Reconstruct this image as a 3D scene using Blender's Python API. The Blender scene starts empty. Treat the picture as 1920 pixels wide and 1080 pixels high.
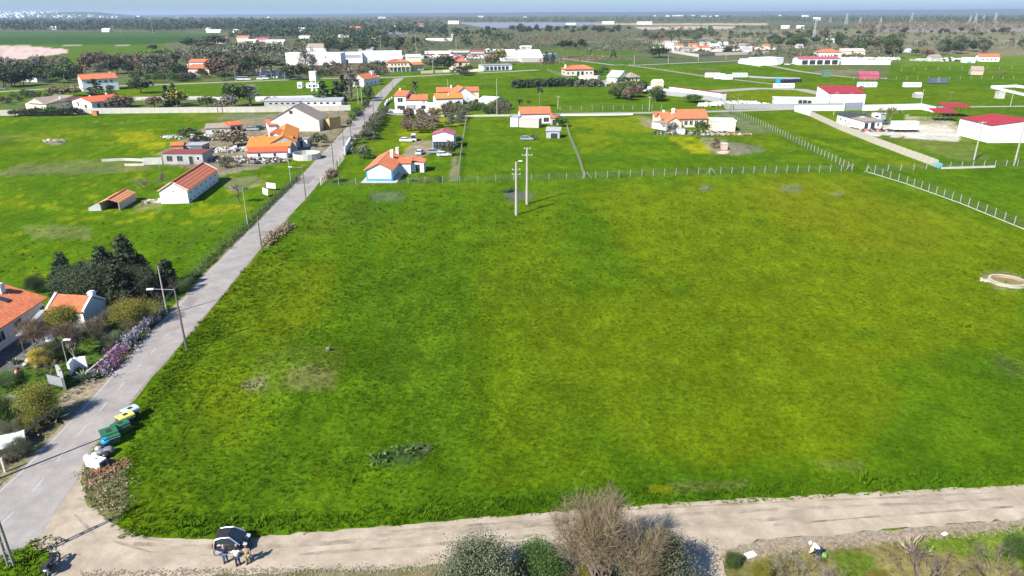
import bpy, math, random
import numpy as np
from mathutils import Matrix, Vector

# ------------------------------------------------------------------ camera, world, sun, exposure
SC = bpy.context.scene
COL = SC.collection
FPX, CAMH, HORY, ROLL = 1320.0, 39.0, 23.0, math.radians(-0.25)
PITCH = math.atan((540 - HORY) / FPX)
SP, CP, SR, CR = math.sin(PITCH), math.cos(PITCH), math.sin(ROLL), math.cos(ROLL)
cam_d = bpy.data.cameras.new('camera')
cam = bpy.data.objects.new('camera', cam_d); COL.objects.link(cam)
cam_d.sensor_width = 36; cam_d.lens = FPX / 1920 * 36; cam_d.clip_start = .5; cam_d.clip_end = 80000
rt = Vector((CR, SR * SP, SR * CP)); up = Vector((-SR, CR * SP, CR * CP)); bk = Vector((0, -CP, SP))
cam.matrix_world = Matrix(((rt.x, up.x, bk.x, 0), (rt.y, up.y, bk.y, 0), (rt.z, up.z, bk.z, CAMH), (0, 0, 0, 1)))
SC.camera = cam

SUN_EL, SHADOW_AZ = 41.0, 48.0            # shadows fall towards this azimuth (from +x)
w = bpy.data.worlds.new('World'); SC.world = w; w.use_nodes = True
nt = w.node_tree; nt.nodes.clear()
sky = nt.nodes.new('ShaderNodeTexSky'); sky.sky_type = 'NISHITA'; sky.sun_disc = False
sky.sun_elevation = math.radians(SUN_EL); sky.sun_rotation = math.radians(270 - SHADOW_AZ)
sky.altitude = 60; sky.air_density = 1.0; sky.dust_density = 0.6; sky.ozone_density = 2.0
bg = nt.nodes.new('ShaderNodeBackground'); bg.inputs[1].default_value = 0.082
wo = nt.nodes.new('ShaderNodeOutputWorld')
tint = nt.nodes.new('ShaderNodeMix'); tint.data_type = 'RGBA'; tint.blend_type = 'MULTIPLY'; tint.inputs[0].default_value = 1; tint.inputs[7].default_value = (.50, .71, 1.02, 1)
nt.links.new(sky.outputs[0], tint.inputs[6]); nt.links.new(tint.outputs[2], bg.inputs[0]); nt.links.new(bg.outputs[0], wo.inputs[0])
sd = bpy.data.lights.new('sun', 'SUN'); sd.energy = 4.8; sd.angle = math.radians(.5); sd.color = (1, .955, .88)
sun = bpy.data.objects.new('sun', sd); COL.objects.link(sun)
_a, _e = math.radians(SHADOW_AZ), math.radians(SUN_EL)
sun.rotation_euler = Vector((-math.cos(_a) * math.cos(_e), -math.sin(_a) * math.cos(_e), math.sin(_e))).to_track_quat('Z', 'Y').to_euler()
sun.location = (-40, -40, 60)
SC.view_settings.view_transform = 'Standard'; SC.view_settings.look = 'None'
SC.view_settings.exposure = 1.05; SC.view_settings.gamma = 1; SC.view_settings.use_curve_mapping = False

# ------------------------------------------------------------------ measuring helpers (survey of the place)
def G(px, py, z=0.0):
    """world x, y of the spot seen at photo pixel px, py that lies z metres above the ground"""
    u, v = px - 960, 540 - py
    u, v = u * CR - v * SR, u * SR + v * CR
    Y = FPX * CP + v * SP; Z = -FPX * SP + v * CP
    t = -(CAMH - z) / Z
    return (u * t, Y * t)
def proj(X, Y, Z=0.0):
    z = Z - CAMH
    zc = Y * CP - z * SP; yc = Y * SP + z * CP
    u = X / zc * FPX; v = yc / zc * FPX
    u, v = u * CR + v * SR, -u * SR + v * CR
    return 960 + u, 540 - v
def HT(bx, by, ty):
    x, y = G(bx, by); lo, hi = 0., 80.
    for _ in range(40):
        m = (lo + hi) / 2
        if proj(x, y, m)[1] > ty: lo = m
        else: hi = m
    return lo
def g3(p): return G(*p)
R = math.radians
RND = random.Random(7)
NR = np.random.default_rng(11)

# ------------------------------------------------------------------ materials
MATS = {}
def mat(name, col, rough=.9, var=.12, scale=1.0, bump=0.0, metal=0.0, col2=None, spec=.3, island=0.0, stretch=None):
    if name in MATS: return MATS[name]
    m = bpy.data.materials.new(name); m.use_nodes = True
    n = m.node_tree.nodes; l = m.node_tree.links
    b = n['Principled BSDF']; b.inputs['Roughness'].default_value = rough
    b.inputs['Metallic'].default_value = metal; b.inputs['Specular IOR Level'].default_value = spec
    tc = n.new('ShaderNodeTexCoord')
    src = tc.outputs['Object']
    if stretch:
        mp = n.new('ShaderNodeMapping'); mp.inputs['Scale'].default_value = stretch
        l.new(src, mp.inputs[0]); src = mp.outputs[0]
    nz = n.new('ShaderNodeTexNoise'); nz.inputs['Scale'].default_value = scale; nz.inputs['Detail'].default_value = 5
    nz.inputs['Roughness'].default_value = .65
    l.new(src, nz.inputs['Vector'])
    cr = n.new('ShaderNodeValToRGB')
    c2 = col2 or tuple(min(1, c * (1 + var)) for c in col); c1 = tuple(c * (1 - var) for c in col)
    cr.color_ramp.elements[0].position = .3; cr.color_ramp.elements[1].position = .7
    cr.color_ramp.elements[0].color = (*c1, 1); cr.color_ramp.elements[1].color = (*c2, 1)
    l.new(nz.outputs['Fac'], cr.inputs[0])
    out = cr.outputs[0]
    if island:
        ge = n.new('ShaderNodeNewGeometry'); hs = n.new('ShaderNodeHueSaturation')
        mr = n.new('ShaderNodeMapRange'); mr.inputs[3].default_value = 1 - island; mr.inputs[4].default_value = 1 + island
        oi = n.new('ShaderNodeObjectInfo'); ad = n.new('ShaderNodeMath'); ad.operation = 'ADD'
        m2 = n.new('ShaderNodeMapRange'); m2.inputs[3].default_value = -.18; m2.inputs[4].default_value = .18
        l.new(ge.outputs['Random Per Island'], mr.inputs[0]); l.new(oi.outputs['Random'], m2.inputs[0])
        l.new(mr.outputs[0], ad.inputs[0]); l.new(m2.outputs[0], ad.inputs[1])
        l.new(ad.outputs[0], hs.inputs['Value']); l.new(out, hs.inputs['Color'])
        m3 = n.new('ShaderNodeMapRange'); m3.inputs[3].default_value = .485; m3.inputs[4].default_value = .515
        l.new(oi.outputs['Random'], m3.inputs[0]); l.new(m3.outputs[0], hs.inputs['Hue'])
        out = hs.outputs[0]
    l.new(out, b.inputs['Base Color'])
    if bump:
        bm_ = n.new('ShaderNodeBump'); bm_.inputs['Strength'].default_value = bump; bm_.inputs['Distance'].default_value = .1
        l.new(nz.outputs['Fac'], bm_.inputs['Height']); l.new(bm_.outputs[0], b.inputs['Normal'])
    MATS[name] = m; return m
def wall_mat(name, col, var=.06, dirt=(.25, .22, .17), amount=.45):
    """plaster with streaky weathering"""
    if name in MATS: return MATS[name]
    m = mat(name, col, .92, var, .6, .1)
    n = m.node_tree.nodes; l = m.node_tree.links; b = n['Principled BSDF']
    tc = n['Texture Coordinate'] if 'Texture Coordinate' in n else [x for x in n if x.type == 'TEX_COORD'][0]
    mp = n.new('ShaderNodeMapping'); mp.inputs['Scale'].default_value = (1.6, 1.6, .25)
    nz = n.new('ShaderNodeTexNoise'); nz.inputs['Scale'].default_value = 1.3; nz.inputs['Detail'].default_value = 8; nz.inputs['Roughness'].default_value = .75
    l.new(tc.outputs['Object'], mp.inputs[0]); l.new(mp.outputs[0], nz.inputs['Vector'])
    mr = n.new('ShaderNodeMapRange'); mr.inputs[1].default_value = .52; mr.inputs[2].default_value = .78; mr.inputs[4].default_value = amount
    l.new(nz.outputs['Fac'], mr.inputs[0])
    mx = n.new('ShaderNodeMix'); mx.data_type = 'RGBA'; mx.inputs[7].default_value = (*dirt, 1)
    src = b.inputs['Base Color'].links[0].from_socket
    l.new(mr.outputs[0], mx.inputs[0]); l.new(src, mx.inputs[6]); l.new(mx.outputs[2], b.inputs['Base Color'])
    return m
def tile_mat(name, c1, c2, moss=.35):
    if name in MATS: return MATS[name]
    m = mat(name, c1, .85, .2, 2.2, .25, col2=c2)
    n = m.node_tree.nodes; l = m.node_tree.links; b = n['Principled BSDF']
    tc = [x for x in n if x.type == 'TEX_COORD'][0]
    nz = n.new('ShaderNodeTexNoise'); nz.inputs['Scale'].default_value = .55; nz.inputs['Detail'].default_value = 7; nz.inputs['Roughness'].default_value = .7
    l.new(tc.outputs['Object'], nz.inputs['Vector'])
    mr = n.new('ShaderNodeMapRange'); mr.inputs[1].default_value = .5; mr.inputs[2].default_value = .75; mr.inputs[4].default_value = moss
    l.new(nz.outputs['Fac'], mr.inputs[0])
    mx = n.new('ShaderNodeMix'); mx.data_type = 'RGBA'; mx.inputs[7].default_value = (.13, .07, .045, 1)
    src = b.inputs['Base Color'].links[0].from_socket
    l.new(mr.outputs[0], mx.inputs[0]); l.new(src, mx.inputs[6]); l.new(mx.outputs[2], b.inputs['Base Color'])
    return m
white = wall_mat('whitewash', (.76, .75, .73), .04, (.40, .37, .32), .5)
cream = wall_mat('cream_plaster', (.72, .62, .44), .05)
pinkw = wall_mat('pale_pink_plaster', (.70, .52, .46), .05)
greyw = wall_mat('grey_render', (.36, .35, .33), .12, (.16, .15, .13), .6)
concr = wall_mat('raw_concrete', (.46, .44, .40), .12, (.2, .18, .15), .6)
panelm = wall_mat('concrete_panel', (.50, .46, .40), .08, (.26, .22, .18), .55)
blue = mat('blue_paint', (.06, .32, .52), .7, .15)
tile = tile_mat('clay_tile', (.42, .11, .045), (.60, .20, .09), .55)
tileo = tile_mat('orange_tile', (.48, .17, .035), (.62, .24, .05), .5)
tiler = tile_mat('red_tile', (.50, .085, .035), (.62, .14, .06), .12)
redm = mat('red_metal_sheet', (.30, .030, .032), .55, .12, .4)
pinkm = mat('faded_red_sheet', (.36, .09, .12), .6, .2, .5)
fibre = tile_mat('fibre_cement', (.27, .21, .17), (.34, .28, .23), .3)
greym = mat('grey_sheet', (.34, .35, .36), .55, .12, .5)
whitem = mat('white_sheet', (.78, .79, .79), .5, .04, .4)
darkm = mat('dark_metal', (.035, .037, .04), .5, .2)
glass = mat('window_glass', (.03, .04, .05), .12, .2, spec=.6)
woodm = mat('weathered_wood', (.17, .13, .10), .9, .25, 3)
polem = mat('pole_wood', (.14, .115, .095), .9, .25, 2, stretch=(3, 3, .4))
polec = mat('pole_concrete', (.36, .34, .29), .9, .15, 2)
brown = mat('brown_door', (.10, .05, .03), .7, .2)
green_p = mat('green_plastic', (.03, .13, .06), .45, .15)
wirem = mat('steel_wire', (.12, .12, .12), .5, .1, metal=.3)
brickm = mat('brick_orange', (.42, .17, .08), .9, .25, 3, .2)
bark = mat('bark', (.16, .125, .10), .95, .3, 6, .4)
palebark = mat('pale_bark', (.34, .27, .20), .95, .25, 6, .3)
LEAF = {
 'dark': mat('leaf_dark', (.028, .048, .018), .75, .3, .6, col2=(.058, .078, .028), island=.45),
 'conifer': mat('leaf_conifer', (.032, .054, .024), .8, .3, .6, col2=(.070, .092, .038), island=.5),
 'green': mat('leaf_green', (.042, .085, .018), .7, .3, .6, col2=(.085, .13, .025), island=.45),
 'olive': mat('leaf_olive', (.080, .088, .045), .7, .3, .6, col2=(.145, .15, .085), island=.5),
 'yellow': mat('leaf_yellowgreen', (.13, .15, .02), .7, .3, .6, col2=(.26, .22, .03), island=.4),
 'gold': mat('leaf_gold', (.35, .25, .015), .7, .2, .6, col2=(.5, .36, .02), island=.3),
 'brown': mat('twig_brown', (.155, .108, .068), .9, .3, .6, col2=(.22, .162, .10), island=.5),
 'grey': mat('twig_grey', (.20, .18, .15), .9, .25, .6, col2=(.32, .29, .25), island=.4),
 'purple': mat('twig_purple', (.12, .085, .075), .9, .25, .6, col2=(.17, .12, .10), island=.4),
 'blue': mat('agave_leaf', (.16, .20, .13), .6, .2, 1, col2=(.26, .29, .17), island=.3),
 'silver': mat('hedge_silver', (.13, .125, .135), .8, .3, 1, col2=(.38, .36, .40), island=.75),
 'magenta': mat('hedge_flowers', (.20, .065, .14), .8, .3, 1, col2=(.34, .15, .27), island=.5),
 'dryg': mat('dry_stalks', (.20, .16, .08), .9, .3, 1, col2=(.34, .28, .15), island=.5),
}

# ------------------------------------------------------------------ mesh helpers
class MB:
    def __init__(s): s.v = []; s.f = []
    def add(s, vs, fs):
        o = len(s.v); s.v.extend([tuple(p) for p in vs]); s.f.extend([tuple(i + o for i in f) for f in fs]); return s
    def box(s, cx, cy, cz, sx, sy, sz, rz=0.0, ry=0.0, rx=0.0):
        p = [(x * sx / 2, y * sy / 2, z * sz / 2) for x in (-1, 1) for y in (-1, 1) for z in (-1, 1)]
        m = Matrix.Rotation(rz, 3, 'Z') @ Matrix.Rotation(ry, 3, 'Y') @ Matrix.Rotation(rx, 3, 'X')
        p = [m @ Vector(q) + Vector((cx, cy, cz)) for q in p]
        return s.add(p, [(0, 1, 3, 2), (4, 6, 7, 5), (0, 4, 5, 1), (2, 3, 7, 6), (0, 2, 6, 4), (1, 5, 7, 3)])
    def b2(s, x0, x1, y0, y1, z0, z1):
        return s.box((x0 + x1) / 2, (y0 + y1) / 2, (z0 + z1) / 2, x1 - x0, y1 - y0, z1 - z0)
    def tube(s, p, q, r0, r1=None, n=6, caps=True):
        r1 = r0 if r1 is None else r1
        p = Vector(p); q = Vector(q); d = (q - p)
        if d.length < 1e-6: return s
        d.normalize(); a = d.orthogonal().normalized(); b = d.cross(a)
        vs = [p + (a * math.cos(t) + b * math.sin(t)) * r0 for t in [2 * math.pi * i / n for i in range(n)]]
        vs += [q + (a * math.cos(t) + b * math.sin(t)) * r1 for t in [2 * math.pi * i / n for i in range(n)]]
        fs = [(i, (i + 1) % n, n + (i + 1) % n, n + i) for i in range(n)]
        if caps: fs += [tuple(range(n - 1, -1, -1)), tuple(range(n, 2 * n))]
        return s.add(vs, fs)
    def extrude(s, prof, x0, x1, axis='x'):
        """prof: list of (a, z); extruded along axis; a is the other horizontal axis"""
        n = len(prof)
        if axis == 'x': vs = [(x0, a, z) for a, z in prof] + [(x1, a, z) for a, z in prof]
        else: vs = [(a, x0, z) for a, z in prof] + [(a, x1, z) for a, z in prof]
        fs = [(i, (i + 1) % n, n + (i + 1) % n, n + i) for i in range(n)] + [tuple(range(n - 1, -1, -1)), tuple(range(n, 2 * n))]
        return s.add(vs, fs)
    def lathe(s, prof, n=12, cx=0, cy=0):
        vs = []; fs = []
        for r, z in prof:
            for i in range(n):
                t = 2 * math.pi * i / n; vs.append((cx + r * math.cos(t), cy + r * math.sin(t), z))
        for k in range(len(prof) - 1):
            for i in range(n):
                j = (i + 1) % n; fs.append((k * n + i, k * n + j, (k + 1) * n + j, (k + 1) * n + i))
        fs.append(tuple(range(n - 1, -1, -1))); fs.append(tuple((len(prof) - 1) * n + i for i in range(n)))
        return s.add(vs, fs)
    def mesh(s, name, m, smooth=False):
        me = bpy.data.meshes.new(name); me.from_pydata(s.v, [], s.f); me.update()
        if m: me.materials.append(m)
        if smooth: me.polygons.foreach_set('use_smooth', [True] * len(me.polygons))
        return me
    def build(s, name, m, parent=None, smooth=False, **kw):
        return put(name, s.mesh(name, m, smooth), parent, **kw)
def put(name, me, parent=None, loc=None, rz=None, scale=None, **kw):
    o = bpy.data.objects.new(name, me); COL.objects.link(o)
    if parent: o.parent = parent
    if loc is not None: o.location = loc
    if rz is not None: o.rotation_euler = (0, 0, rz)
    if scale is not None: o.scale = scale if hasattr(scale, '__len__') else (scale,) * 3
    tag(o, **kw); return o
def tag(o, label=None, cat=None, group=None, kind=None):
    if label: o['label'] = label
    if cat: o['category'] = cat
    if group: o['group'] = group
    if kind: o['kind'] = kind
    return o
def thing(name, label, cat, loc=(0, 0, 0), rz=0.0, group=None, scale=None):
    o = bpy.data.objects.new(name, None); COL.objects.link(o); o.location = loc; o.rotation_euler = (0, 0, rz)
    o.empty_display_size = .5
    if scale is not None: o.scale = scale if hasattr(scale, '__len__') else (scale,) * 3
    return tag(o, label, cat, group)
def npmesh(name, V, F, m, attrs=None):
    """V (n,3), F (m,4) or (m,3) arrays -> mesh"""
    me = bpy.data.meshes.new(name); k = F.shape[1]
    me.vertices.add(len(V)); me.vertices.foreach_set('co', V.astype(np.float32).ravel())
    me.loops.add(F.size); me.loops.foreach_set('vertex_index', F.astype(np.int32).ravel())
    me.polygons.add(len(F)); me.polygons.foreach_set('loop_start', np.arange(0, F.size, k, dtype=np.int32))
    me.polygons.foreach_set('loop_total', np.full(len(F), k, dtype=np.int32))
    me.update(calc_edges=True)
    if m: me.materials.append(m)
    return me
# ------------------------------------------------------------------ the ground: land cover
def vnoise(x, y, s, seed=0):
    x = np.asarray(x, float) / s; y = np.asarray(y, float) / s
    xi = np.floor(x).astype(np.int64); yi = np.floor(y).astype(np.int64); fx = x - xi; fy = y - yi
    fx = fx * fx * (3 - 2 * fx); fy = fy * fy * (3 - 2 * fy)
    def h(a, b):
        n = (a * 374761393 + b * 668265263 + seed * 1442695041) & 0x7fffffff
        n = ((n ^ (n >> 13)) * 1274126177) & 0x7fffffff
        return ((n ^ (n >> 16)) & 0xffff) / 65535.0
    return (h(xi, yi) * (1 - fx) + h(xi + 1, yi) * fx) * (1 - fy) + (h(xi, yi + 1) * (1 - fx) + h(xi + 1, yi + 1) * fx) * fy
def fbm(x, y, s, seed=0, o=4):
    t = 0; a = 1; q = 0
    for i in range(o): t = t + a * vnoise(x, y, s / 2 ** i, seed + i * 17); q += a; a *= .55
    return t / q
def inpoly(x, y, poly):
    r = np.zeros(x.shape, bool); n = len(poly)
    for i in range(n):
        x0, y0 = poly[i]; x1, y1 = poly[(i + 1) % n]
        if y0 == y1: continue
        c = ((y0 > y) != (y1 > y)) & (x < (x1 - x0) * (y - y0) / (y1 - y0) + x0); r ^= c
    return r
GRASS = np.array((.054, .107, .003)); GYEL = np.array((.094, .127, .003)); GDARK = np.array((.033, .079, .003))
GLIGHT = np.array((.078, .140, .006)); DRY = np.array((.17, .15, .075)); SOIL = np.array((.22, .17, .125)); SAND = np.array((.46, .37, .29))
SCRUB = np.array((.088, .092, .046)); FLOW = np.array((.30, .27, .008)); ASHSOIL = np.array((.13, .12, .11)); OCHRE = np.array((.155, .115, .055))
GFAR = np.array((.042, .085, .022)); PINKS = np.array((.42, .31, .27)); HEATH = np.array((.15, .14, .085)); CGRAV = np.array((.46, .42, .37))
# (polygon in survey pixels, colour, strength, edge jitter px)
COVER = [
 # far plain
 ([(-300, 12), (2300, 10), (2300, 118), (1240, 118), (1160, 112), (700, 130), (-300, 150)], SCRUB, 1, 0),
 ([(1300, 55), (2300, 50), (2300, 105), (1900, 108), (1690, 100), (1560, 92), (1300, 90)], HEATH, .9, 3),
 ([(1190, 50), (1380, 49), (1370, 55), (1200, 55)], PINKS, .8, .4), ([(1060, 44), (1440, 43.5), (1440, 47.5), (1260, 47.5), (1060, 46)], SAND, .55, .4),
 ([(1640, 46), (2200, 44), (2200, 60), (1640, 60)], np.array((.19, .17, .15)), .8, 1),
 ([(-300, 59), (330, 60), (420, 66), (330, 76), (250, 84), (130, 86), (-300, 84)], GFAR, 1, .5),
 ([(-300, 69), (400, 69), (300, 83), (-300, 83)], np.array((.026, .066, .012)), .9, .4),
 ([(-300, 83), (300, 84), (330, 95), (250, 108), (120, 125), (-300, 128)], GRASS, .9, 1),
 ([(-300, 84), (110, 85), (240, 84), (240, 85.4), (-300, 86)], SAND, .5, .2),
 ([(-400, 88), (0, 85), (60, 87), (110, 91), (131, 95), (128, 98), (110, 102), (60, 109), (0, 114), (-400, 122)], PINKS, 1, .2),
 ([(1000, 85), (1250, 82), (1240, 96), (1180, 104), (1000, 104)], GRASS, .6, 2),
 ([(1210, 76), (1275, 75), (1275, 84), (1230, 84)], SAND, .8, 1),
 ([(1180, 103), (1440, 118), (1200, 125), (1100, 118)], GFAR, .5, 2),
 ([(1690, 104), (2300, 104), (2300, 120), (1690, 124), (1660, 112)], GLIGHT, .8, 1),
 ([(1500, 123), (1668, 122), (1665, 147), (1560, 142)], SCRUB, .75, 1), ([(1500, 134), (1610, 130), (1650, 138), (1560, 142)], SOIL, .35, 3),
 ([(1240, 163), (1440, 160), (1540, 170), (1540, 185), (1440, 184), (1330, 188), (1290, 172)], GYEL, .6, 2),
 ([(1330, 172), (1430, 168), (1560, 172), (1560, 180), (1430, 182)], GYEL, .5, 2),
 ([(-300, 88), (-300, 240), (0, 165), (600, 128), (620, 140), (0, 175)], SCRUB, .0, 2),
 ([(-200, 120), (620, 118), (740, 120), (740, 142), (600, 146), (400, 152), (0, 166), (-200, 175)], SCRUB, .7, 3),
 ([(0, 190), (140, 185), (230, 182), (640, 170), (640, 208), (0, 205)], SCRUB, .55, 3),
 ([(480, 154), (640, 148), (640, 185), (540, 186), (290, 186), (260, 165)], GRASS, .8, 2),
 ([(760, 160), (1000, 158), (1000, 166), (760, 172)], GDARK, .55, 2),
 # strips of field and fallow on the plain
 ([(600, 88.0), (930, 87.2), (950, 89.2), (580, 90.0)], GFAR, .75, .8),
 ([(960, 100.0), (1180, 99.2), (1200, 102.7), (940, 103.5)], GRASS, .75, .8),
 ([(980, 70.0), (1240, 69.2), (1260, 70.7), (960, 71.5)], DRY * .8, .75, .8),
 ([(1010, 78.0), (1230, 77.2), (1250, 79.2), (990, 80.0)], HEATH, .75, .8),
 ([(1180, 72.0), (1440, 71.2), (1460, 73.2), (1160, 74.0)], SAND * .6, .75, .8),
 ([(1250, 80.0), (1500, 79.2), (1520, 81.7), (1230, 82.5)], GFAR, .75, .8),
 ([(1380, 66.0), (1700, 65.2), (1720, 67.2), (1360, 68.0)], DRY, .75, .8),
 ([(1500, 60.0), (1920, 59.2), (1940, 61.2), (1480, 62.0)], DRY * .9, .75, .8),
 ([(1690, 76.0), (1950, 75.2), (1970, 79.2), (1670, 80.0)], HEATH * 1.2, .75, .8),
 ([(1700, 90.0), (1960, 89.2), (1980, 95.2), (1680, 96.0)], DRY * .8, .75, .8),
 ([(1420, 98.0), (1620, 97.2), (1640, 99.2), (1400, 100.0)], GRASS, .75, .8),
 ([(700, 66.0), (900, 65.2), (920, 67.2), (680, 68.0)], HEATH, .75, .8),
 ([(860, 74.0), (1000, 73.2), (1020, 75.2), (840, 76.0)], DRY * .7, .75, .8),
 ([(1060, 84.0), (1300, 83.2), (1320, 85.2), (1040, 86.0)], HEATH, .75, .8),
 # left farm yard
 ([(380, 240), (520, 212), (640, 205), (660, 225), (600, 290), (500, 310), (420, 330), (300, 305), (300, 285)], SOIL * .9, .8, 5),
 ([(400, 225), (560, 222), (520, 212), (430, 215)], ASHSOIL, .5, 2),
 ([(30, 305), (180, 300), (260, 300), (300, 318), (200, 325), (0, 330)], DRY, .35, 5),
 ([(190, 268), (240, 262), (290, 270), (240, 276)], SOIL, .0, 2), ([(84, 266), (98, 262), (118, 264), (112, 270), (90, 271)], SOIL, .7, 2),
 ([(210, 250), (285, 246), (300, 262), (230, 266)], FLOW, .35, 4), ([(262, 268), (310, 266), (308, 282), (262, 280)], FLOW, .4, 3),
 ([(350, 392), (470, 380), (470, 400), (370, 410)], FLOW, .22, 5),
 ([(40, 425), (100, 415), (180, 428), (170, 448), (60, 445)], DRY, .35, 7), ([(410, 335), (480, 330), (500, 345), (430, 362)], SOIL, .4, 4),
 ([(245, 378), (300, 372), (300, 392), (250, 392)], SOIL, .3, 5),
 # plots behind the field
 ([(690, 255), (745, 200), (870, 215), (862, 280), (700, 290)], GYEL, .35, 4),
 ([(745, 245), (790, 225), (810, 250), (760, 285)], FLOW, .25, 4), ([(820, 215), (862, 215), (860, 235), (815, 232)], FLOW, .45, 4),
 ([(755, 288), (780, 262), (812, 262), (815, 282), (790, 296), (760, 300)], SOIL, .85, 2), ([(845, 300), (858, 285), (860, 340), (842, 340)], SOIL, .5, 2),
 ([(1060, 225), (1200, 216), (1230, 232), (1225, 250), (1070, 240)], FLOW, .22, 6), ([(1080, 250), (1130, 245), (1150, 270), (1090, 290)], FLOW, .14, 6),
 ([(1190, 218), (1220, 220), (1232, 242), (1212, 240)], SOIL, .6, 2),
 ([(1253, 257), (1300, 256), (1335, 275), (1335, 292), (1295, 288)], FLOW, .5, 3), ([(1280, 262), (1300, 262), (1305, 270), (1285, 270)], GRASS, .7, 2),
 ([(1312, 256), (1340, 258), (1400, 272), (1410, 290), (1340, 292), (1325, 275)], SOIL, .6, 3),
 ([(1345, 262), (1425, 272), (1440, 284), (1395, 290), (1360, 272)], ASHSOIL, .55, 3), ([(1378, 252), (1450, 256), (1520, 284), (1440, 286)], GYEL, .5, 4),
 ([(1330, 218), (1375, 214), (1440, 240), (1450, 252), (1380, 250), (1340, 230)], np.array((.10, .12, .05)), .75, 2),
 ([(1340, 207), (1368, 210), (1430, 250), (1400, 236), (1360, 218)], ASHSOIL, .5, 1),
 ([(1590, 228), (1640, 235), (1760, 232), (1800, 250), (1800, 270), (1720, 262), (1620, 250)], CGRAV, .85, 4),
 ([(1700, 215), (1790, 225), (1810, 245), (1700, 250)], SAND, .5, 5), ([(1690, 225), (1760, 215), (1760, 232)], GYEL, .5, 3),
 ([(1520, 215), (1570, 218), (1590, 232), (1545, 226)], GYEL, .5, 2), ([(1800, 255), (1860, 300), (1800, 300), (1640, 255), (1760, 262)], DRY, .25, 6),
 ([(1460, 245), (1760, 315), (1660, 308), (1560, 275)], FLOW, .16, 5),
 ([(1565, 350), (1650, 335), (1710, 345), (1700, 365), (1600, 370)], GDARK, .0, 6),
]
FIELD = [  # patches inside the big field, softer
 ([(1050, 350), (1500, 330), (1560, 330), (1920, 450), (1920, 640), (1500, 700), (1250, 520)], GYEL, .75, 22),
 ([(1380, 345), (1600, 335), (1760, 400), (1800, 470), (1640, 480), (1450, 420)], np.array((.115, .125, .005)), .45, 22),
 ([(1080, 560), (1600, 540), (1700, 760), (1560, 870), (1200, 860), (1050, 700)], GYEL, .65, 26),
 ([(950, 350), (1000, 350), (1150, 900), (900, 930), (880, 560)], GYEL, .35, 24),
 ([(640, 470), (740, 430), (760, 620), (700, 700), (640, 620)], GDARK, .2, 22),
 ([(690, 560), (860, 540), (880, 720), (760, 760)], GLIGHT, .2, 22),
 ([(380, 560), (470, 470), (640, 500), (620, 620), (430, 630)], GYEL, .45, 18),
 ([(380, 700), (520, 720), (560, 800), (420, 860), (330, 760)], GYEL, .25, 20),
 ([(480, 690), (500, 665), (560, 650), (640, 652), (650, 690), (620, 735), (520, 745), (470, 742)], np.array((.076, .120, .010)), .85, 5),
 ([(536, 712), (575, 700), (628, 702), (628, 732), (560, 742), (538, 732)], np.array((.095, .085, .032)), .65, 6), ([(460, 722), (500, 716), (500, 738), (462, 742)], SOIL, .4, 5),
 ([(708, 860), (760, 838), (806, 836), (808, 856), (770, 878), (712, 880)], np.array((.035, .06, .02)), .8, 5), ([(785, 838), (806, 840), (808, 852), (792, 852)], SOIL, .5, 3),
 ([(260, 760), (330, 700), (420, 820), (420, 930), (250, 900)], GDARK, .45, 18),
 ([(900, 930), (1400, 895), (1920, 860), (1920, 905), (1200, 945), (900, 962)], GDARK, .45, 10),
 ([(1250, 905), (1400, 900), (1400, 915), (1260, 922)], OCHRE, .3, 6), ([(1215, 915), (1260, 912), (1260, 924), (1215, 925)], FLOW, .4, 5),
 ([(640, 360), (760, 358), (770, 378), (680, 385)], GDARK, .5, 5), ([(690, 362), (750, 360), (762, 374), (700, 376)], ASHSOIL, .35, 3),
 ([(946, 362), (970, 357), (1002, 364), (998, 374), (955, 378)], np.array((.075, .08, .075)), .8, 2),
 ([(1310, 350), (1330, 349), (1332, 357), (1312, 357)], ASHSOIL, .75, 2), ([(1462, 350), (1500, 346), (1504, 360), (1470, 362)], ASHSOIL, .45, 5),
 ([(1560, 360), (1580, 356), (1580, 368), (1562, 368)], SOIL, .3, 3), ([(1100, 720), (1120, 700), (1135, 800), (1110, 800)], GDARK, .3, 8),
 ([(1860, 660), (1920, 680), (1920, 720), (1870, 700)], np.array((.05, .07, .02)), .6, 8),
 ([(1600, 622), (1640, 620), (1645, 638), (1605, 638)], GDARK, .6, 5), ([(1405, 415), (1440, 412), (1440, 424), (1405, 424)], GDARK, .6, 3),
 ([(560, 395), (700, 380), (720, 420), (600, 440)], np.array((.07, .09, .01)), .4, 14),
 ([(1840, 512), (1880, 508), (1920, 520), (1920, 545), (1860, 545)], SOIL, .35, 4),
]
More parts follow.
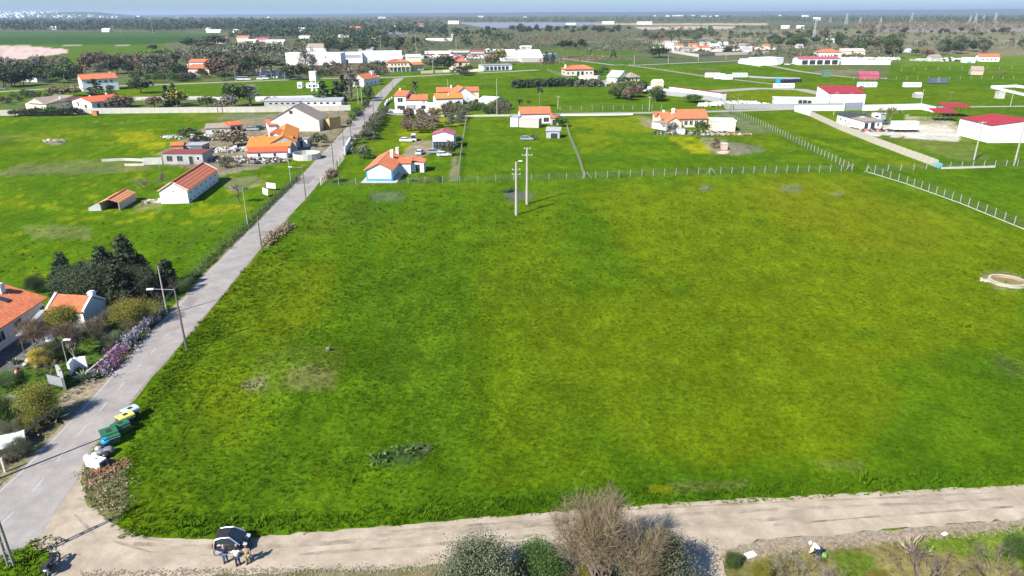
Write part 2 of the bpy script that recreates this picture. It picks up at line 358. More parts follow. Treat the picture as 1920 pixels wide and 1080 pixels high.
NEAR = [
 ([(-300, 700), (60, 640), (200, 590), (330, 540), (300, 600), (110, 740), (40, 850), (-60, 960), (-300, 1000)], np.array((.045, .08, .018)), .7, 4),
 ([(-60, 672), (0, 655), (60, 615), (110, 600), (105, 640), (50, 690), (-60, 700)], np.array((.10, .10, .105)), .95, 2),
 ([(0, 745), (60, 735), (110, 750), (90, 770), (30, 765)], SAND * .6, .5, 3),
 ([(110, 740), (170, 712), (215, 695), (165, 755), (120, 800)], SOIL, .85, 4),
 ([(-100, 860), (30, 845), (100, 790), (125, 790), (70, 850), (0, 930), (-100, 960)], SOIL, .6, 4),
 ([(150, 895), (165, 860), (205, 850), (240, 900), (245, 950), (215, 985), (175, 955), (150, 930)], np.array((.13, .12, .06)), .8, 5),
 ([(1345, 1035), (1440, 1008), (1700, 990), (1920, 975), (1920, 1200), (1380, 1200)], OCHRE, .8, 4),
 ([(1360, 1020), (1560, 1005), (1690, 995), (1700, 1010), (1500, 1030), (1400, 1050)], SOIL * 1.2, .75, 5),
 ([(1560, 1035), (1600, 1025), (1640, 1045), (1680, 1080), (1700, 1150), (1600, 1150)], GRASS, .85, 5),
 ([(1690, 1005), (1800, 1000), (1920, 985), (1920, 1060), (1800, 1040), (1720, 1030)], GLIGHT, .8, 5),
 ([(1640, 1040), (1760, 1030), (1900, 1060), (1920, 1200), (1660, 1200)], np.array((.16, .14, .05)), .6, 6),
 ([(-200, 1010), (70, 1008), (100, 1040), (90, 1100), (-200, 1150)], GLIGHT, .8, 5),
 ([(260, 1074), (830, 1062), (1000, 1050), (1200, 1040), (1300, 1110), (1200, 1300), (-100, 1300), (60, 1100)], SOIL * .75, .7, 6),
 ([(740, 1068), (860, 1060), (900, 1100), (760, 1120)], OCHRE, .5, 6),
]
FIELD_EDGE = [(603, 345), (860, 342), (1095, 335), (1597, 321), (1625, 322), (1990, 452), (1990, 905), (1200, 948), (860, 975), (480, 1008), (300, 1010), (240, 996), (222, 950), (215, 880), (245, 800), (300, 710), (360, 622), (460, 500), (560, 395)]
def cover(X, Y):
    """albedo of the ground cover at world X, Y"""
    X = np.asarray(X, float); Y = np.asarray(Y, float)
    px, py = proj(X, np.maximum(Y, 20.0))
    n1 = fbm(X, Y, 60, 3); n2 = fbm(X, Y, 14, 5); n3 = fbm(X, Y, 3.2, 8, 3); n4 = fbm(X * 4, Y * .6, 30, 12)
    jx = fbm(X, Y, 9, 21) - .5; jy = fbm(X, Y, 9, 31) - .5
    C = GRASS[None] * np.ones((len(X), 1))
    def mixc(C, c, a): return C * (1 - a[:, None]) + np.asarray(c)[None] * a[:, None]
    C = mixc(C, GYEL, np.clip((n1 - .45) * 3, 0, 1) * .6); C = mixc(C, GDARK, np.clip((.5 - n2) * 3.2, 0, 1) * .5)
    C = mixc(C, GLIGHT, np.clip((n3 - .55) * 3, 0, 1) * .35)
    infield = inpoly(px, py, FIELD_EDGE)
    C = mixc(C, GYEL, infield * np.clip((n4 - .45) * 4, 0, 1) * .45); C = mixc(C, GDARK, infield * np.clip((.47 - n4) * 4, 0, 1) * .5); sp = vnoise(X, Y, 1.3, 91); C = mixc(C, GDARK * .7, infield * np.clip((sp - .9) * 9, 0, 1) * .45); C = mixc(C, DRY, infield * np.clip((vnoise(X, Y, 2.1, 55) * n2 - .62) * 9, 0, 1) * .25)
    left = inpoly(px, py, [(-200, 205), (660, 205), (590, 300), (360, 530), (-200, 600)])
    C = mixc(C, FLOW, left * np.clip((n2 * n1 - .30) * 4, 0, 1) * .22); C = mixc(C, DRY, left * np.clip((n1 - .62) * 4, 0, 1) * .3)
    C = mixc(C, FLOW, left * np.clip((vnoise(X, Y, 1.6, 66) * (.4 + n2) - .72) * 7, 0, 1) * .3)
    # rougher meadow strips: short darker and lighter runs across the view
    back = (py < 330) & (py > 120)
    n5 = fbm(X * .5, Y, 7, 44); C = mixc(C, GDARK, back * np.clip((.46 - n5) * 5, 0, 1) * .5); C = mixc(C, GYEL, back * np.clip((n5 - .55) * 5, 0, 1) * .55)
    for lst, soft in ((COVER, 1.0), (NEAR, 1.0)):
        for poly, c, a, j in lst:
            if a <= 0: continue
            m = inpoly(px + jx * j * 4, py + jy * j * 2.2, poly)
            if m.any(): C = mixc(C, c, m * a * np.clip(.55 + n3 * .9, 0, 1))
    for poly, c, a, j in FIELD:
        if a <= 0: continue
        acc = 0
        for k, (ox, oy) in enumerate(((0, 0), (j, 0), (-j, 0), (0, j * .55), (0, -j * .55), (j * .7, j * .4), (-j * .7, -j * .4), (j * .7, -j * .4), (-j * .7, j * .4))):
            acc = acc + inpoly(px + ox + jx * j * 3, py + oy + jy * j * 2, poly)
        C = mixc(C, c, (acc / 9.0) * a * np.clip(.6 + n2 * .7, 0, 1))
    return C * (0.86 + .28 * n3[:, None])
def elev(X, Y):
    """slight relief: an earth mound in the field, the verge lip, a spoil hump"""
    z = np.zeros(len(X))
    for (a, b, sx, sy, h) in ((565, 698, 7.5, 5, 1.25), (757, 862, 3.2, 2.2, .55), (972, 366, 3, 3, -.2), (216, 905, 1.1, 2.0, .22)):
        x0, y0 = G(a, b); z += h * np.exp(-((X - x0) / sx) ** 2 - ((Y - y0) / sy) ** 2)
    return z

# ground sheet: a disc of rings that widen with distance
def make_ground():
    rad = [6.0]
    while rad[-1] < 45000: rad.append(rad[-1] * (1.0145 if rad[-1] < 900 else 1.035))
    rad = np.array(rad)
    ang = np.concatenate([np.radians(np.arange(40, 140, .22)), np.radians(np.arange(140, 400, 6.5))])
    A, Rr = np.meshgrid(ang, rad); X = (Rr * np.cos(A)).ravel(); Y = (Rr * np.sin(A)).ravel()
    C = cover(X, Y); Z = elev(X, Y) * (np.hypot(X, Y) < 400)
    na, nr = len(ang), len(rad)
    i = np.arange(nr - 1)[:, None] * na; j = np.arange(na)[None]; k = (j + 1) % na
    F = np.stack([i + j, i + k, i + na + k, i + na + j], -1).reshape(-1, 4)[:, ::-1]
    V = np.stack([X, Y, Z], 1)
    V = np.vstack([V, [[0, 0, 0]]]); C = np.vstack([C, GRASS[None]])
    me = npmesh('ground', V, F, None)
    at = me.color_attributes.new('cover', 'FLOAT_COLOR', 'POINT')
    at.data.foreach_set('color', np.hstack([C, np.ones((len(C), 1))]).astype(np.float32).ravel())
    m = bpy.data.materials.new('meadow'); m.use_nodes = True; n = m.node_tree.nodes; l = m.node_tree.links; b = n['Principled BSDF']
    b.inputs['Roughness'].default_value = .95; b.inputs['Specular IOR Level'].default_value = .0
    a = n.new('ShaderNodeAttribute'); a.attribute_name = 'cover'
    tc = n.new('ShaderNodeTexCoord'); last = a.outputs['Color']
    bumpsum = None
    for sc_, lo, hi, st, off in ((1.5, .50, 1.62, (1, 1, 1), 0), (.42, .66, 1.38, (1, .5, 1), 5), (.10, .80, 1.22, (1, .6, 1), 9)):
        mp = n.new('ShaderNodeMapping'); mp.inputs['Scale'].default_value = st; mp.inputs['Location'].default_value = (off, off, off)
        nz = n.new('ShaderNodeTexNoise'); nz.inputs['Scale'].default_value = sc_; nz.inputs['Detail'].default_value = 7; nz.inputs['Roughness'].default_value = .72
        l.new(tc.outputs['Object'], mp.inputs[0]); l.new(mp.outputs[0], nz.inputs['Vector'])
        mr = n.new('ShaderNodeMapRange'); mr.inputs[1].default_value = .32; mr.inputs[2].default_value = .68; mr.inputs[3].default_value = lo + .08; mr.inputs[4].default_value = hi - .04
        l.new(nz.outputs['Fac'], mr.inputs[0])
        mu = n.new('ShaderNodeVectorMath'); mu.operation = 'SCALE'; l.new(last, mu.inputs[0]); l.new(mr.outputs[0], mu.inputs['Scale']); last = mu.outputs[0]
        if bumpsum is None: bumpsum = nz.outputs['Fac']
    l.new(last, b.inputs['Base Color'])
    bp = n.new('ShaderNodeBump'); bp.inputs['Strength'].default_value = .55; bp.inputs['Distance'].default_value = .35
    l.new(bumpsum, bp.inputs['Height']); l.new(bp.outputs[0], b.inputs['Normal'])
    me.materials.append(m)
    return put('ground', me, kind='structure')
make_ground()

def sheet(name, pts, z, m, kind='structure', world=False):
    P = pts if world else [G(*p) for p in pts]
    import bmesh
    bm = bmesh.new(); vs = [bm.verts.new((x, y, z)) for x, y in P]; bm.faces.new(vs)
    bmesh.ops.triangulate(bm, faces=bm.faces[:]); bmesh.ops.recalc_face_normals(bm, faces=bm.faces[:])
    for f in bm.faces:
        if f.normal.z < 0: f.normal_flip()
    me = bpy.data.meshes.new(name); bm.to_mesh(me); bm.free(); me.materials.append(m)
    return put(name, me, kind=kind)
asphalt = mat('old_asphalt', (.25, .228, .205), .9, .10, .25, .05, col2=(.32, .292, .265))
def road_detail(m, crack=.35):
    n = m.node_tree.nodes; l = m.node_tree.links; b = n['Principled BSDF']; tc = [x for x in n if x.type == 'TEX_COORD'][0]
    src = b.inputs['Base Color'].links[0].from_socket
    for sc_, lo, hi, a0, a1, det in ((9, .3, .7, .88, 1.12, 3), (.8, .35, .65, .88, 1.08, 8)):
        nz = n.new('ShaderNodeTexNoise'); nz.inputs['Scale'].default_value = sc_; nz.inputs['Detail'].default_value = det; nz.inputs['Roughness'].default_value = .7
        l.new(tc.outputs['Object'], nz.inputs['Vector'])
        mr = n.new('ShaderNodeMapRange'); mr.inputs[1].default_value = lo; mr.inputs[2].default_value = hi; mr.inputs[3].default_value = a0; mr.inputs[4].default_value = a1
        l.new(nz.outputs['Fac'], mr.inputs[0]); mu = n.new('ShaderNodeVectorMath'); mu.operation = 'SCALE'
        l.new(src, mu.inputs[0]); l.new(mr.outputs[0], mu.inputs['Scale']); src = mu.outputs[0]
    l.new(src, b.inputs['Base Color'])
road_detail(asphalt)
dirt = mat('pale_dirt', (.29, .235, .165), .95, .14, .35, .3, col2=(.42, .35, .262)); road_detail(dirt)
rut = mat('wheel_rut', (.21, .165, .115), .95, .25, .5, .3, col2=(.39, .325, .25))
gravel = mat('gravel_edge', (.20, .16, .11), .95, .35, 3, .6, col2=(.33, .275, .20))
concroad = mat('concrete_lane', (.29, .27, .235), .9, .1, .5)
paint = mat('road_paint', (.37, .36, .35), .8, .15, 2)

RL = [(-160, 1045), (0, 918), (51, 870), (119, 802), (162, 757), (213, 700), (249, 662), (277, 628), (315, 591), (360, 541), (385, 514), (420, 480), (480, 420), (540, 358), (592, 302), (642, 249), (660, 228), (681, 206), (702, 183), (716, 169), (727, 159), (738, 148)]
RR = [(-60, 1102), (72, 1009), (140, 905), (170, 840), (210, 795), (247, 750), (281, 708), (320, 668), (345, 637), (360, 620), (400, 573), (450, 512), (502, 449), (547, 400), (580, 364), (610, 327), (642, 290), (660, 267), (680, 238), (697, 222), (711, 196), (719, 186), (735, 167), (747, 155), (759, 145)]
sheet('road', RL + RR[::-1], .020, asphalt)
def strip(pts, wid, off=0.0, world=False):
    P = pts if world else [G(*p) for p in pts]
    Lf, Rt = [], []
    for i, p in enumerate(P):
        a = P[max(0, i - 1)]; b = P[min(len(P) - 1, i + 1)]; d = Vector((b[0] - a[0], b[1] - a[1])).normalized(); nn = Vector((-d.y, d.x))
        c = Vector(p) + nn * off; Lf.append(tuple(c + nn * wid / 2)); Rt.append(tuple(c - nn * wid / 2))
    return Lf + Rt[::-1]
def strip_sheet(name, pts, wid, z, m, off=0.0, kind='structure'):
    P = [G(*p) for p in pts]; q = strip(P, wid, off, True); n = len(P)
    V = [(x, y, z) for x, y in q]; F = [(i, 2 * n - 1 - i, 2 * n - 2 - i, i + 1) for i in range(n - 1)]
    mb = MB(); mb.add(V, F); return mb.build(name, m, kind=kind)
# crossing road by the factory, lanes, dirt tracks
strip_sheet('cross_road', [(-300, 190), (-60, 177), (16, 171), (155, 163), (300, 159), (480, 152), (600, 147.5), (740, 145), (850, 139), (960, 134), (1010, 131)], 6.5, .040, asphalt)
strip_sheet('side_lane', [(706, 208), (735, 214), (850, 217), (1000, 215), (1100, 213), (1250, 211), (1340, 209), (1440, 206), (1500, 204)], 5.0, .03, concroad)
strip_sheet('farm_lane', [(1040, 108), (1110, 117), (1150, 122), (1200, 122), (1300, 117.5), (1425, 112)], 5, .06, concroad)
strip_sheet('meadow_lane', [(1165, 121), (1240, 131), (1320, 143), (1400, 152), (1470, 160)], 4, .06, mat('green_lane', (.24, .23, .16), .95, .2, .3))
strip_sheet('yard_lane', [(1250, 173), (1330, 172), (1420, 166), (1500, 168), (1560, 180)], 9, .05, concroad)
strip_sheet('back_lane', [(1740, 201), (1800, 200.5), (1920, 199.5), (2100, 198)], 4, .05, concroad)
strip_sheet('north_track', [(1440, 123), (1500, 134), (1560, 142), (1610, 146), (1665, 147.3)], 5, .06, mat('track_sand', (.30, .26, .19), .95, .15, .3))
strip_sheet('grey_lane', [(1390, 143), (1440, 146), (1500, 147)], 12, .065, greym)
DT = [(45, 1020), (80, 975), (118, 915), (146, 872), (153, 903), (165, 930), (178, 955), (205, 980), (240, 998), (300, 1009), (380, 1012), (480, 1008), (560, 1000), (700, 989), (860, 975), (1000, 962), (1200, 948), (1400, 935), (1600, 925), (1800, 915), (1920, 909), (2150, 895)]
DB = [(2150, 955), (1920, 972), (1800, 983), (1700, 991), (1600, 999), (1440, 1010), (1385, 1021), (1348, 1042), (1362, 1075), (1400, 1150), (1260, 1180), (1225, 1090), (1180, 1045), (1000, 1052), (830, 1060), (700, 1066), (560, 1071), (400, 1078), (300, 1090), (130, 1110), (96, 1090), (104, 1052), (85, 1028)]
def ragged(pts, amp, step=.8, seed=1):
    r = random.Random(seed); P = [G(*p) for p in pts]; out = []
    for a, b in zip(P[:-1], P[1:]):
        L = math.hypot(b[0] - a[0], b[1] - a[1]); n = max(1, int(L / step))
        for i in range(n):
            t = i / n; out.append((a[0] + (b[0] - a[0]) * t + r.uniform(-amp, amp), a[1] + (b[1] - a[1]) * t + r.uniform(-amp, amp)))
    out.append(P[-1]); return out
sheet('dirt_road', ragged(DT, .16) + ragged(DB, .22, seed=2), .012, dirt, world=True)
sheet('dirt_apron', [(62, 1012), (95, 975), (133, 905), (150, 872), (160, 868), (150, 905), (163, 935), (180, 960), (210, 985), (250, 1001), (250, 1030), (100, 1040)], .010, dirt)
for k, (pts, wd) in enumerate((([(250, 1020), (480, 1026), (700, 1012), (1000, 982), (1240, 966), (1500, 953), (1700, 945), (2000, 930)], .45), ([(560, 1040), (800, 1022), (1050, 1000), (1300, 982), (1480, 972)], .4),
        ([(260, 1008), (420, 1032), (600, 1022), (900, 995), (1150, 975), (1300, 965)], .3), ([(140, 965), (180, 1005), (280, 1035), (450, 1045)], .3), ([(1150, 958), (1400, 944), (1650, 934), (1900, 922)], .3), ([(700, 1000), (900, 984), (1060, 972)], .35), ([(1450, 985), (1650, 968), (1900, 950)], .3))):
    q = ragged(pts, .0, 1.6, k)
    L = []; Rr_ = []; r = random.Random(k)
    for i, p in enumerate(q):
        a = q[max(0, i - 1)]; b = q[min(len(q) - 1, i + 1)]; d = Vector((b[0] - a[0], b[1] - a[1])).normalized(); nn = Vector((-d.y, d.x)); hw = wd * r.uniform(.15, .6)
        L.append(tuple(Vector(p) + nn * hw)); Rr_.append(tuple(Vector(p) - nn * hw))
    n = len(q); mb = MB(); mb.add([(x, y, .016 + .002 * k) for x, y in L + Rr_[::-1]], [(i, 2 * n - 1 - i, 2 * n - 2 - i, i + 1) for i in range(n - 1)]); mb.build('wheel_track', rut, kind='structure')
# painted edge line and centre dashes
def mid(t, off):
    """point between the road edges, t along, off 0 left .. 1 right"""
    n = 40
    def along(Pl, t):
        Q = [G(*p) for p in Pl]; D = [0]
        for a, b in zip(Q[:-1], Q[1:]): D.append(D[-1] + math.hypot(b[0] - a[0], b[1] - a[1]))
        s = t * D[-1]
        for i in range(len(D) - 1):
            if D[i + 1] >= s:
                f = (s - D[i]) / max(1e-6, D[i + 1] - D[i]); return (Q[i][0] + (Q[i + 1][0] - Q[i][0]) * f, Q[i][1] + (Q[i + 1][1] - Q[i][1]) * f)
        return Q[-1]
    a = along(RL, t); b = along(RR, t); return (a[0] + (b[0] - a[0]) * off, a[1] + (b[1] - a[1]) * off)
def ribbon(P, wd, z, name, m):
    q = strip(P, wd, 0, True); n = len(P); mb = MB(); mb.add([(x, y, z) for x, y in q], [(i, 2 * n - 1 - i, 2 * n - 2 - i, i + 1) for i in range(n - 1)]); return mb.build(name, m, kind='structure')
ribbon([mid(i / 120, .045) for i in range(1, 100)], .13, .026, 'edge_line', paint)
mb = MB()
for k in [q for q in range(0, 95) if q < 9 or q > 40]:
    t0 = .012 + k * .0105; a = mid(t0, .47); b = mid(t0 + .0042, .47)
    q = strip([a, b], .13, 0, True); mb.add([(x, y, .026) for x, y in q], [(0, 3, 2, 1)])
mb.build('centre_line', paint, kind='structure')
# worn repairs and cracks in the asphalt
patchm = mat('asphalt_patch', (.19, .165, .16), .9, .15, .6, col2=(.24, .215, .21)); crackm = mat('crack_seal', (.09, .085, .08), .8)
for k, (t0, t1, o0, o1) in enumerate(((.30, .322, .1, .62), (.455, .47, .05, .9), (.50, .512, .4, .95), (.56, .60, .08, .92), (.20, .208, .5, .95), (.67, .675, .1, .9), (.12, .128, .12, .42))):
    rr_ = random.Random(k); e = [mid(t0 + (t1 - t0) * i / 8 + rr_.uniform(-.0006, .0006), o0) for i in range(9)] + [mid(t1 - (t1 - t0) * i / 8 + rr_.uniform(-.0006, .0006), o1) for i in range(9)]
    sheet('asphalt_patch', e, .0225 + .0003 * k, patchm, world=True)
for k in range(26):
    rr_ = random.Random(50 + k); t0 = .03 + .9 * k / 26; o0 = rr_.uniform(.06, .4); o1 = o0 + rr_.uniform(.2, .5); q = [mid(t0 + i * .0006 + rr_.uniform(-.0006, .0006), o0 + (min(o1, .96) - o0) * i / 9) for i in range(10)]
    ribbon(q, .05, .0245 + .00005 * k, 'crack', crackm)
# gravel shoulders
for pts, wd in ((RL[1:-1], .7), (RR[2:-2], .45)):
    q = ragged(pts, .12, 2.5, 5); ribbon(q, wd, .015, 'gravel_shoulder', gravel)
sheet('gravel_shoulder', ragged([(1348, 1042), (1385, 1021), (1440, 1010), (1600, 999), (1800, 983), (1920, 972), (2100, 958)], .15, seed=8) + ragged([(2100, 972), (1920, 988), (1800, 998), (1600, 1014), (1440, 1026), (1395, 1040), (1362, 1060)], .2, seed=9), .008, gravel, world=True)
# ------------------------------------------------------------------ vegetation
def leaves(C, n, spread, size, rs, upb=.35, elong=1.5, sq=(1, 1, 1)):
    """n leaf quads round each centre in C (k,3); spread radius; returns V,F"""
    k = len(C); N = k * n
    cen = np.repeat(C, n, 0) + rs.normal(0, 1, (N, 3)) * (np.repeat(np.atleast_1d(spread) * np.ones(k), n)[:, None]) * np.array(sq) * .55
    nr = rs.normal(0, 1, (N, 3)); nr[:, 2] += upb; nr /= np.linalg.norm(nr, axis=1)[:, None]
    t = np.cross(nr, rs.normal(0, 1, (N, 3))); t /= np.linalg.norm(t, axis=1)[:, None] + 1e-9; b = np.cross(nr, t)
    s = size * rs.uniform(.55, 1.25, (N, 1)); t = t * s * elong / 2; b = b * s / 2
    V = np.stack([cen - t - b * .6, cen + t - b, cen + t * .8 + b, cen - t + b * .8], 1).reshape(-1, 3)
    return V, np.arange(N * 4).reshape(-1, 4)
def needles(P, D, L, wd, rs):
    """long thin quads from P along D"""
    N = len(P); s = np.cross(D, rs.normal(0, 1, (N, 3))); s /= np.linalg.norm(s, axis=1)[:, None] + 1e-9; s = s * wd
    e = P + D * L
    V = np.stack([P - s, P + s, e + s * .4, e - s * .4], 1).reshape(-1, 3)
    return V, np.arange(N * 4).reshape(-1, 4)
def join(parts):
    V = []; F = []; o = 0
    for v, f in parts: V.append(v); F.append(f + o); o += len(v)
    return np.vstack(V), np.vstack(F)
def branches(mb, p, d, L, r, depth, rs, tips, droop=0.0, spread=.6, n=3):
    q = p + d * L; mb.tube(p, q, r, r * .62, 5 if depth > 2 else 3, False)
    if depth == 0: tips.append((q, d)); return
    for i in range(n):
        a = Vector((rs.uniform(-1, 1), rs.uniform(-1, 1), rs.uniform(-.6, 1))) * spread
        nd = (d + a); nd.z += .12 - droop; nd.normalize()
        st = p + d * L * rs.uniform(.55, 1.0)
        branches(mb, st, nd, L * rs.uniform(.62, .85), r * .58, depth - 1, rs, tips, droop, spread, n)
def plant_mesh(kind, lod, seed):
    """unit-height plant: list of (part name, mesh)"""
    rs = np.random.default_rng(seed * 7 + 1); rr = random.Random(seed); near = lod == 'near'; mb = MB(); out = []
    if kind in ('oak', 'olive', 'bush', 'euca', 'ball'):
        P = dict(oak=(.40, .40, .33, .62, 26), olive=(.46, .46, .36, .60, 20), bush=(.52, .52, .42, .50, 18), euca=(.26, .26, .42, .58, 24), ball=(.42, .42, .42, .55, 20))[kind]
        rx, ry, rz, cz, k = P; k = int(k * (2.2 if near else 1))
        a = rs.uniform(0, 6.283, k); u = rs.uniform(-.75, 1, k); rad = rs.uniform(.45, .92, k) ** .7; q = np.sqrt(np.maximum(0, 1 - u * u))
        lump = 1 + .22 * np.sin(3 * a + seed) + rs.normal(0, .08, k)
        C = np.stack([rx * rad * q * np.cos(a) * lump, ry * rad * q * np.sin(a) * lump, cz + rz * u * rad], 1)
        C[:, 2] = np.maximum(C[:, 2], .06)
        V, F = leaves(C, 560 if near else 34, .17 if near else .15, .0135 if near else .062, rs)
        if kind != 'bush':
            tips = []; branches(mb, Vector((0, 0, 0)), Vector((rr.uniform(-.1, .1), rr.uniform(-.1, .1), 1)).normalized(), cz * .55, .032 if kind != 'euca' else .022, 3 if near else 1, rr, tips, 0, .55)
        else:
            for i in range(5): mb.tube((0, 0, 0), (rr.uniform(-.3, .3), rr.uniform(-.3, .3), .4), .02, .008, 4, False)
        return [('trunk' if kind != 'bush' else 'stem', mb), ('crown' if kind != 'bush' else 'foliage', V, F)]
    if kind in ('conifer', 'cypress'):
        rb = .30 if kind == 'conifer' else .13; parts = []; nl = 30 if near else 14
        for i in range(nl):
            t = i / (nl - 1); z = .06 + .9 * t; r = rb * (1 - t) ** (.85 if kind == 'conifer' else .55) * (1 if t > .08 else .8) + .01
            m = max(3, int((12 if near else 7) * (1 - t * .7)))
            a = rs.uniform(0, 6.283, m) ; rr_ = r * rs.uniform(.5, 1.15, m)
            C = np.stack([rr_ * np.cos(a), rr_ * np.sin(a), z - rr_ * .15 + rs.normal(0, .012, m)], 1)
            parts.append(leaves(C, 26 if near else 8, .055 if kind == 'conifer' else .04, .022 if near else .05, rs, .1, 1.9, (1, 1, .8)))
        V, F = join(parts); mb.tube((0, 0, 0), (0, 0, .9), .022, .006, 6)
        return [('trunk', mb), ('crown', V, F)]
    if kind == 'pine':
        mb.tube((0, 0, 0), (.02, .01, .55), .018, .013, 6); mb.tube((.02, .01, .55), (0, 0, .85), .013, .005, 5)
        for i in range(5):
            a = rr.uniform(0, 6.28); mb.tube((.01, 0, rr.uniform(.5, .7)), (.2 * math.cos(a), .2 * math.sin(a), rr.uniform(.7, .85)), .008, .003, 4, False)
        k = 22; a = rs.uniform(0, 6.283, k); r = .27 * np.sqrt(rs.uniform(0, 1, k)); C = np.stack([r * np.cos(a), r * np.sin(a), .80 - r * .35 + rs.uniform(-.1, .12, k)], 1)
        V, F = leaves(C, 110 if near else 24, .09, .02 if near else .055, rs, .5, 1.6, (1, 1, .6))
        return [('trunk', mb), ('crown', V, F)]
    if kind in ('bare', 'poplar', 'shrub', 'deadwood'):
        tips = []; d0 = 5 if near else 3
        if kind == 'bare':
            for i in range(3 if near else 1): branches(mb, Vector((0, 0, .0)), Vector((rr.uniform(-.35, .35), rr.uniform(-.35, .35), 1)).normalized(), .27, .016, d0, rr, tips, .02, .62)
        elif kind == 'poplar':
            mb.tube((0, 0, 0), (0, 0, .9), .016, .004, 5)
            for i in range(46):
                z = rr.uniform(.1, .85); a = rr.uniform(0, 6.28); branches(mb, Vector((0, 0, z)), Vector((math.cos(a) * .42, math.sin(a) * .42, 1)).normalized(), .2 * (1.1 - z), .005, 1, rr, tips, 0, .25, 2)
        elif kind == 'shrub':
            for i in range(16 if near else 9):
                a = rr.uniform(0, 6.28); r = rr.uniform(0, .35); branches(mb, Vector((r * math.cos(a), r * math.sin(a), 0)), Vector((math.cos(a) * r * 2.2, math.sin(a) * r * 2.2, .8)).normalized(), .36, .008, 2, rr, tips, 0, .45)
        else:
            for i in range(9):
                a = rr.uniform(0, 6.28); branches(mb, Vector((0, 0, .03)), Vector((math.cos(a), math.sin(a), rr.uniform(.1, .9))).normalized(), .4, .03, 2, rr, tips, 0, .6, 2)
            return [('branches', mb)]
        T = np.array([tuple(p) for p, d in tips]); D = np.array([tuple(d) for p, d in tips])
        m = {'bare': 8 if near else 9, 'poplar': 6, 'shrub': 8}[kind]; T2 = np.repeat(T, m, 0); D2 = np.repeat(D, m, 0) + rs.normal(0, .75, (len(T) * m, 3)); D2 /= np.linalg.norm(D2, axis=1)[:, None]
        L = rs.uniform(.05, .15, (len(T2), 1)); V, F = needles(T2, D2, L, (.0013 if kind == 'bare' else .002) if near else .006, rs)
        return [('limbs', mb), ('twigs', V, F)]
    if kind == 'palm':
        for i in range(6): mb.tube((.01 * math.sin(i), .01 * math.cos(i), i * .135), (.01 * math.sin(i + 1), .01 * math.cos(i + 1), (i + 1) * .135), .030 - i * .002, .028 - i * .002, 7)
        fr = []; dead = []
        for i in range(34):
            a = rs.uniform(0, 6.28); el = rs.uniform(-.5, 1.3) if i < 26 else -1.2; L = .24; p = np.array([0, 0, .82]); pts = [p]
            for s in range(5):
                p = p + np.array([math.cos(a) * math.cos(el), math.sin(a) * math.cos(el), math.sin(el)]) * L / 5; pts.append(p); el -= .28
            sd = np.array([-math.sin(a), math.cos(a), 0]); V = []
            for s, q in enumerate(pts): wv = .034 * math.sin(math.pi * (s + .7) / 6); V += [q - sd * wv - [0, 0, .012], q + [0, 0, .004], q + sd * wv - [0, 0, .012]]
            f = []
            for s in range(5): f += [[s * 3, s * 3 + 1, s * 3 + 4, s * 3 + 3], [s * 3 + 1, s * 3 + 2, s * 3 + 5, s * 3 + 4]]
            (fr if i < 26 else dead).append((np.array(V), np.array(f)))
        V, F = join(fr); V2, F2 = join(dead)
        return [('trunk', mb), ('fronds', V, F), ('dead_fronds', V2, F2)]
    if kind == 'agave':
        for i in range(26):
            a = i * 2.4; el = .25 + 1.1 * (i / 26); L = 1.0 - .25 * (i / 26); p = Vector((0, 0, .05)); d = Vector((math.cos(a) * math.cos(el), math.sin(a) * math.cos(el), math.sin(el))); s = Vector((-math.sin(a), math.cos(a), 0))
            q = p + d * L * .5 + Vector((0, 0, .03)); e = p + d * L
            mb.add([p - s * .05, p + s * .05, q + s * .085, e, q - s * .085, q - Vector((0, 0, .05))], [(0, 1, 2, 5), (0, 5, 4), (5, 2, 3), (5, 3, 4), (0, 4, 5), (1, 0, 5)])
        return [('leaf_rosette', mb)]
LIB = {}
def plant(kind, px, py, h, label, leaf='dark', wood=None, lod='far', wide=1.0, group=None, cat=None, world=None, seed=None, name=None):
    """h: metres if positive; if negative the photo row of the top"""
    x, y = world or G(px, py)
    if h < 0: h = HT(px, py, -h)
    seed = (RND.randrange(4) if lod == 'far' else RND.randrange(100)) if seed is None else seed
    key = (kind, lod, seed, leaf, wood)
    if key not in LIB:
        ps = []
        for p in plant_mesh(kind, lod, seed):
            if isinstance(p[1], MB):
                if kind == 'agave': m_ = LEAF['blue']
                elif kind in ('bare', 'shrub', 'poplar') and p[0] == 'limbs': m_ = wood or bark
                else: m_ = wood or (palebark if kind == 'deadwood' else bark)
                ps.append((p[0], p[1].mesh(p[0], m_)))
            else:
                m_ = LEAF['dryg'] if p[0] == 'dead_fronds' else LEAF[leaf]
                ps.append((p[0], npmesh(p[0], p[1], p[2], m_)))
        LIB[key] = ps
    nm = name or {'oak': 'oak_tree', 'olive': 'olive_tree', 'bush': 'bush', 'euca': 'eucalyptus_tree', 'ball': 'round_tree', 'conifer': 'conifer_tree', 'cypress': 'cypress_tree', 'pine': 'pine_tree',
                  'bare': 'bare_tree', 'poplar': 'poplar_tree', 'shrub': 'twiggy_shrub', 'deadwood': 'dead_branches', 'palm': 'palm_tree', 'agave': 'agave_plant'}[kind]
    cat = cat or ('bush' if kind in ('bush', 'shrub') else 'plant' if kind == 'agave' else 'dead wood' if kind == 'deadwood' else 'tree')
    ps = LIB[key]; rz = RND.uniform(0, 6.28); zz = 0 if abs(x) > 300 else float(elev(np.array([x]), np.array([y]))[0])
    if len(ps) == 1:
        return put(ps[0][0] if False else nm, ps[0][1], None, (x, y, zz), rz, (h * wide, h * wide, h), label=label, cat=cat, group=group)
    t = thing(nm, label, cat, (x, y, zz), rz, group, (h * wide, h * wide, h))
    for n_, me in ps: put(n_, me, t)
    return t
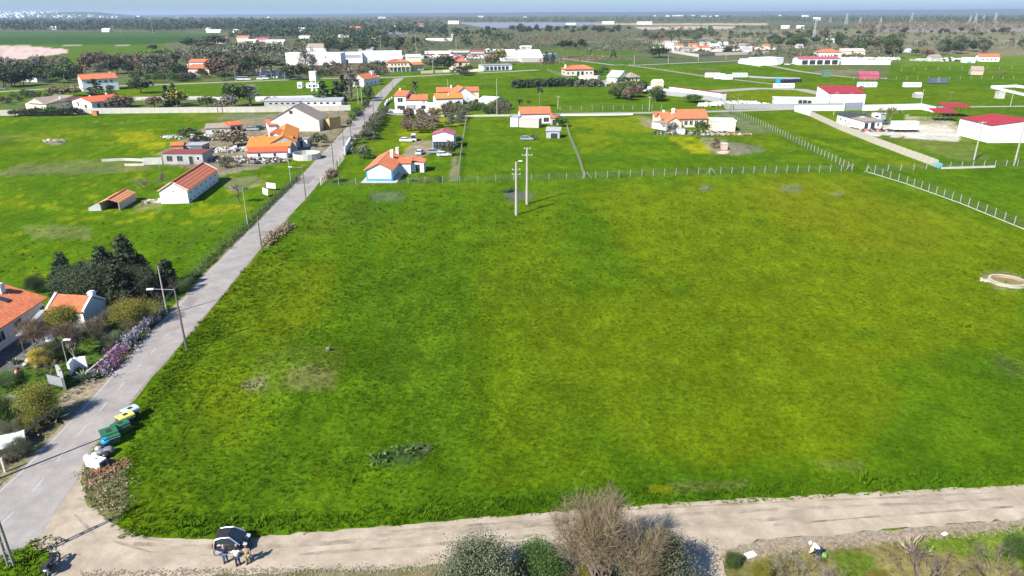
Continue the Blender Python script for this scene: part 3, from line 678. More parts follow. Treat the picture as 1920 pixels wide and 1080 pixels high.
def wid(kind): return dict(oak=.86, olive=.98, bush=1.1, euca=.6, ball=.9, conifer=.6, cypress=.28, pine=.62, bare=.9, poplar=.3, shrub=1.1, deadwood=1.2, palm=.5, agave=1.7)[kind]
def T(kind, px, py, top, wpx, label, leaf='dark', **k):
    """plant from its base, top row and width in survey pixels"""
    x, y = G(px, py); h = HT(px, py, top); zc = math.hypot(y, CAMH) ; zc = y * CP + CAMH * SP
    wm = wpx / FPX * zc
    return plant(kind, px, py, h, label, leaf, wide=wm / (h * wid(kind)), **k)
def belt(kinds, poly, n, hr, label, group, minpx=0, seed=1, cat=None):
    """individual trees scattered over a strip of ground; kinds: list of (kind, leaf)"""
    r = random.Random(seed); xs = [p[0] for p in poly]; ys = [p[1] for p in poly]; k = 0
    while k < n:
        px, py = r.uniform(min(xs), max(xs)), r.uniform(min(ys), max(ys))
        if not inpoly(np.array([px]), np.array([py]), poly)[0]: continue
        kd, lf = r.choice(kinds); u = (px - min(xs)) / (max(xs) - min(xs)); v = (py - min(ys)) / (max(ys) - min(ys)); lw = dict(dark='darker', olive='olive', brown='brownish', green='greener', grey='grey').get(lf, lf)
        lb = '%s %s%s, %s %s' % (lw, 'slender ' if kd in ('euca', 'pine') else '', label, 'front' if v > .5 else 'back', ['left end', 'left half', 'right half', 'right end'][min(3, int(u * 4))])
        plant(kd, px, py, r.uniform(*hr), lb, lf, group=group, wide=r.uniform(.85, 1.35), cat=cat); k += 1
def wood(name, label, poly, n, hr, leaf, seed, q=26, shape=.36, cat='trees'):
    """a far-off mass of trees as one object"""
    rs = np.random.default_rng(seed); xs = [p[0] for p in poly]; ys = [p[1] for p in poly]
    px = rs.uniform(min(xs), max(xs), n * 5); py = rs.uniform(min(ys), max(ys), n * 5); ok = inpoly(px, py, poly); px = px[ok][:n]; py = py[ok][:n]
    W = np.array([G(a, b) for a, b in zip(px, py)]); W = W[vnoise(W[:, 0] * 1.0, W[:, 1] * .5, 60, seed + 3) > .33]; h = rs.uniform(hr[0] * .6, hr[1] * 1.1, len(W)) * (.65 + .7 * vnoise(W[:, 0], W[:, 1], 45, seed))
    parts = []
    C = np.stack([W[:, 0], W[:, 1], h * .62], 1)
    V, F = leaves(C, q, h * shape, 1.0, rs, .5, 1.3, (1, 1, .85))
    cen = V.reshape(-1, 4, 3).mean(1, keepdims=True); sz = np.repeat(h * .17, q)[:, None, None]
    V = (cen + (V.reshape(-1, 4, 3) - cen) * sz).reshape(-1, 3); V[:, 2] = np.maximum(V[:, 2], .1)
    return put(name, npmesh(name, V, F, LEAF[leaf]), label=label, cat=cat, kind='stuff')
# ---- grass tufts
def tufts(name, label, poly, dens, size, seed, excl=(), extra=(1, 1, 1), hk=1.0, ymax=None):
    r = np.random.default_rng(seed); P = [G(*p) for p in poly]; xs = [p[0] for p in P]; ys = [p[1] for p in P]
    area = (max(xs) - min(xs)) * (max(ys) - min(ys)); n = int(area * dens)
    X = r.uniform(min(xs), max(xs), n); Y = r.uniform(min(ys), max(ys), n)
    ok = inpoly(X, Y, P)
    for e in excl: ok &= ~inpoly(X, Y, [G(*p) for p in e])
    # thin with distance
    d = np.hypot(X, Y); ok &= r.uniform(0, 1, n) < np.clip((170 - d) / 80, 0, 1); ok &= r.uniform(0, 1, n) < np.clip((75.0 / d) ** 2.0, .02, 1)
    X = X[ok]; Y = Y[ok]; C = cover(X, Y) * np.array(extra) ; Z = elev(X, Y)
    keep = r.uniform(0, 1, len(X)) < np.clip(.35 + 1.4 * (fbm(X, Y, 5, 77) - .3), .15, 1); X, Y, Z, C = X[keep], Y[keep], Z[keep], C[keep]
    me = bpy.data.meshes.new(name); me.vertices.add(len(X)); me.vertices.foreach_set('co', np.stack([X, Y, Z], 1).astype(np.float32).ravel())
    at = me.attributes.new('cover', 'FLOAT_COLOR', 'POINT'); at.data.foreach_set('color', np.hstack([C, np.ones((len(C), 1))]).astype(np.float32).ravel())
    s = (size * np.exp(r.normal(0, .35, len(X)))).astype(np.float32) * (1 + .012 * np.maximum(np.hypot(X, Y) - 70, 0)).astype(np.float32)
    a2 = me.attributes.new('size', 'FLOAT', 'POINT'); a2.data.foreach_set('value', s)
    o = put(name, me, label=label, cat='grass', kind='stuff')
    src = bpy.data.objects.get('grass_tuft')
    if src is None:
        rs = np.random.default_rng(5); V = []; F = []
        for i in range(16):
            a = rs.uniform(0, 6.28); ln = rs.uniform(.6, 1.1); b = np.array([rs.normal(0, .3), rs.normal(0, .3), -.05]); dd = np.array([math.cos(a) * .75, math.sin(a) * .75, 1.0]) * ln * .5
            sdd = np.array([-math.sin(a), math.cos(a), 0]) * .085; k = len(V); V += [b - sdd, b + sdd, b + dd + sdd * .5 + [0, 0, 0], b + dd - sdd * .5]; F.append([k, k + 1, k + 2, k + 3])
        gm = bpy.data.materials.new('grass_blades'); gm.use_nodes = True; n_ = gm.node_tree.nodes; b_ = n_['Principled BSDF']; b_.inputs['Roughness'].default_value = .85; b_.inputs['Specular IOR Level'].default_value = .0
        an = n_.new('ShaderNodeAttribute'); an.attribute_type = 'INSTANCER'; an.attribute_name = 'cover'
        oi = n_.new('ShaderNodeObjectInfo'); mr = n_.new('ShaderNodeMapRange'); mr.inputs[3].default_value = .9; mr.inputs[4].default_value = 1.45
        sc_ = n_.new('ShaderNodeVectorMath'); sc_.operation = 'SCALE'; l_ = gm.node_tree.links
        l_.new(oi.outputs['Random'], mr.inputs[0]); l_.new(an.outputs['Color'], sc_.inputs[0]); l_.new(mr.outputs[0], sc_.inputs['Scale']); l_.new(sc_.outputs[0], b_.inputs['Base Color'])
        global TUFT; TUFT = bpy.data.objects.new('grass_tuft', npmesh('grass_tuft', np.array(V), np.array(F), gm))
        src = TUFT
    ng = bpy.data.node_groups.get('scatter_tufts')
    if ng is None:
        ng = bpy.data.node_groups.new('scatter_tufts', 'GeometryNodeTree'); ng.interface.new_socket('Geometry', in_out='INPUT', socket_type='NodeSocketGeometry'); ng.interface.new_socket('Geometry', in_out='OUTPUT', socket_type='NodeSocketGeometry')
        N = ng.nodes; L = ng.links; gi = N.new('NodeGroupInput'); go = N.new('NodeGroupOutput'); mp = N.new('GeometryNodeMeshToPoints'); ip = N.new('GeometryNodeInstanceOnPoints'); ob = N.new('GeometryNodeObjectInfo'); ob.inputs[0].default_value = src
        rv = N.new('FunctionNodeRandomValue'); rv.data_type = 'FLOAT_VECTOR'; rv.inputs[0].default_value = (-.25, -.25, 0); rv.inputs[1].default_value = (.25, .25, 6.28)
        na = N.new('GeometryNodeInputNamedAttribute'); na.data_type = 'FLOAT'; na.inputs['Name'].default_value = 'size'
        L.new(gi.outputs[0], mp.inputs[0]); L.new(mp.outputs[0], ip.inputs['Points']); L.new(ob.outputs['Geometry'], ip.inputs['Instance']); L.new(rv.outputs[0], ip.inputs['Rotation']); L.new(na.outputs['Attribute'], ip.inputs['Scale']); L.new(ip.outputs[0], go.inputs[0])
    md = o.modifiers.new('scatter', 'NODES'); md.node_group = ng
    return o
TUFT = None
tufts('grass', 'green spring grass growing over the big near field', [(220, 1012), (1925, 912), (1925, 440), (1500, 340), (640, 350), (460, 500), (240, 800)], 17, .175, 1, excl=([(1100, 1300), (1101, 1300), (1100, 1301)],))
tufts('verge_grass', 'longer ragged grass along the field side of the dirt road', [(225, 1010), (480, 1006), (860, 972), (1200, 945), (1920, 906), (1920, 880), (1200, 915), (860, 940), (480, 970), (250, 950)], 14, .34, 2, extra=(.95, 1.0, 1))
tufts('roadside_grass', 'tall grass lining the right side of the asphalt road', [(235, 790), (345, 640), (460, 505), (510, 455), (560, 470), (400, 640), (300, 760), (250, 880)], 9, .28, 4)
tufts('garden_grass', 'grass and weeds on the ground below the dirt road', [(1360, 1080), (1360, 1040), (1700, 998), (1925, 980), (1925, 1100), (1360, 1120)], 8, .18, 5, extra=(1, 1, 1))
tufts('corner_grass', 'grass on the corner by the leaning roadside pole', [(-20, 1110), (-20, 1050), (70, 1012), (100, 1040), (90, 1100), (-40, 1130)], 18, .3, 6)
tufts('weeds', 'brown and green weeds on the spoil heap at the junction', [(152, 925), (165, 870), (210, 850), (250, 900), (250, 960), (215, 990), (175, 955)], 16, .22, 7)
tufts('left_meadow_grass', 'meadow grass on the left side of the road', [(-20, 520), (350, 530), (460, 425), (480, 390), (300, 400), (-20, 430)], 4, .17, 8)
tufts('left_garden_grass', 'garden lawn and weeds on the left of the road', [(-20, 760), (60, 640), (200, 580), (330, 545), (180, 700), (60, 850), (-20, 900)], 9, .22, 9)
# ------------------------------------------------------------------ builders for walls, fences, houses, cars, poles
def rdir(P, Q): return math.atan2(Q[1] - P[1], Q[0] - P[0])
def pt(p): return G(*p) if not (len(p) == 3 and p[2] == 'w') else (p[0], p[1])
FIXL = []
def win_mesh(w_, h_, frame_m, kind):
    """a window or door of its own: frame mesh and pane mesh, standing on z=0, facing -y"""
    key = ('W', round(w_, 2), round(h_, 2), frame_m.name, kind)
    if key in LIB: return LIB[key]
    f = MB(); t = min(.09, w_ * .12)
    f.b2(-w_ / 2 - t, -w_ / 2, -.06, .0, -t, h_ + t); f.b2(w_ / 2, w_ / 2 + t, -.06, 0, -t, h_ + t); f.b2(-w_ / 2, w_ / 2, -.06, 0, h_, h_ + t)
    if kind != 'd': f.b2(-w_ / 2, w_ / 2, -.09, 0, -t, 0)
    if kind == 'w' and w_ > .8: f.b2(-.025, .025, -.05, -.03, 0, h_)
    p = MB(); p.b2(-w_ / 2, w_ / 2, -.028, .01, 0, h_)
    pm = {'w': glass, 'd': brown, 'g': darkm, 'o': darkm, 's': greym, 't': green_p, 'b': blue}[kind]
    LIB[key] = (f.mesh('frame', frame_m), p.mesh('pane', pm)); return LIB[key]
def roof_mesh(L, W, h, rh, kind, o=.3, th=.14, corr=0.0, oy=None):
    mb = MB(); oy = o if oy is None else oy
    def slope(A, B, C_, D):
        """A,B eave ends; D,C ridge ends (A-D, B-C sides)"""
        A, B, C_, D = map(Vector, (A, B, C_, D)); n = (B - A).cross(D - A).normalized()
        if n.z < 0: n = -n
        if corr and (B - A).length > corr * 2:
            k = max(2, int((B - A).length / corr) * 2); vs = []; amp = min(.09, corr * .2)
            for i in range(k + 1):
                t = i / k; hgt = n * (amp if i % 2 else 0)
                vs += [A.lerp(B, t) + n * th + hgt, D.lerp(C_, t) + n * th + hgt]
            mb.add(vs, [(2 * i, 2 * i + 2, 2 * i + 3, 2 * i + 1) for i in range(k)])
        else: mb.add([A + n * th, B + n * th, C_ + n * th, D + n * th], [(0, 1, 2, 3)])
        mb.add([A, B, C_, D], [(3, 2, 1, 0)])
        for p, q in ((A, B), (B, C_), (D, A)): mb.add([p, q, q + n * th, p + n * th], [(0, 1, 2, 3)])
    if kind in ('gx', 'gy'):
        if kind == 'gx': f = lambda x, y, z: (x, y, z); LL, WW = L, W; ox, oyy = o, oy
        else: f = lambda x, y, z: (y, x, z); LL, WW = W, L; ox, oyy = o, oy
        e = h - oyy * rh / (WW / 2)
        slope(f(-ox, -oyy, e), f(LL + ox, -oyy, e), f(LL + ox, WW / 2, h + rh), f(-ox, WW / 2, h + rh))
        slope(f(LL + ox, WW + oyy, e), f(-ox, WW + oyy, e), f(-ox, WW / 2, h + rh), f(LL + ox, WW / 2, h + rh))
        c = MB(); mb.tube(f(-ox, WW / 2, h + rh + th), f(LL + ox, WW / 2, h + rh + th), .11, .11, 5)
    elif kind == 'hip':
        k = W / 2 * .95 if L >= W else L / 2 * .95; e = h - o * rh / (W / 2)
        if L >= W: r1, r2 = (k, W / 2, h + rh), (L - k, W / 2, h + rh)
        else: r1, r2 = (L / 2, k, h + rh), (L / 2, W - k, h + rh)
        a, b, c, d = (-o, -o, e), (L + o, -o, e), (L + o, W + o, e), (-o, W + o, e)
        if L >= W: slope(a, b, r2, r1); slope(c, d, r1, r2); slope(b, c, r2, r2); slope(d, a, r1, r1)
        else: slope(b, c, r2, r1); slope(d, a, r1, r2); slope(a, b, r1, r1); slope(c, d, r2, r2)
    elif kind == 'flat': mb.b2(-o, L + o, -o, W + o, h, h + max(.12, rh))
    elif kind == 'sf': slope((-o, -o, h), (L + o, -o, h), (L + o, W + o, h + rh), (-o, W + o, h + rh))   # low at the front
    elif kind == 'sb': slope((L + o, W + o, h), (-o, W + o, h), (-o, -o, h + rh), (L + o, -o, h + rh))   # low at the back
    elif kind == 'sr': slope((L + o, -o, h), (L + o, W + o, h), (-o, W + o, h + rh), (-o, -o, h + rh))
    return mb
def wall_mesh(L, W, h, rh, kind, t=.25, base=0.0, open_face=''):
    mb = MB(); h2 = h
    if kind == 'gx':
        mb.extrude([(0, base), (W, base), (W, h), (W / 2, h + rh - .02), (0, h)], 0, L, 'x')
    elif kind == 'gy':
        mb.extrude([(0, base), (L, base), (L, h), (L / 2, h + rh - .02), (0, h)], 0, W, 'y')
    elif kind == 'sf': mb.extrude([(0, base), (W, base), (W, h + rh - .02), (0, h)], 0, L, 'x')
    elif kind == 'sb': mb.extrude([(0, base), (W, base), (W, h), (0, h + rh - .02)], 0, L, 'x')
    elif kind == 'sr': mb.extrude([(0, base), (L, base), (L, h), (0, h + rh - .02)], 0, W, 'y')
    else: mb.b2(0, L, 0, W, base, h)
    return mb
def open_walls(L, W, h, rh, kind, t=.22):
    """three walls and a back with the front left open, or with an opening span"""
    mb = MB(); mb.b2(0, t, 0, W, 0, h); mb.b2(L - t, L, 0, W, 0, h); mb.b2(t, L - t, W - t, W, 0, h + (rh if kind == 'sf' else 0)); return mb
def add_wins(t, L, W, wins, z0=0.0):
    for wv in wins:
        face, u, z, ww, hh, kd = wv[:6]; fm = wv[6] if len(wv) > 6 else whitem
        x, y, r = {'f': (u * L, 0, 0), 'r': (L, u * W, math.pi / 2), 'b': (L - u * L, W, math.pi), 'l': (0, W - u * W, -math.pi / 2)}[face]
        f, p = win_mesh(ww, hh, fm, kd)
        fo = put('door' if kd in 'dt' else 'garage_opening' if kd == 'g' else 'window', f, t, (x, y, z + z0), r)
        put('door_leaf' if kd in 'dt' else 'pane', p, fo)
def ev(face, n, z, w_, h_, k='w', a=.1, b=.9, fm=None):
    return [(face, a + (b - a) * (i + .5) / n, z, w_, h_, k, fm or whitem) for i in range(n)]
def box_house(t, L, W, h, rh, kind, wm, rm, o=.3, corr=0, wins=(), name='', off=(0, 0, 0), rz=0):
    """add wall, roof, windows under thing t; off shifts the block"""
    if off != (0, 0, 0) or rz:
        sub = MB()
    w_ = wall_mesh(L, W, h, rh, kind).build('wall', wm, t); r_ = roof_mesh(L, W, h, rh, kind, o, corr=corr).build('roof', rm, t)
    if off != (0, 0, 0) or rz:
        for q in (w_, r_): q.location = off; q.rotation_euler = (0, 0, rz)
    return w_, r_
def B(name, label, P, Q, d, h, kind='gx', rh=1.4, wm=None, rm=None, o=.3, corr=0, wins=(), chim=(), cat='house', L=None, base=None, group=None, roofp=(), back=True):
    """building whose front foot runs from survey pixel P to Q; d metres deep (away to the left of P->Q)"""
    p = G(*P); q = G(*Q); a = rdir(p, q); L = L or math.hypot(q[0] - p[0], q[1] - p[1])
    if d < 0:   # depth to the right: start from the other end
        a += math.pi; p = q; d = -d
    t = thing(name, label, cat, (p[0], p[1], 0), a, group)
    wm = wm or white; rm = rm or tile
    wall_mesh(L, d, h, rh, kind).build('wall', wm, t)
    r_ = roof_mesh(L, d, h, rh, kind, o, corr=corr).build('roof', rm, t)
    add_wins(t, L, d, wins)
    for cx, cy, cw, ch in chim:
        zc = h + rh * (1 - abs(cy - .5) * 2) if kind == 'gx' else h + rh * (1 - abs(cx - .5) * 2) if kind == 'gy' else h + rh * .5
        c = MB(); c.b2(-cw / 2, cw / 2, -cw / 2, cw / 2, -.8, ch); c.b2(-cw / 2 - .08, cw / 2 + .08, -cw / 2 - .08, cw / 2 + .08, ch, ch + .12); c.b2(-cw / 2 + .05, cw / 2 - .05, -cw / 2 + .05, cw / 2 - .05, ch + .12, ch + .3)
        put('chimney', c.mesh('chimney', white), r_, (cx * L, cy * d, zc))
    if base:
        m = MB(); e = .03; m.b2(-e, L + e, -e, 0, 0, base[0]); m.b2(L, L + e, 0, d, 0, base[0]); m.b2(-e, 0, 0, d, 0, base[0]); m.build('painted_base', base[1], t)
    t['_L'] = L; t['_W'] = d
    del t['_L'], t['_W']
    return t, L, d
def wall_line(name, label, pts, h, th, m, panel=0, cap=None, cat='wall', posts=0, z=0, postm=None):
    """free-standing wall along survey pixels; panel > 0 makes each concrete panel a part"""
    P = [G(*p) for p in pts]; t = thing(name, label, cat, (P[0][0], P[0][1], 0)); o0 = P[0]
    for a, b in zip(P[:-1], P[1:]):
        L = math.hypot(b[0] - a[0], b[1] - a[1]); r = rdir(a, b); ux, uy = math.cos(r), math.sin(r)
        if panel:
            n = max(1, round(L / panel)); l = L / n; key = ('panel', round(l, 3), h, th, m.name)
            if key not in LIB:
                LIB[key] = (MB().b2(.06, l - .06, -th / 2, th / 2, 0, h).mesh('panel', m), MB().b2(-.09, .09, -th / 2 - .05, th / 2 + .05, 0, h + .08).mesh('post', postm or m))
            for i in range(n):
                put('panel', LIB[key][0], t, (a[0] - o0[0] + ux * l * i, a[1] - o0[1] + uy * l * i, RND.uniform(-.02, .02)), r)
                put('post', LIB[key][1], t, (a[0] - o0[0] + ux * l * i, a[1] - o0[1] + uy * l * i, 0), r)
        else:
            put('wall', MB().b2(-th / 2, L + th / 2, -th / 2, th / 2, 0, h).mesh('wall', m), t, (a[0] - o0[0], a[1] - o0[1], 0), r)
            if cap: put('coping', MB().b2(-th / 2 - .06, L + th / 2 + .06, -th / 2 - .06, th / 2 + .06, h, h + .08).mesh('coping', cap), t, (a[0] - o0[0], a[1] - o0[1], 0), r)
            if posts:
                n = max(1, round(L / posts))
                for i in range(n + 1):
                    key = ('wpost', h, th, m.name)
                    if key not in LIB: LIB[key] = MB().b2(-.2, .2, -.2, .2, h + (.08 if cap else 0) + .003, h + .5).mesh('pillar', m)
                    put('pillar', LIB[key], t, (a[0] - o0[0] + ux * L * i / n, a[1] - o0[1] + uy * L * i / n, 0), r)
    return t
_net = None
def netting():
    global _net
    if _net: return _net
    m = bpy.data.materials.new('wire_netting'); m.use_nodes = True; n = m.node_tree.nodes; l = m.node_tree.links; b = n['Principled BSDF']
    b.inputs['Base Color'].default_value = (.10, .11, .09, 1); b.inputs['Roughness'].default_value = .6
    tc = n.new('ShaderNodeTexCoord'); fac = None
    for rot in (.785, -.785):
        mp = n.new('ShaderNodeMapping'); mp.inputs['Rotation'].default_value = (0, rot, 0); wv = n.new('ShaderNodeTexWave'); wv.bands_direction = 'X'; wv.inputs['Scale'].default_value = 3.2
        l.new(tc.outputs['Object'], mp.inputs[0]); l.new(mp.outputs[0], wv.inputs['Vector'])
        g = n.new('ShaderNodeMath'); g.operation = 'GREATER_THAN'; g.inputs[1].default_value = .985; l.new(wv.outputs['Fac'], g.inputs[0])
        if fac is None: fac = g.outputs[0]
        else:
            mx = n.new('ShaderNodeMath'); mx.operation = 'MAXIMUM'; l.new(fac, mx.inputs[0]); l.new(g.outputs[0], mx.inputs[1]); fac = mx.outputs[0]
    l.new(fac, b.inputs['Alpha']); _net = m; return m
def fence(label, pts, step, h, w_=.1, pm=None, net=True, base=0.0, name='fence', brace=(), nh=None, basem=None):
    P = [G(*p) for p in pts]; t = thing(name, label, 'fence', (P[0][0], P[0][1], 0)); o0 = P[0]; pm = pm or panelm
    key = ('fp', w_, h, pm.name)
    if key not in LIB: LIB[key] = MB().b2(-w_ / 2, w_ / 2, -w_ / 2, w_ / 2, -.05, h).mesh('post', pm)
    wr = MB(); kk = 0
    for a, b in zip(P[:-1], P[1:]):
        L = math.hypot(b[0] - a[0], b[1] - a[1]); n = max(1, round(L / step)); r = rdir(a, b); ux, uy = math.cos(r), math.sin(r)
        for i in range(n + (1 if b == P[-1] else 0)):
            po = put('post', LIB[key], t, (a[0] - o0[0] + ux * L * i / n, a[1] - o0[1] + uy * L * i / n, 0), r)
            po.rotation_euler = (RND.gauss(0, .02), RND.gauss(0, .02), r); kk += 1
        if net: put('wire_mesh', MB().add([(0, 0, base), (L, 0, base), (L, 0, (nh or h) * .92), (0, 0, (nh or h) * .92)], [(0, 1, 2, 3)]).mesh('wire_mesh', netting()), t, (a[0] - o0[0], a[1] - o0[1], 0), r)
        for z in (.3, .62, .93): wr.tube((a[0] - o0[0], a[1] - o0[1], z * h), (b[0] - o0[0], b[1] - o0[1], z * h), .008, .008, 3, False)
        if base: put('base_wall', MB().b2(0, L, -.1, .1, 0, base).mesh('base_wall', basem or concr), t, (a[0] - o0[0], a[1] - o0[1], 0), r)
    wr.build('wires', wirem, t)
    for bx, by, ang in brace:
        x, y = G(bx, by); x -= o0[0]; y -= o0[1]
        for s in (-1, 1): put('brace', MB().tube((0, 0, h * .85), (math.cos(ang) * s * 1.3, math.sin(ang) * s * 1.3, 0), .06, .06, 4).mesh('brace', pm), t, (x, y, 0))
    return t
def pole(px, py, h, label, m=None, r=.14, arms=(), lamp=None, name='utility_pole', lean=(0, 0), group=None, world=None, double=False, insul=False):
    x, y = world or G(px, py)
    if h < 0: h = HT(px, py, -h)
    m = m or polem; t = thing(name, label, 'street lamp' if lamp and name == 'street_lamp' else 'utility pole', (x, y, 0), 0, group); t.rotation_euler = (lean[0], lean[1], 0)
    if double:
        for s in (-1, 1): MB().tube((s * .22, 0, -.1), (s * .12, 0, h), .10, .07, 6).build('shaft', m, t)
        mb = MB()
        for i in range(9): mb.box(0, 0, h * (i + .6) / 9.6, .34, .09, .12)
        mb.build('rungs', m, t)
    else: MB().tube((0, 0, -.1), (0, 0, h), r, r * .62, 8).build('shaft', m, t)
    for z, ln, az in arms:
        a = MB().box(0, 0, 0, ln, .1, .1); put('crossarm', a.mesh('crossarm', greym if m is polec else m), t, (0, 0, h - z), az)
        c = MB(); k = max(2, int(ln / .7) + 1)
        for i in range(k): u = -ln / 2 + .1 + (ln - .2) * i / (k - 1); c.tube((u * math.cos(az), u * math.sin(az), h - z + .05), (u * math.cos(az), u * math.sin(az), h - z + .28), .05, .035, 6)
        c.build('insulators', whitem, t)
    if lamp:
        z, ln, az = lamp; e = Vector((math.cos(az) * ln, math.sin(az) * ln, h - z + .25)); c = MB().tube((0, 0, h - z), e, .035, .03, 6)
        hd = c.build('lamp_arm', greym, t); MB().box(e.x + math.cos(az) * .35, e.y + math.sin(az) * .35, e.z + .02, .8, .26, .13, az).build('lamp_head', whitem, hd)
    return t, (x, y, h)
def wires(label, pts, offs=(-.35, .35), r=.018, sag=.5, name='power_line'):
    mb = MB()
    for (x0, y0, z0), (x1, y1, z1) in zip(pts[:-1], pts[1:]):
        a = math.atan2(y1 - y0, x1 - x0) + math.pi / 2
        for k, of in enumerate(offs):
            dx, dy = math.cos(a) * of, math.sin(a) * of; pr = None
            for i in range(9):
                t = i / 8; q = (x0 + (x1 - x0) * t + dx, y0 + (y1 - y0) * t + dy, z0 + (z1 - z0) * t - sag * 4 * t * (1 - t) - .12 * k)
                if pr: mb.tube(pr, q, r, r, 3, False)
                pr = q
    return mb.build(name, wirem, label=label, cat='cable')
def car(label, px, py, deg, col='white', kind='hatch', group=None, name=None, world=None):
    x, y = world or G(px, py); t = thing(name or {'van': 'white_van' if col == 'white' else 'van', 'pickup': 'pickup_truck'}.get(kind, 'parked_car'), label, {'van': 'van', 'pickup': 'pickup'}.get(kind, 'car'), (x, y, 0), R(deg), group)
    cm = {'white': mat('car_white', (.72, .73, .74), .3, .03, spec=.5), 'silver': mat('car_silver', (.42, .43, .45), .3, .03, metal=.4), 'black': mat('car_black', (.015, .016, .018), .22, .05, spec=.5), 'red': mat('car_red', (.30, .03, .03), .3, .05), 'blue': mat('car_blue', (.03, .07, .16), .3, .05), 'grey': mat('car_grey', (.13, .135, .14), .3, .05), 'green': mat('car_green', (.02, .10, .06), .4, .05)}[col]
    L, W, H = {'hatch': (4.1, 1.72, 1.46), 'van': (5.0, 1.9, 2.1), 'pickup': (4.9, 1.75, 1.65)}[kind]
    prof = [(-L / 2, .35), (-L / 2, .82), (-L / 2 + .12, .95), (L / 2 - 1.15, .95), (L / 2 - .25, .80), (L / 2, .62), (L / 2, .3)]
    n = len(prof); vs = []; 
    for s, f in ((-1, 1), (1, 1)): vs += [(a, s * W / 2 * (1 if z < .9 else .93), z) for a, z in prof]
    body = MB(); body.add(vs, [(i, (i + 1) % n, n + (i + 1) % n, n + i) for i in range(n)] + [tuple(range(n - 1, -1, -1)), tuple(range(n, 2 * n))]); body.build('body', cm, t)
    x0, x1, x2, x3 = {'hatch': (-L / 2 + .08, -L / 2 + .5, L / 2 - 1.95, L / 2 - 1.2), 'van': (-L / 2 + .03, -L / 2 + .1, L / 2 - 1.6, L / 2 - .95), 'pickup': (-.35, -.2, .75, 1.35)}[kind]
    cab = MB(); w1, w2 = W / 2 * .93, W / 2 * .76
    cab.add([(x0, -w1, .95), (x3, -w1, .95), (x3, w1, .95), (x0, w1, .95), (x1, -w2, H - .06), (x2, -w2, H - .06), (x2, w2, H - .06), (x1, w2, H - .06)], [(0, 1, 5, 4), (1, 2, 6, 5), (2, 3, 7, 6), (3, 0, 4, 7), (4, 5, 6, 7)])
    cab.build('windows', glass, t)
    r_ = MB(); r_.add([(x1, -w2, H - .05), (x2, -w2, H - .05), (x2, w2, H - .05), (x1, w2, H - .05), (x1 + .1, -w2 * .9, H), (x2 - .1, -w2 * .9, H), (x2 - .1, w2 * .9, H), (x1 + .1, w2 * .9, H)], [(0, 1, 5, 4), (1, 2, 6, 5), (2, 3, 7, 6), (3, 0, 4, 7), (4, 5, 6, 7)])
    for s in (-1, 1):
        for xx, xt in ((x0, x1), (x3, x2), ((x0 + x3) / 2, (x1 + x2) / 2)): r_.tube((xx, s * w1, .95), (xt, s * (w2 + .01), H - .05), .035, .03, 4)
    r_.build('roof', cm, t)
    for wx in (-L / 2 + .75, L / 2 - .8):
        for s in (-1, 1):
            wo_ = MB().tube((wx, s * (W / 2 - .2), .32), (wx, s * (W / 2 + .02), .32), .32, .32, 12).build('wheel', darkm, t); MB().tube((wx, s * (W / 2 + .022), .32), (wx, s * (W / 2 + .035), .32), .2, .18, 10).build('rim', greym, wo_)
    for s in (-1, 1):
        MB().box(L / 2 - .04, s * W * .36, .68, .12, .34, .14).build('headlight', whitem, t); MB().box(-L / 2 + .0, s * W * .40, .78, .06, .22, .2).build('tail_light', redm, t)
    return t
# ------------------------------------------------------------------ buildings
def near_house():
    t, L, d = B('house', 'bluish white house under the big orange tile roof at the left edge', (-70, 707), (88, 597), 10, 3.0, 'gx', 1.9, white, tile, .55, .32,
        wins=[('f', .66, 1.0, 1.5, 1.3, 'w'), ('f', .97, 1.0, .9, 1.0, 'w'), ('r', .3, 1.0, 1.0, 1.1, 'w'), ('f', .45, 1.0, 1.3, 1.2, 'w')], chim=[(.90, .40, .9, 1.0)])
    m = MB(); m.box(L * .80, d * .26, 3.0 + 1.9 * .52 + .27, .9, 1.3, .1, rx=math.atan2(1.9, d / 2)); m.build('skylight', glass, t)
    return t
near_house()
def outhouse():
    t, L, d = B('outhouse', 'small outhouse with orange tiles and raised white gable copings beside the big orange roof', (95, 612), (162, 616), 4.4, 2.3, 'gx', 1.3, wall_mat('grimy_white', (.6, .59, .57), .1, (.3, .29, .26), .6), tile, .12, .3,
        wins=[('f', .8, .0, .9, 1.9, 's'), ('f', .3, .9, .8, .7, 'w')], chim=[(.93, .62, .7, .7)], cat='outhouse')
    for x in (-.12, L - .06):
        m = MB(); 
        for s in (0, 1): m.add([(x, (0 if s == 0 else d), 2.3), (x + .3, (0 if s == 0 else d), 2.3), (x + .3, d / 2, 3.75), (x, d / 2, 3.75), (x, (0 if s == 0 else d), 2.62), (x + .3, (0 if s == 0 else d), 2.62), (x + .3, d / 2, 4.07), (x, d / 2, 4.07)], [(4, 5, 6, 7), (0, 4, 7, 3), (1, 2, 6, 5), (0, 1, 5, 4)])
        m.build('coping', white, t)
outhouse()
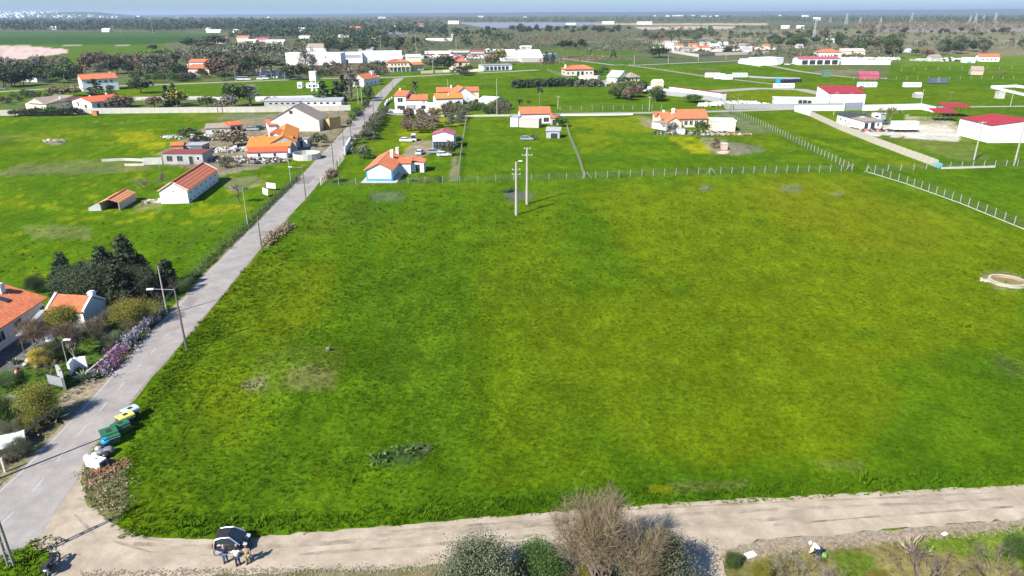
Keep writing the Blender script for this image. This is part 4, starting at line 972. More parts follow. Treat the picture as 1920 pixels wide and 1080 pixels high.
# barn with courses
def course_roof(t, L, W, h, rh, n, o, mats_, name='tile_course'):
    """each long course of tiles a part of its own, lapped"""
    a = math.atan2(rh, W / 2); sl = math.hypot(rh, W / 2) + o
    r = MB(); 
    key = {}
    for side in (0, 1):
        for i in range(n):
            m = mats_[i % len(mats_)]; wd = sl / n; k = (m.name, round(wd, 3), L)
            if k not in key: key[k] = MB().box(0, 0, 0, L + .5, wd * 1.12, .09, rx=.10).mesh(name, m)
            s = (i + .5) * wd - o; y = s * math.cos(a); z = h + s * math.sin(a) + .08
            ob = put(name, key[k], t, (L / 2, y if side == 0 else W - y, z)); ob.rotation_euler = (a if side == 0 else -a, 0, 0 if side == 0 else 0)
            if side == 1: ob.rotation_euler = (-a, 0, 0)
    MB().b2(-.25, L + .25, W / 2 - .14, W / 2 + .14, h + rh + .1, h + rh + .24).build('ridge_cap', tile, t)
def barn():
    p = G(354.5, 381); q = G(411, 338.5); a = rdir(p, q); L = math.hypot(q[0] - p[0], q[1] - p[1]) * .98; W = 5.9
    t = thing('barn', 'long white barn with red striped roof standing alone in the left meadow', 'barn', (p[0], p[1], 0), a)
    wall_mesh(L, W, 2.9, 1.75, 'gx').build('wall', white, t)
    tl = tile_mat('tile_light', (.72, .34, .20), (.80, .42, .27), .1)
    bt = tile_mat('barn_tile', (.72, .15, .05), (.80, .22, .09), .1); course_roof(t, L, W, 2.9, 1.75, 14, .35, [bt, bt, tl])
    for x in (-.05, L - .25):
        m = MB()
        for y0, y1, z0, z1 in ((-.3, W / 2, 2.75, 4.72), (W + .3, W / 2, 2.75, 4.72)): m.add([(x, y0, z0), (x + .3, y0, z0), (x + .3, y1, z1), (x, y1, z1), (x, y0, z0 + .2), (x + .3, y0, z0 + .2), (x + .3, y1, z1 + .2), (x, y1, z1 + .2)], [(4, 5, 6, 7), (0, 4, 7, 3), (1, 2, 6, 5), (0, 1, 5, 4), (0, 3, 2, 1)])
        m.build('coping', white, t)
    add_wins(t, L, W, [('f', .10 + .16 * i, 1.7, .7, .45, 'g') for i in range(6)] + [('f', .06 + .13 * i, .35, .8, .35, 'g') for i in range(7)] + [('l', .5, 2.6, .22, .28, 'g'), ('l', .12, 0, .01, .01, 'g')])
barn()
def shed():
    p = G(226, 394); q = G(256, 375); a = rdir(p, q); L = math.hypot(q[0] - p[0], q[1] - p[1]); W = 4.0
    t = thing('shed', 'small open shed with sagging striped orange roof in the left meadow', 'shed', (p[0], p[1], 0), a)
    MB().b2(0, L, 0, .2, 0, 1.5).b2(0, L, W - .2, W, 0, 1.7).b2(L - .2, L, .2, W - .2, 0, 1.9).b2(0, .25, .0, .25, 0, 1.7).build('wall', concr, t)
    MB().extrude([(W - .2, 0), (W + 2.4, 0), (W + 2.4, .7), (W - .2, 1.9)], .0, .25, 'x').build('side_wall', concr, t)
    course_roof(t, L, W, 1.65, .75, 8, .25, [tileo, tile_mat('tile_light', (.5, .2, .1), (.6, .3, .2))], 'tile_course')
shed()
# blue-base cottage
def cottage():
    p = G(736, 340.5); A = G(688, 340.5); L = 17.5; W = math.hypot(p[0] - A[0], p[1] - A[1])
    a = rdir(A, p) + R(90); t = thing('cottage', 'white cottage with orange roof and blue painted base beside the road', 'house', (p[0], p[1], 0), a)
    wall_mesh(L, W, 3.0, 1.55, 'gx').build('wall', white, t); rf = roof_mesh(L, W, 3.0, 1.55, 'gx', .4, corr=.5).build('roof', tile, t)
    MB().b2(-.03, L + .03, -.03, 0, 0, .75).b2(-.03, 0, 0, W, 0, .75).b2(-.03, L + .03, W, W + .03, 0, .75).b2(-.05, .35, -.045, -.03, .75, 3.0).b2(-.045, -.03, -.03, .3, .75, 3.0).b2(-.045, -.03, W - .3, W + .03, .75, 3.0).build('painted_base', blue, t)
    MB().b2(-1.6, L, -1.3, W + 1.2, 0, .12).build('terrace', concr, t)
    add_wins(t, L, W, ev('f', 4, 1.0, 1.1, 1.2) + ev('b', 3, 1.0, 1.1, 1.2))
    for x, y, hh in ((L * .62, W * .28, 1.9), (L * .97, W * .22, 1.6)):
        c = MB().b2(-.55, .55, -.35, .35, -.9, hh).b2(-.62, .62, -.42, .42, hh, hh + .12); put('chimney', c.mesh('chimney', white), rf, (x, y, 3.0 + 1.55 * y / (W / 2)))
    # two lower wings towards the garden
    for x0, x1, y0, y1, hh in ((L * .52, L * .86, -3.2, 0, 2.7), (L * .62, L * .86, -6.4, -3.2, 2.5)):
        MB().b2(x0, x1, y0, y1 - .003, 0, hh).build('wing_wall', white, t); m = roof_mesh(x1 - x0, y1 - y0, hh, .8, 'gy' if hh > 2.6 else 'sf', .25, corr=.5); ro = m.build('wing_roof', tile, t); ro.location = (x0, y0, 0)
    f, p2 = win_mesh(1.1, 2.1, white, 'o'); d_ = put('door', f, t, (L * .62 - .01, -4.8, 0), -math.pi / 2); put('door_leaf', p2, d_)
    f, p2 = win_mesh(.8, 2.0, white, 'o'); d_ = put('door', f, t, (L * .70, -6.41, 0), 0); put('door_leaf', p2, d_)
cottage()
def red_gable():
    t, L, d = B('workshop', 'small white workshop with faded red curved roof and blue glazed front behind the cottage', (812, 279), (851, 279), 6.5, 4.3, 'gy', .9, white, pinkm, .25, cat='workshop')
    f = MB()
    for i in range(8): f.b2(L * i / 7 - .05, L * i / 7 + .05, -.5, -.4, 0, 2.3)
    f.b2(-.1, L + .1, -.52, -.4, 2.2, 2.34).b2(-.1, L + .1, -.5, -.4, 1.5, 1.58); f.build('front_frame', mat('blue_grey', (.16, .20, .30), .7), t)
    MB().b2(.1, L - .1, -.04, .0, .05, 2.2).build('glazing', glass, t)
red_gable()
wallp = dict(cat='house')
# farm on the left
B('farmhouse', 'yellow and red tiled farmhouse with white gable by the green awning', (467, 293), (545, 291), 11, 2.7, 'gx', 1.9, white, tileo, .4, .6, wins=ev('f', 3, .9, 1.1, 1.1), chim=[(.45, .5, .4, 1.0)], **wallp)
B('lean_to', 'low red tiled lean-to along the front of the yellow roofed farmhouse', (465, 299), (538, 297), 3.0, 1.9, 'sf', .8, white, tiler, .3, .6, wins=ev('f', 2, .7, .8, .9), cat='outbuilding')
t_, L_, d_ = B('gabled_wing', 'white gabled wing with red roof rising behind the farmhouse', (490, 285), (545, 284), 6.5, 3.9, 'gy', 2.0, white, tile, .5, .6, cat='house')
B('ochre_wing', 'long wing with ochre roof between farmhouse and big grey barn', (557, 288), (562, 262), 7.0, 3.6, 'gx', 1.7, greyw, tileo, .3, .6, wins=ev('f', 3, 1.2, .8, .8), cat='outbuilding')
B('grey_barn', 'big whitewashed gabled barn with dark grey fibre roof and stained wall', (510, 246), (600, 246), 11, 3.9, 'gy', 4.6, wall_mat('stained_white', (.66, .61, .50), .08, (.36, .30, .2), .6), fibre, .4, 0, wins=[('f', .44, 6.1, 1.0, .9, 'o', darkm)], cat='barn')
B('annex', 'low white annex with orange roof on the left flank of the grey barn', (505, 248), (520, 247), 7, 2.3, 'sf', 1.0, white, tile, .3, .6, cat='outbuilding')
B('flat_shed', 'small flat roofed white shed beside the green ground sheet', (560, 276), (577, 276), 3.2, 2.4, 'flat', .15, white, fibre, .2, wins=[('f', .35, 0, .9, 2.0, 'o')], cat='shed')
B('open_barn', 'long low shed with brown fibre roof at the back of the farm yard', (387, 252), (432, 250), 9, 2.0, 'gx', .9, wall_mat('old_white', (.6, .56, .5), .1), fibre, .3, wins=ev('f', 2, .6, .9, .8), cat='shed')
B('red_shed', 'small open shed with red tiled roof and dark posts behind the farm yard', (431, 249), (456, 246), 4, 2.3, 'sf', .8, greyw, tiler, .4, .6, wins=[('f', .3, 0, 1.6, 2.0, 'g'), ('f', .72, 0, 1.4, 2.0, 'g')], cat='shed')
B('long_store', 'long grey store with dark red roof and metal windows behind the barn', (308, 308), (382, 308), 6.5, 2.9, 'flat', .12, greyw, mat('dark_red_sheet', (.2, .05, .045), .7, .2), .15, wins=[('f', .16, .9, 1.5, 1.4, 'w', greym), ('f', .42, .9, 1.5, 1.4, 'w', greym), ('f', .70, 0, 1.1, 2.2, 'o', greym), ('f', .88, 1.2, .8, .9, 'w')], cat='storehouse')
B('brick_hut', 'bright orange brick hut with tiled roof behind the grey store', (323, 291), (346, 290), 4, 2.7, 'gx', .6, brickm, tile, .2, .6, wins=[('f', .55, .9, .5, 1.0, 'o')], cat='hut')
B('block_shed', 'dark grey block shed with pale posts right of the orange brick hut', (349, 289), (381, 289), 5, 2.6, 'flat', .12, mat('dark_block', (.13, .14, .15), .9, .2), greym, .25, wins=[('f', .15, 0, 1.2, 2.0, 'g'), ('r', .5, .5, 1.4, 1.6, 'g')], cat='shed')
MB().b2(0, 5.5, 0, .15, 0, 1.6).b2(0, .15, 0, 3, 0, 1.6)
wall_line('block_wall', 'broken grey block wall running left from the long grey store', [(192, 303), (232, 301), (262, 302), (270, 303)], .7, .25, concr)
wall_line('yard_wall', 'grey block wall with an orange end beside the long grey store', [(270, 309), (304, 308)], 1.9, .25, concr)
wall_line('pen_wall', 'low concrete pen wall in the grass left of the grey store', [(235, 311), (270, 311)], .6, .25, concr)
def awning():
    x, y = G(557, 287); t = thing('green_sheet', 'green ground sheet spread beside the farmhouse', 'ground sheet', (x, y, .1), .25)
    m = MB(); n = 6
    V = [(i * 1.1, j * 1.2, .12 * ((i * 7 + j * 5) % 3)) for j in range(4) for i in range(n)]; m.add(V, [(j * n + i, j * n + i + 1, (j + 1) * n + i + 1, (j + 1) * n + i) for j in range(3) for i in range(n - 1)]); m.build('cloth', mat('green_tarp', (.01, .20, .13), .6, .15), t)
awning()
def tank(name, label, px, py, r, h, m, cat, z=0, n=20, open_=True, rings=3):
    x, y = G(px, py); t = thing(name, label, cat, (x, y, z)); MB().lathe([(r, 0), (r, h), (r - .15, h), (r - .15, h * .25 if open_ else h + .02), (.01, h * .25 if open_ else h + .05)], n).build('wall', m, t); return t
tank('water_tank', 'round open concrete tank of grey panels between farm and road', 576, 297, 3.9, 1.7, concr, 'tank')
# left of the crossing: villas behind the long wall
B('villa', 'tall white house with orange roof beside the cross road at upper left', (157, 172), (224, 168), 12, 6.2, 'gx', 2.2, white, tile, .4, .8, wins=ev('f', 5, 1.2, 1.3, 1.2) + ev('f', 5, 4.2, 1.2, 1.1), chim=[(.9, .6, .8, .9)], cat='house')
B('white_house', 'white house with bright red roof and arched windows behind the long wall', (138, 203), (174, 207), 15, 3.4, 'gy', 1.6, white, tiler, .4, .7, wins=[('f', .3, 1.2, 1.2, 1.8, 'w', greym), ('f', .68, .8, 1.8, 1.3, 'w', greym)] + ev('r', 4, .8, 1.3, 1.9), chim=[(.3, .9, .7, 1.0), (.1, .5, .6, .9)], cat='house')
B('pantile_house', 'low house with long brown grey roof left of the white red roofed house', (58, 206), (90, 208), 26, 2.9, 'gx', 2.1, cream, fibre, .5, 0, wins=ev('f', 2, .9, 1.0, 1.0), chim=[(.9, .3, .6, .8)], cat='house')
t_, L_, d_ = B('brown_roof_house', 'low house with dark brown roof joined behind the brown grey roofed one', (88, 208), (137, 202), 14, 2.9, 'gx', 2.2, cream, fibre, .5, 0, wins=ev('f', 4, .9, 1.1, 1.0), cat='house')
B('brick_kiosk', 'little orange brick box standing in the meadow before the long wall', (174, 217), (182, 217), 1.8, 1.7, 'flat', .12, brickm, tile, .08, cat='hut')
B('pink_house', 'pink house with stepped orange hipped roofs among dark trees', (344, 140), (393, 140), 11, 4.2, 'hip', 2.2, pinkw, tile, .6, .8, wins=[('f', .17, 1.2, 1.3, 1.7, 'w'), ('f', .83, 1.2, 1.3, 1.7, 'w')], chim=[(.1, .4, .6, 1.2)])
B('pink_upper', 'upper white storey with orange roof standing behind the pink house', (357, 134), (392, 134), 9, 6.6, 'gx', 1.6, white, tile, .5, .8, cat='house')
B('ruin_roof', 'low brick ruin with weathered orange roof half hidden in scrub at far left', (134, 132), (160, 131), 12, 2.6, 'gx', 1.2, brickm, tile, .3, 0, cat='ruin')
B('bungalow', 'small white bungalow among dark trees at the left edge', (42, 153), (70, 154), 8, 3.0, 'gx', 1.2, white, tile, .3, 0, wins=ev('f', 3, .9, 1, 1.2), cat='house')
B('white_cabin', 'white cabin with orange gable above parked vans by the cross road', (517, 146), (535, 146), 9, 4.0, 'gy', 1.8, white, tile, .3, 0, wins=[('f', .5, 1, 1.2, 1.2, 'w')])
B('annex_house', 'white flat annex partly hidden by trees above the cross road', (473, 141), (490, 141), 9, 4.3, 'gx', 1.3, pinkw, tile, .3, 0, wins=ev('f', 2, 1.2, 1, 1.2))
B('glasshouse', 'pale many windowed pavilion under the big dark tree by the cross road', (497, 146), (515, 146), 9, 3.2, 'hip', 1.5, white, greym, .3, 0, wins=ev('f', 4, .8, 1.2, 1.4))
def water_tower(label, px, py, h, r):
    x, y = G(px, py); t = thing('water_tower', label, 'water tower', (x, y, 0))
    for i in range(4): MB().box((-1) ** i * r * .75, (1 if i < 2 else -1) * r * .75, h * .28, .35, .35, h * .56).build('leg', white, t)
    MB().b2(-r, r, -r, r, h * .55, h).b2(-r - .15, r + .15, -r - .15, r + .15, h, h + .25).build('tank', white, t)
water_tower('white water tower on legs in the meadow left of the road', 590, 171, 10.0, 1.7)
B('pump_house', 'low dark shed with white ends under the white water tower', (574, 165), (598, 165), 5, 2.4, 'flat', .2, white, concr, .2, wins=[('f', .55, .5, 5, 1.2, 'o')], cat='shed')
B('white_container', 'short white cabin left of the water tower shed', (558, 165.5), (566, 165.5), 3, 3.0, 'flat', .15, whitem, whitem, .05, wins=[('f', .5, .8, 1.6, .9, 'w')], cat='cabin')
B('cypress_house', 'white cottage with steep orange roof and blossoming trees left of the road', (662, 162), (683, 163), 14, 4.2, 'gy', 2.4, white, tile, .3, .8, wins=[('f', .5, 1.2, 1.2, 1.2, 'w')] + ev('r', 3, 1, 1, 1.2), chim=[(.7, .8, .7, 1.0)])
B('tank_room', 'small white flat roofed room right of the steep orange roofed cottage', (694, 154), (709, 154), 4.5, 3.2, 'flat', .2, white, white, .1, wins=[('f', .6, 1.0, 1.0, 1.0, 'b')], cat='outbuilding')
tank('metal_tank', 'round grey water tank standing behind the small white room', 699, 151, 2.0, 5.8, greym, 'tank', open_=False)
for k, (x0, x1, yy, lbl) in enumerate(((496, 563, 199.5, 'left half of the long low stable roof behind the wall'), (566, 640, 199, 'right half of the long low stable with white walls behind the wall'))):
    B('stable', 'grey metal ' + lbl, (x0, yy), (x1, yy - .5), 7, 2.2, 'sf', .7, white if k else greyw, greym, .3, wins=ev('f', 5, .8, 1.4, .9, 'o'), cat='stable')
# factory
t_, L_, d_ = B('factory', 'long white factory hall with red bird logo board', (537, 122), (640, 122), 14, 8.8, 'flat', .5, wall_mat('factory_white', (.72, .70, .71), .03, (.5, .48, .47), .3), whitem, .15, wins=[('f', .02, 0, .3, 8.8, 'o'), ('f', .42, 0, .2, 8.6, 's')] + ev('f', 12, 0, .1, 8.5, 's'), cat='factory')
bd = MB().b2(0, 7.2, -.35, -.12, 0, 4.0).build('logo_board', whitem, t_); bd.location = (L_ * .69, 0, 3.6)
lg = MB(); lg.add([(.7, -.38, 2.2), (1.7, -.38, 1.5), (2.9, -.38, 2.5), (2.6, -.38, 3.5), (1.9, -.38, 2.9), (1.5, -.38, 3.4), (1.3, -.38, 2.7)], [(0, 1, 2, 3, 4, 5, 6)]); lg.add([(1.2, -.38, 1.2), (2.2, -.38, .9), (2.0, -.38, 1.4)], [(0, 1, 2)]); lg.build('red_emblem', mat('logo_red', (.45, .03, .05), .6), bd)
mb = MB()
for i in range(9): mb.b2(2.9 + i * .42, 3.15 + i * .42, -.385, -.37, 1.05, 1.35 + .2 * (i % 3 == 0))
mb.b2(1.2, 6.2, -.385, -.37, .35, .5); mb.build('lettering', mat('logo_grey', (.2, .2, .2), .7), bd)
B('loading_hall', 'lower white hall with grey shutter band between the two factory halls', (640, 118.5), (680, 118), 14, 8.0, 'flat', .3, white, whitem, .1, wins=[('f', .5, 4.2, 15, 2.2, 's', greym), ('f', .1, 0, 3.5, 3.6, 'g'), ('f', .25, 0, 3, 3.0, 'g')], cat='factory')
B('white_hall', 'white factory hall with long blank wall left of the yellow house', (680, 117.5), (754, 116.5), 14, 8.5, 'flat', .3, wall_mat('factory_white2', (.74, .72, .73), .03, (.5, .48, .47), .25), whitem, .1, wins=ev('f', 6, 1, 1.6, 1.2, 's') + ev('f', 10, 0, .1, 8.2, 's', .03, .97), cat='factory')
B('grey_store', 'low grey store with pitched roof behind the factory', (672, 98), (700, 98), 14, 3.8, 'gx', 1.5, greyw, greym, .3, cat='storehouse')
B('ridge_store', 'long grey roofed barn directly behind the factory', (575, 97), (612, 97), 14, 4.5, 'gx', 3.5, white, fibre, .3, cat='barn')
t_, L_, d_ = B('yellow_house', 'yellow two storey house with orange roof at the road junction', (729, 134.5), (768, 133.5), 12, 6.4, 'hip', 1.6, cream, tile, .6, .8, wins=ev('f', 5, .9, 1.3, 1.7, 'w', fm=white) + ev('f', 5, 3.9, 1.3, 1.4, 'w', fm=white), cat='house')
MB().b2(-.5, L_ + .5, -2.4, 0, 3.1, 3.25).b2(-.5, L_ + .5, -2.4, -2.3, 3.25, 4.1).build('balcony', cream, t_)
for i in range(6): MB().b2(L_ * i / 5 - .15, L_ * i / 5 + .15, -2.35, -2.1, 0, 3.1).build('column', white, t_)
B('yellow_annex', 'low yellow annex with long orange roof right of the junction house', (768, 133), (795, 131.5), 9, 4.0, 'gx', 1.4, cream, tile, .6, .8, wins=ev('f', 3, 1.0, 1.1, 1.2))
B('cream_hall', 'low cream hall with grey roof behind the yellow junction house', (763, 120), (790, 119.5), 12, 5.2, 'gx', 1.8, cream, mat('pale_sheet', (.55, .55, .5), .6), .3, cat='hall')
B('cream_villa', 'cream villa with orange hipped roof between trees on the far side of the cross road', (849, 131), (881, 130), 10, 5.6, 'hip', 1.8, cream, tile, .5, .8, wins=[('f', .45, 3.0, 2.0, 1.6, 'w', brown), ('f', .8, 3.0, 1.1, 1.3, 'w', white)], chim=[(.85, .4, .8, 1.0)])
B('roadside_bar', 'white flat roofed roadside building with dark porch by the cross road', (905, 133), (960, 131), 8, 3.6, 'flat', .3, white, greym, .3, wins=ev('f', 6, .3, 2.2, 2.4, 'o'), cat='shop')
for (x0, x1, yy, hh, rr) in ((944, 974, 115, 4.0, 4.6), (977, 1018, 116.5, 3.4, 5.4)):
    B('warehouse', 'big white sloping roof warehouse, ' + ('left one of the pair' if x0 < 950 else 'right one of the pair, with pinkish front wall'), (x0, yy), (x1, yy - .6), 34, hh, 'gx', rr, pinkw if x0 > 950 else white, whitem, .3, 2.5, wins=ev('f', 8, .4, 1.5, 2.2, 's'), cat='warehouse')
B('flat_block', 'small white block right of the white warehouses', (1019, 113), (1046, 110), 8, 4.2, 'flat', .3, white, greym, .1, wins=ev('f', 3, 1, 2, 1.4, 'g'), cat='building')
B('terracotta_villa', 'long pink villa with orange hipped roofs and dark porch near the lane', (1060, 142), (1113, 141), 11, 4.0, 'hip', 2.2, pinkw, tile, .6, .8, wins=ev('f', 2, .9, 1.2, 1.4, a=.02, b=.34) + [('f', .45, 0, 1.8, 2.6, 'o'), ('f', .60, 0, 1.8, 2.6, 'o')] + ev('f', 2, .9, 1.3, 1.3, a=.68, b=.98), chim=[(.05, .4, .9, 1.3)])
B('tent_house', 'small steep white gabled house left of the cream hipped one', (1160, 153), (1178, 151), 9, 2.4, 'gy', 3.4, white, greym, .4, 0, wins=[('f', .5, .8, 1.4, 1.4, 'w')])
B('hip_house', 'small cream house with pale hipped roof right of the white steep gable', (1180, 153), (1199, 152), 8, 2.6, 'hip', 2.2, cream, fibre, .5, 0, wins=ev('f', 2, 0, 1.0, 1.9, 'o'))
B('blue_shed', 'small blue grey shed beside the hedges right of the palm meadow', (1122, 162), (1137, 162), 5, 3.0, 'flat', .2, greym, greym, .2, wins=[('f', .35, 0, 1.2, 2.0, 'w')], cat='shed')
B('patio_wall_house', 'low cream outbuilding with terrace in front of the pink villa', (1085, 151), (1120, 152), 6, 2.6, 'flat', .2, cream, concr, .2, cat='outbuilding')
# two houses behind the field road
t_, L_, d_ = B('road_house', 'white two storey house with orange roofs and garage porch inside the curved wall', (741, 208), (762, 208.5), 10, 6.2, 'gx', 1.6, white, tile, .35, .7, wins=[('f', .5, 3.7, 2.4, 1.8, 'w')], chim=[(.03, .7, .6, 1.3)])
add_wins(t_, L_, d_, [('f', .55, .3, 3.4, 2.0, 'o', greym)])
B('road_house_wing', 'lower white wing with long orange roof right of the garage porch house', (763, 208.5), (802, 208), 9, 4.6, 'gx', 1.7, white, tile, .35, .7, wins=[('f', .22, .6, 3.6, 2.0, 's', greym), ('f', .36, .9, .5, 1.6, 'o'), ('f', .80, .9, 1.8, 1.4, 'o', greym), ('f', .82, 3.1, 1.3, 1.1, 's')])
B('twin_house', 'white house with orange front roof and dark door seen over bushes', (818, 198), (868, 196), 7, 3.0, 'gx', 1.7, white, tileo, .35, .7, wins=[('f', .55, 0, .9, 2.0, 'o'), ('f', .85, .9, 1.0, 1.0, 'w')], chim=[(.5, .3, .5, .7)])
B('steep_house', 'white house with steep gable and skylights behind the orange front roof', (850, 193), (890, 191), 9, 3.2, 'gy', 3.6, white, tile, .35, .7, wins=[('f', .4, .9, 1.1, 1.2, 'w')])
B('rear_roof_house', 'house with long orange roof at the back of the steep gabled pair', (820, 187), (898, 185.5), 9, 3.6, 'gx', 1.6, cream, tile, .35, .7, wins=ev('f', 4, .9, 1.1, 1.2), chim=[(.35, .4, .7, 1.2)])
B('greenhouse', 'collapsed pale framed greenhouse right of the steep gabled house', (897, 194), (928, 196), 8, 2.0, 'gx', .8, mat('foil', (.45, .5, .48), .5), mat('foil_roof', (.5, .55, .53), .4), .1, cat='greenhouse')
# centre house
t_, L_, d_ = B('red_roof_house', 'white house with salmon red roof in the plot behind the field, palm behind', (976, 232), (1032, 231), 8, 3.6, 'gx', 1.9, white, tile, .35, .6, wins=[('f', .28, 1.2, 1.0, .8, 'o'), ('f', .55, 1.2, 1.0, .8, 'o'), ('f', .86, .6, 2.0, 1.5, 'w', greym)])
B('block_annex', 'bare concrete flat roofed annex in front of the salmon roofed house', (973, 238.5), (1010, 240), 4.5, 3.0, 'flat', .15, wall_mat('pink_concrete', (.5, .42, .36), .1), concr, .1, cat='outbuilding')
B('white_box', 'small white box building left of the concrete annex', (957, 237.5), (971, 238), 6, 3.2, 'flat', .2, white, greym, .1, cat='outbuilding')
B('porch_roof', 'small orange tiled porch right of the salmon roofed house', (1032, 234), (1047, 234), 4, 2.3, 'sf', .5, greyw, tile, .2, .6, wins=[('f', .5, 0, 1.6, 1.9, 'g')], cat='porch')
B('tin_shed', 'grey tin shed with open dark front below the salmon roofed house', (1024, 259), (1049, 259.5), 4.5, 2.3, 'sf', .6, greym, greym, .3, wins=[('f', .6, 0, 2.4, 1.7, 'g')], cat='shed')
# right farmhouse
t_, L_, d_ = B('long_house', 'long cream farmhouse with orange roof and chimney in the yard of clutter', (1265, 239), (1325, 238), 9, 3.2, 'gx', 2.4, cream, tile, .5, .6, wins=ev('f', 5, .8, 1.2, 1.5, 'w', fm=white), chim=[(.0, .35, 1.0, 1.2)])
B('side_wing', 'cream wing with two orange roofs at the left end of the long farmhouse', (1240, 238), (1264, 238), 9, 2.9, 'gx', 1.5, cream, tile, .5, .6, wins=[('f', .3, .8, 1, 1, 'w')], chim=[(.3, .6, .8, .9)])
B('gable_wing', 'cream gable with orange roof in front of the long farmhouse', (1251, 243), (1277, 243), 6, 2.6, 'gy', 1.7, cream, tile, .4, .6, wins=[('f', .6, .8, 1.0, 1.1, 'w')])
B('west_roof', 'small orange roofed end block of the cluttered farm', (1228, 232), (1245, 232), 6, 2.6, 'sf', .9, cream, tile, .4, .6)
B('sheet_shed', 'low white shed with dull grey sheet roof left of the cluttered yard', (1222, 240), (1250, 245), 6, 2.2, 'flat', .15, white, fibre, .2, cat='shed')
B('flat_store', 'plain cream store with flat white roof right of the long farmhouse', (1334, 246), (1378, 246.5), 7.5, 3.4, 'flat', .25, cream, whitem, .25, cat='storehouse')
B('kennel', 'small white kennel against the yard fence of the cluttered farm', (1270, 252), (1284, 252), 2.5, 1.7, 'flat', .15, whitem, greym, .1, cat='kennel')
B('well_house', 'small brick well house on bare soil in the yellow flowered plot', (1354, 281), (1364, 281), 2.2, 1.6, 'flat', .25, wall_mat('pale_brick', (.5, .36, .28), .15), concr, .12, cat='hut')
tank('well_ring', 'low round brick trough beside the well house', 1356, 286.5, 1.8, .3, wall_mat('pale_brick', (.5, .36, .28), .15), 'well')
# right compounds
t_, L_, d_ = B('red_hall', 'big cream and white shed with crimson roof at the right edge', (1793.5, 252.5), (1852.5, 268), 21, 5.4, 'gx', 1.3, white, redm, .25, 1.2, wins=ev('f', 4, 0, .12, 5.2, 's'), cat='hall')
B('red_hall_small', 'white hall with crimson roof at the back of the grey wall', (1552, 199), (1620, 199), 15, 5.2, 'sf', 2.0, white, redm, .2, 1.2, wins=[('f', .03, 0, .3, 5, 'g'), ('f', .62, 0, .2, 5, 's')], cat='hall')
B('open_store', 'low white store with open dark bays left of the crimson roofed hall', (1452, 195.5), (1548, 197), 6, 2.4, 'flat', .3, white, whitem, .3, wins=[('f', .50, 0, 1.8, 2.0, 'g'), ('f', .59, 0, 1.8, 2.0, 'g'), ('f', .68, 0, 1.8, 1.9, 'g')], cat='storehouse')
def canopy(label, px, py, L, W, h, m, a):
    x, y = G(px, py); t = thing('canopy', label, 'canopy', (x, y, 0), a)
    MB().add([(0, 0, h), (L, 0, h), (L, W, h + .9), (0, W, h + .9), (0, 0, h + .18), (L, 0, h + .18), (L, W, h + 1.08), (0, W, h + 1.08)], [(0, 3, 2, 1), (4, 5, 6, 7), (0, 1, 5, 4), (1, 2, 6, 5), (2, 3, 7, 6), (3, 0, 4, 7)]).build('roof', m, t)
    for i in range(5):
        for j in (0, 1): MB().tube((.3 + (L - .6) * i / 4, .3 if j == 0 else W - .3, 0), (.3 + (L - .6) * i / 4, .3 if j == 0 else W - .3, h + (.9 if j else 0)), .09, .09, 6).build('post', darkm, t)
canopy('lower crimson open canopy on dark posts beside the white hall yard', 1750, 228, 8, 6, 3.2, redm, -.1)
canopy('upper crimson open canopy on dark posts behind the lower one', 1768, 220, 9.5, 7, 3.8, redm, -.1)
t_, L_, d_ = B('yard_house', 'white cabin with black roof and side windows inside the white walled yard', (1568, 230), (1592, 237), 8, 3.2, 'gx', .7, white, mat('black_felt', (.05, .052, .055), .8), .35, wins=ev('l', 4, 1.2, .9, 1.0) + ev('f', 2, 1.2, .8, .9), cat='cabin')
B('caravan_house', 'low white shack with corrugated porch roof in the white walled yard', (1618, 242), (1652, 240), 6, 2.6, 'sf', .5, white, fibre, .4, wins=[('f', .15, 0, 1.6, 2.0, 'g'), ('f', .5, 0, 1.8, 2.1, 'g'), ('f', .8, .8, 1, 1, 'w')], cat='shack')
B('white_hut', 'small white hut beside the wall in the white walled yard', (1570, 241), (1581, 243), 3, 2.0, 'flat', .15, white, whitem, .1, cat='hut')
B('back_cabin', 'small white caravan between the shack and the bare tree', (1633, 224), (1650, 226), 4, 2.3, 'flat', .15, whitem, whitem, .1, wins=[('f', .6, 1, 1.6, .7, 'o')], cat='caravan')
def trailer(label, px, py, L, H, m, a, wheels=True, name='trailer', cat='trailer', group=None, wins=()):
    x, y = G(px, py); t = thing(name, label, cat, (x, y, 0), a, group); z0 = .95 if wheels else .3
    MB().b2(0, L, 0, 2.5, z0, z0 + H).build('body', m, t)
    mb = MB()
    for i in range(int(L / 1.0) + 1): mb.b2(i * L / int(L / 1.0) - .04, i * L / int(L / 1.0) + .04, -.03, 2.53, z0 - .02, z0 + H + .03)
    mb.build('ribs', m, t)
    MB().b2(.2, L - .2, .4, 2.1, z0 - .3, z0 - .003).build('chassis', redm if wheels else darkm, t)
    if wheels:
        for wx in (.32, .5, .68, .9):
            for y_ in (.1, 2.4): MB().tube((L * wx, y_ - .15, .48), (L * wx, y_ + .15, .48), .48, .48, 12).build('wheel', darkm, t)
    add_wins(t, L, 2.5, wins, z0); return t
trailer('long white box trailer on red chassis parked in the walled yard', 1674, 248, 8.2, 2.6, whitem, -.03, wins=[('f', .57, 1.5, .4, .5, 'g')])
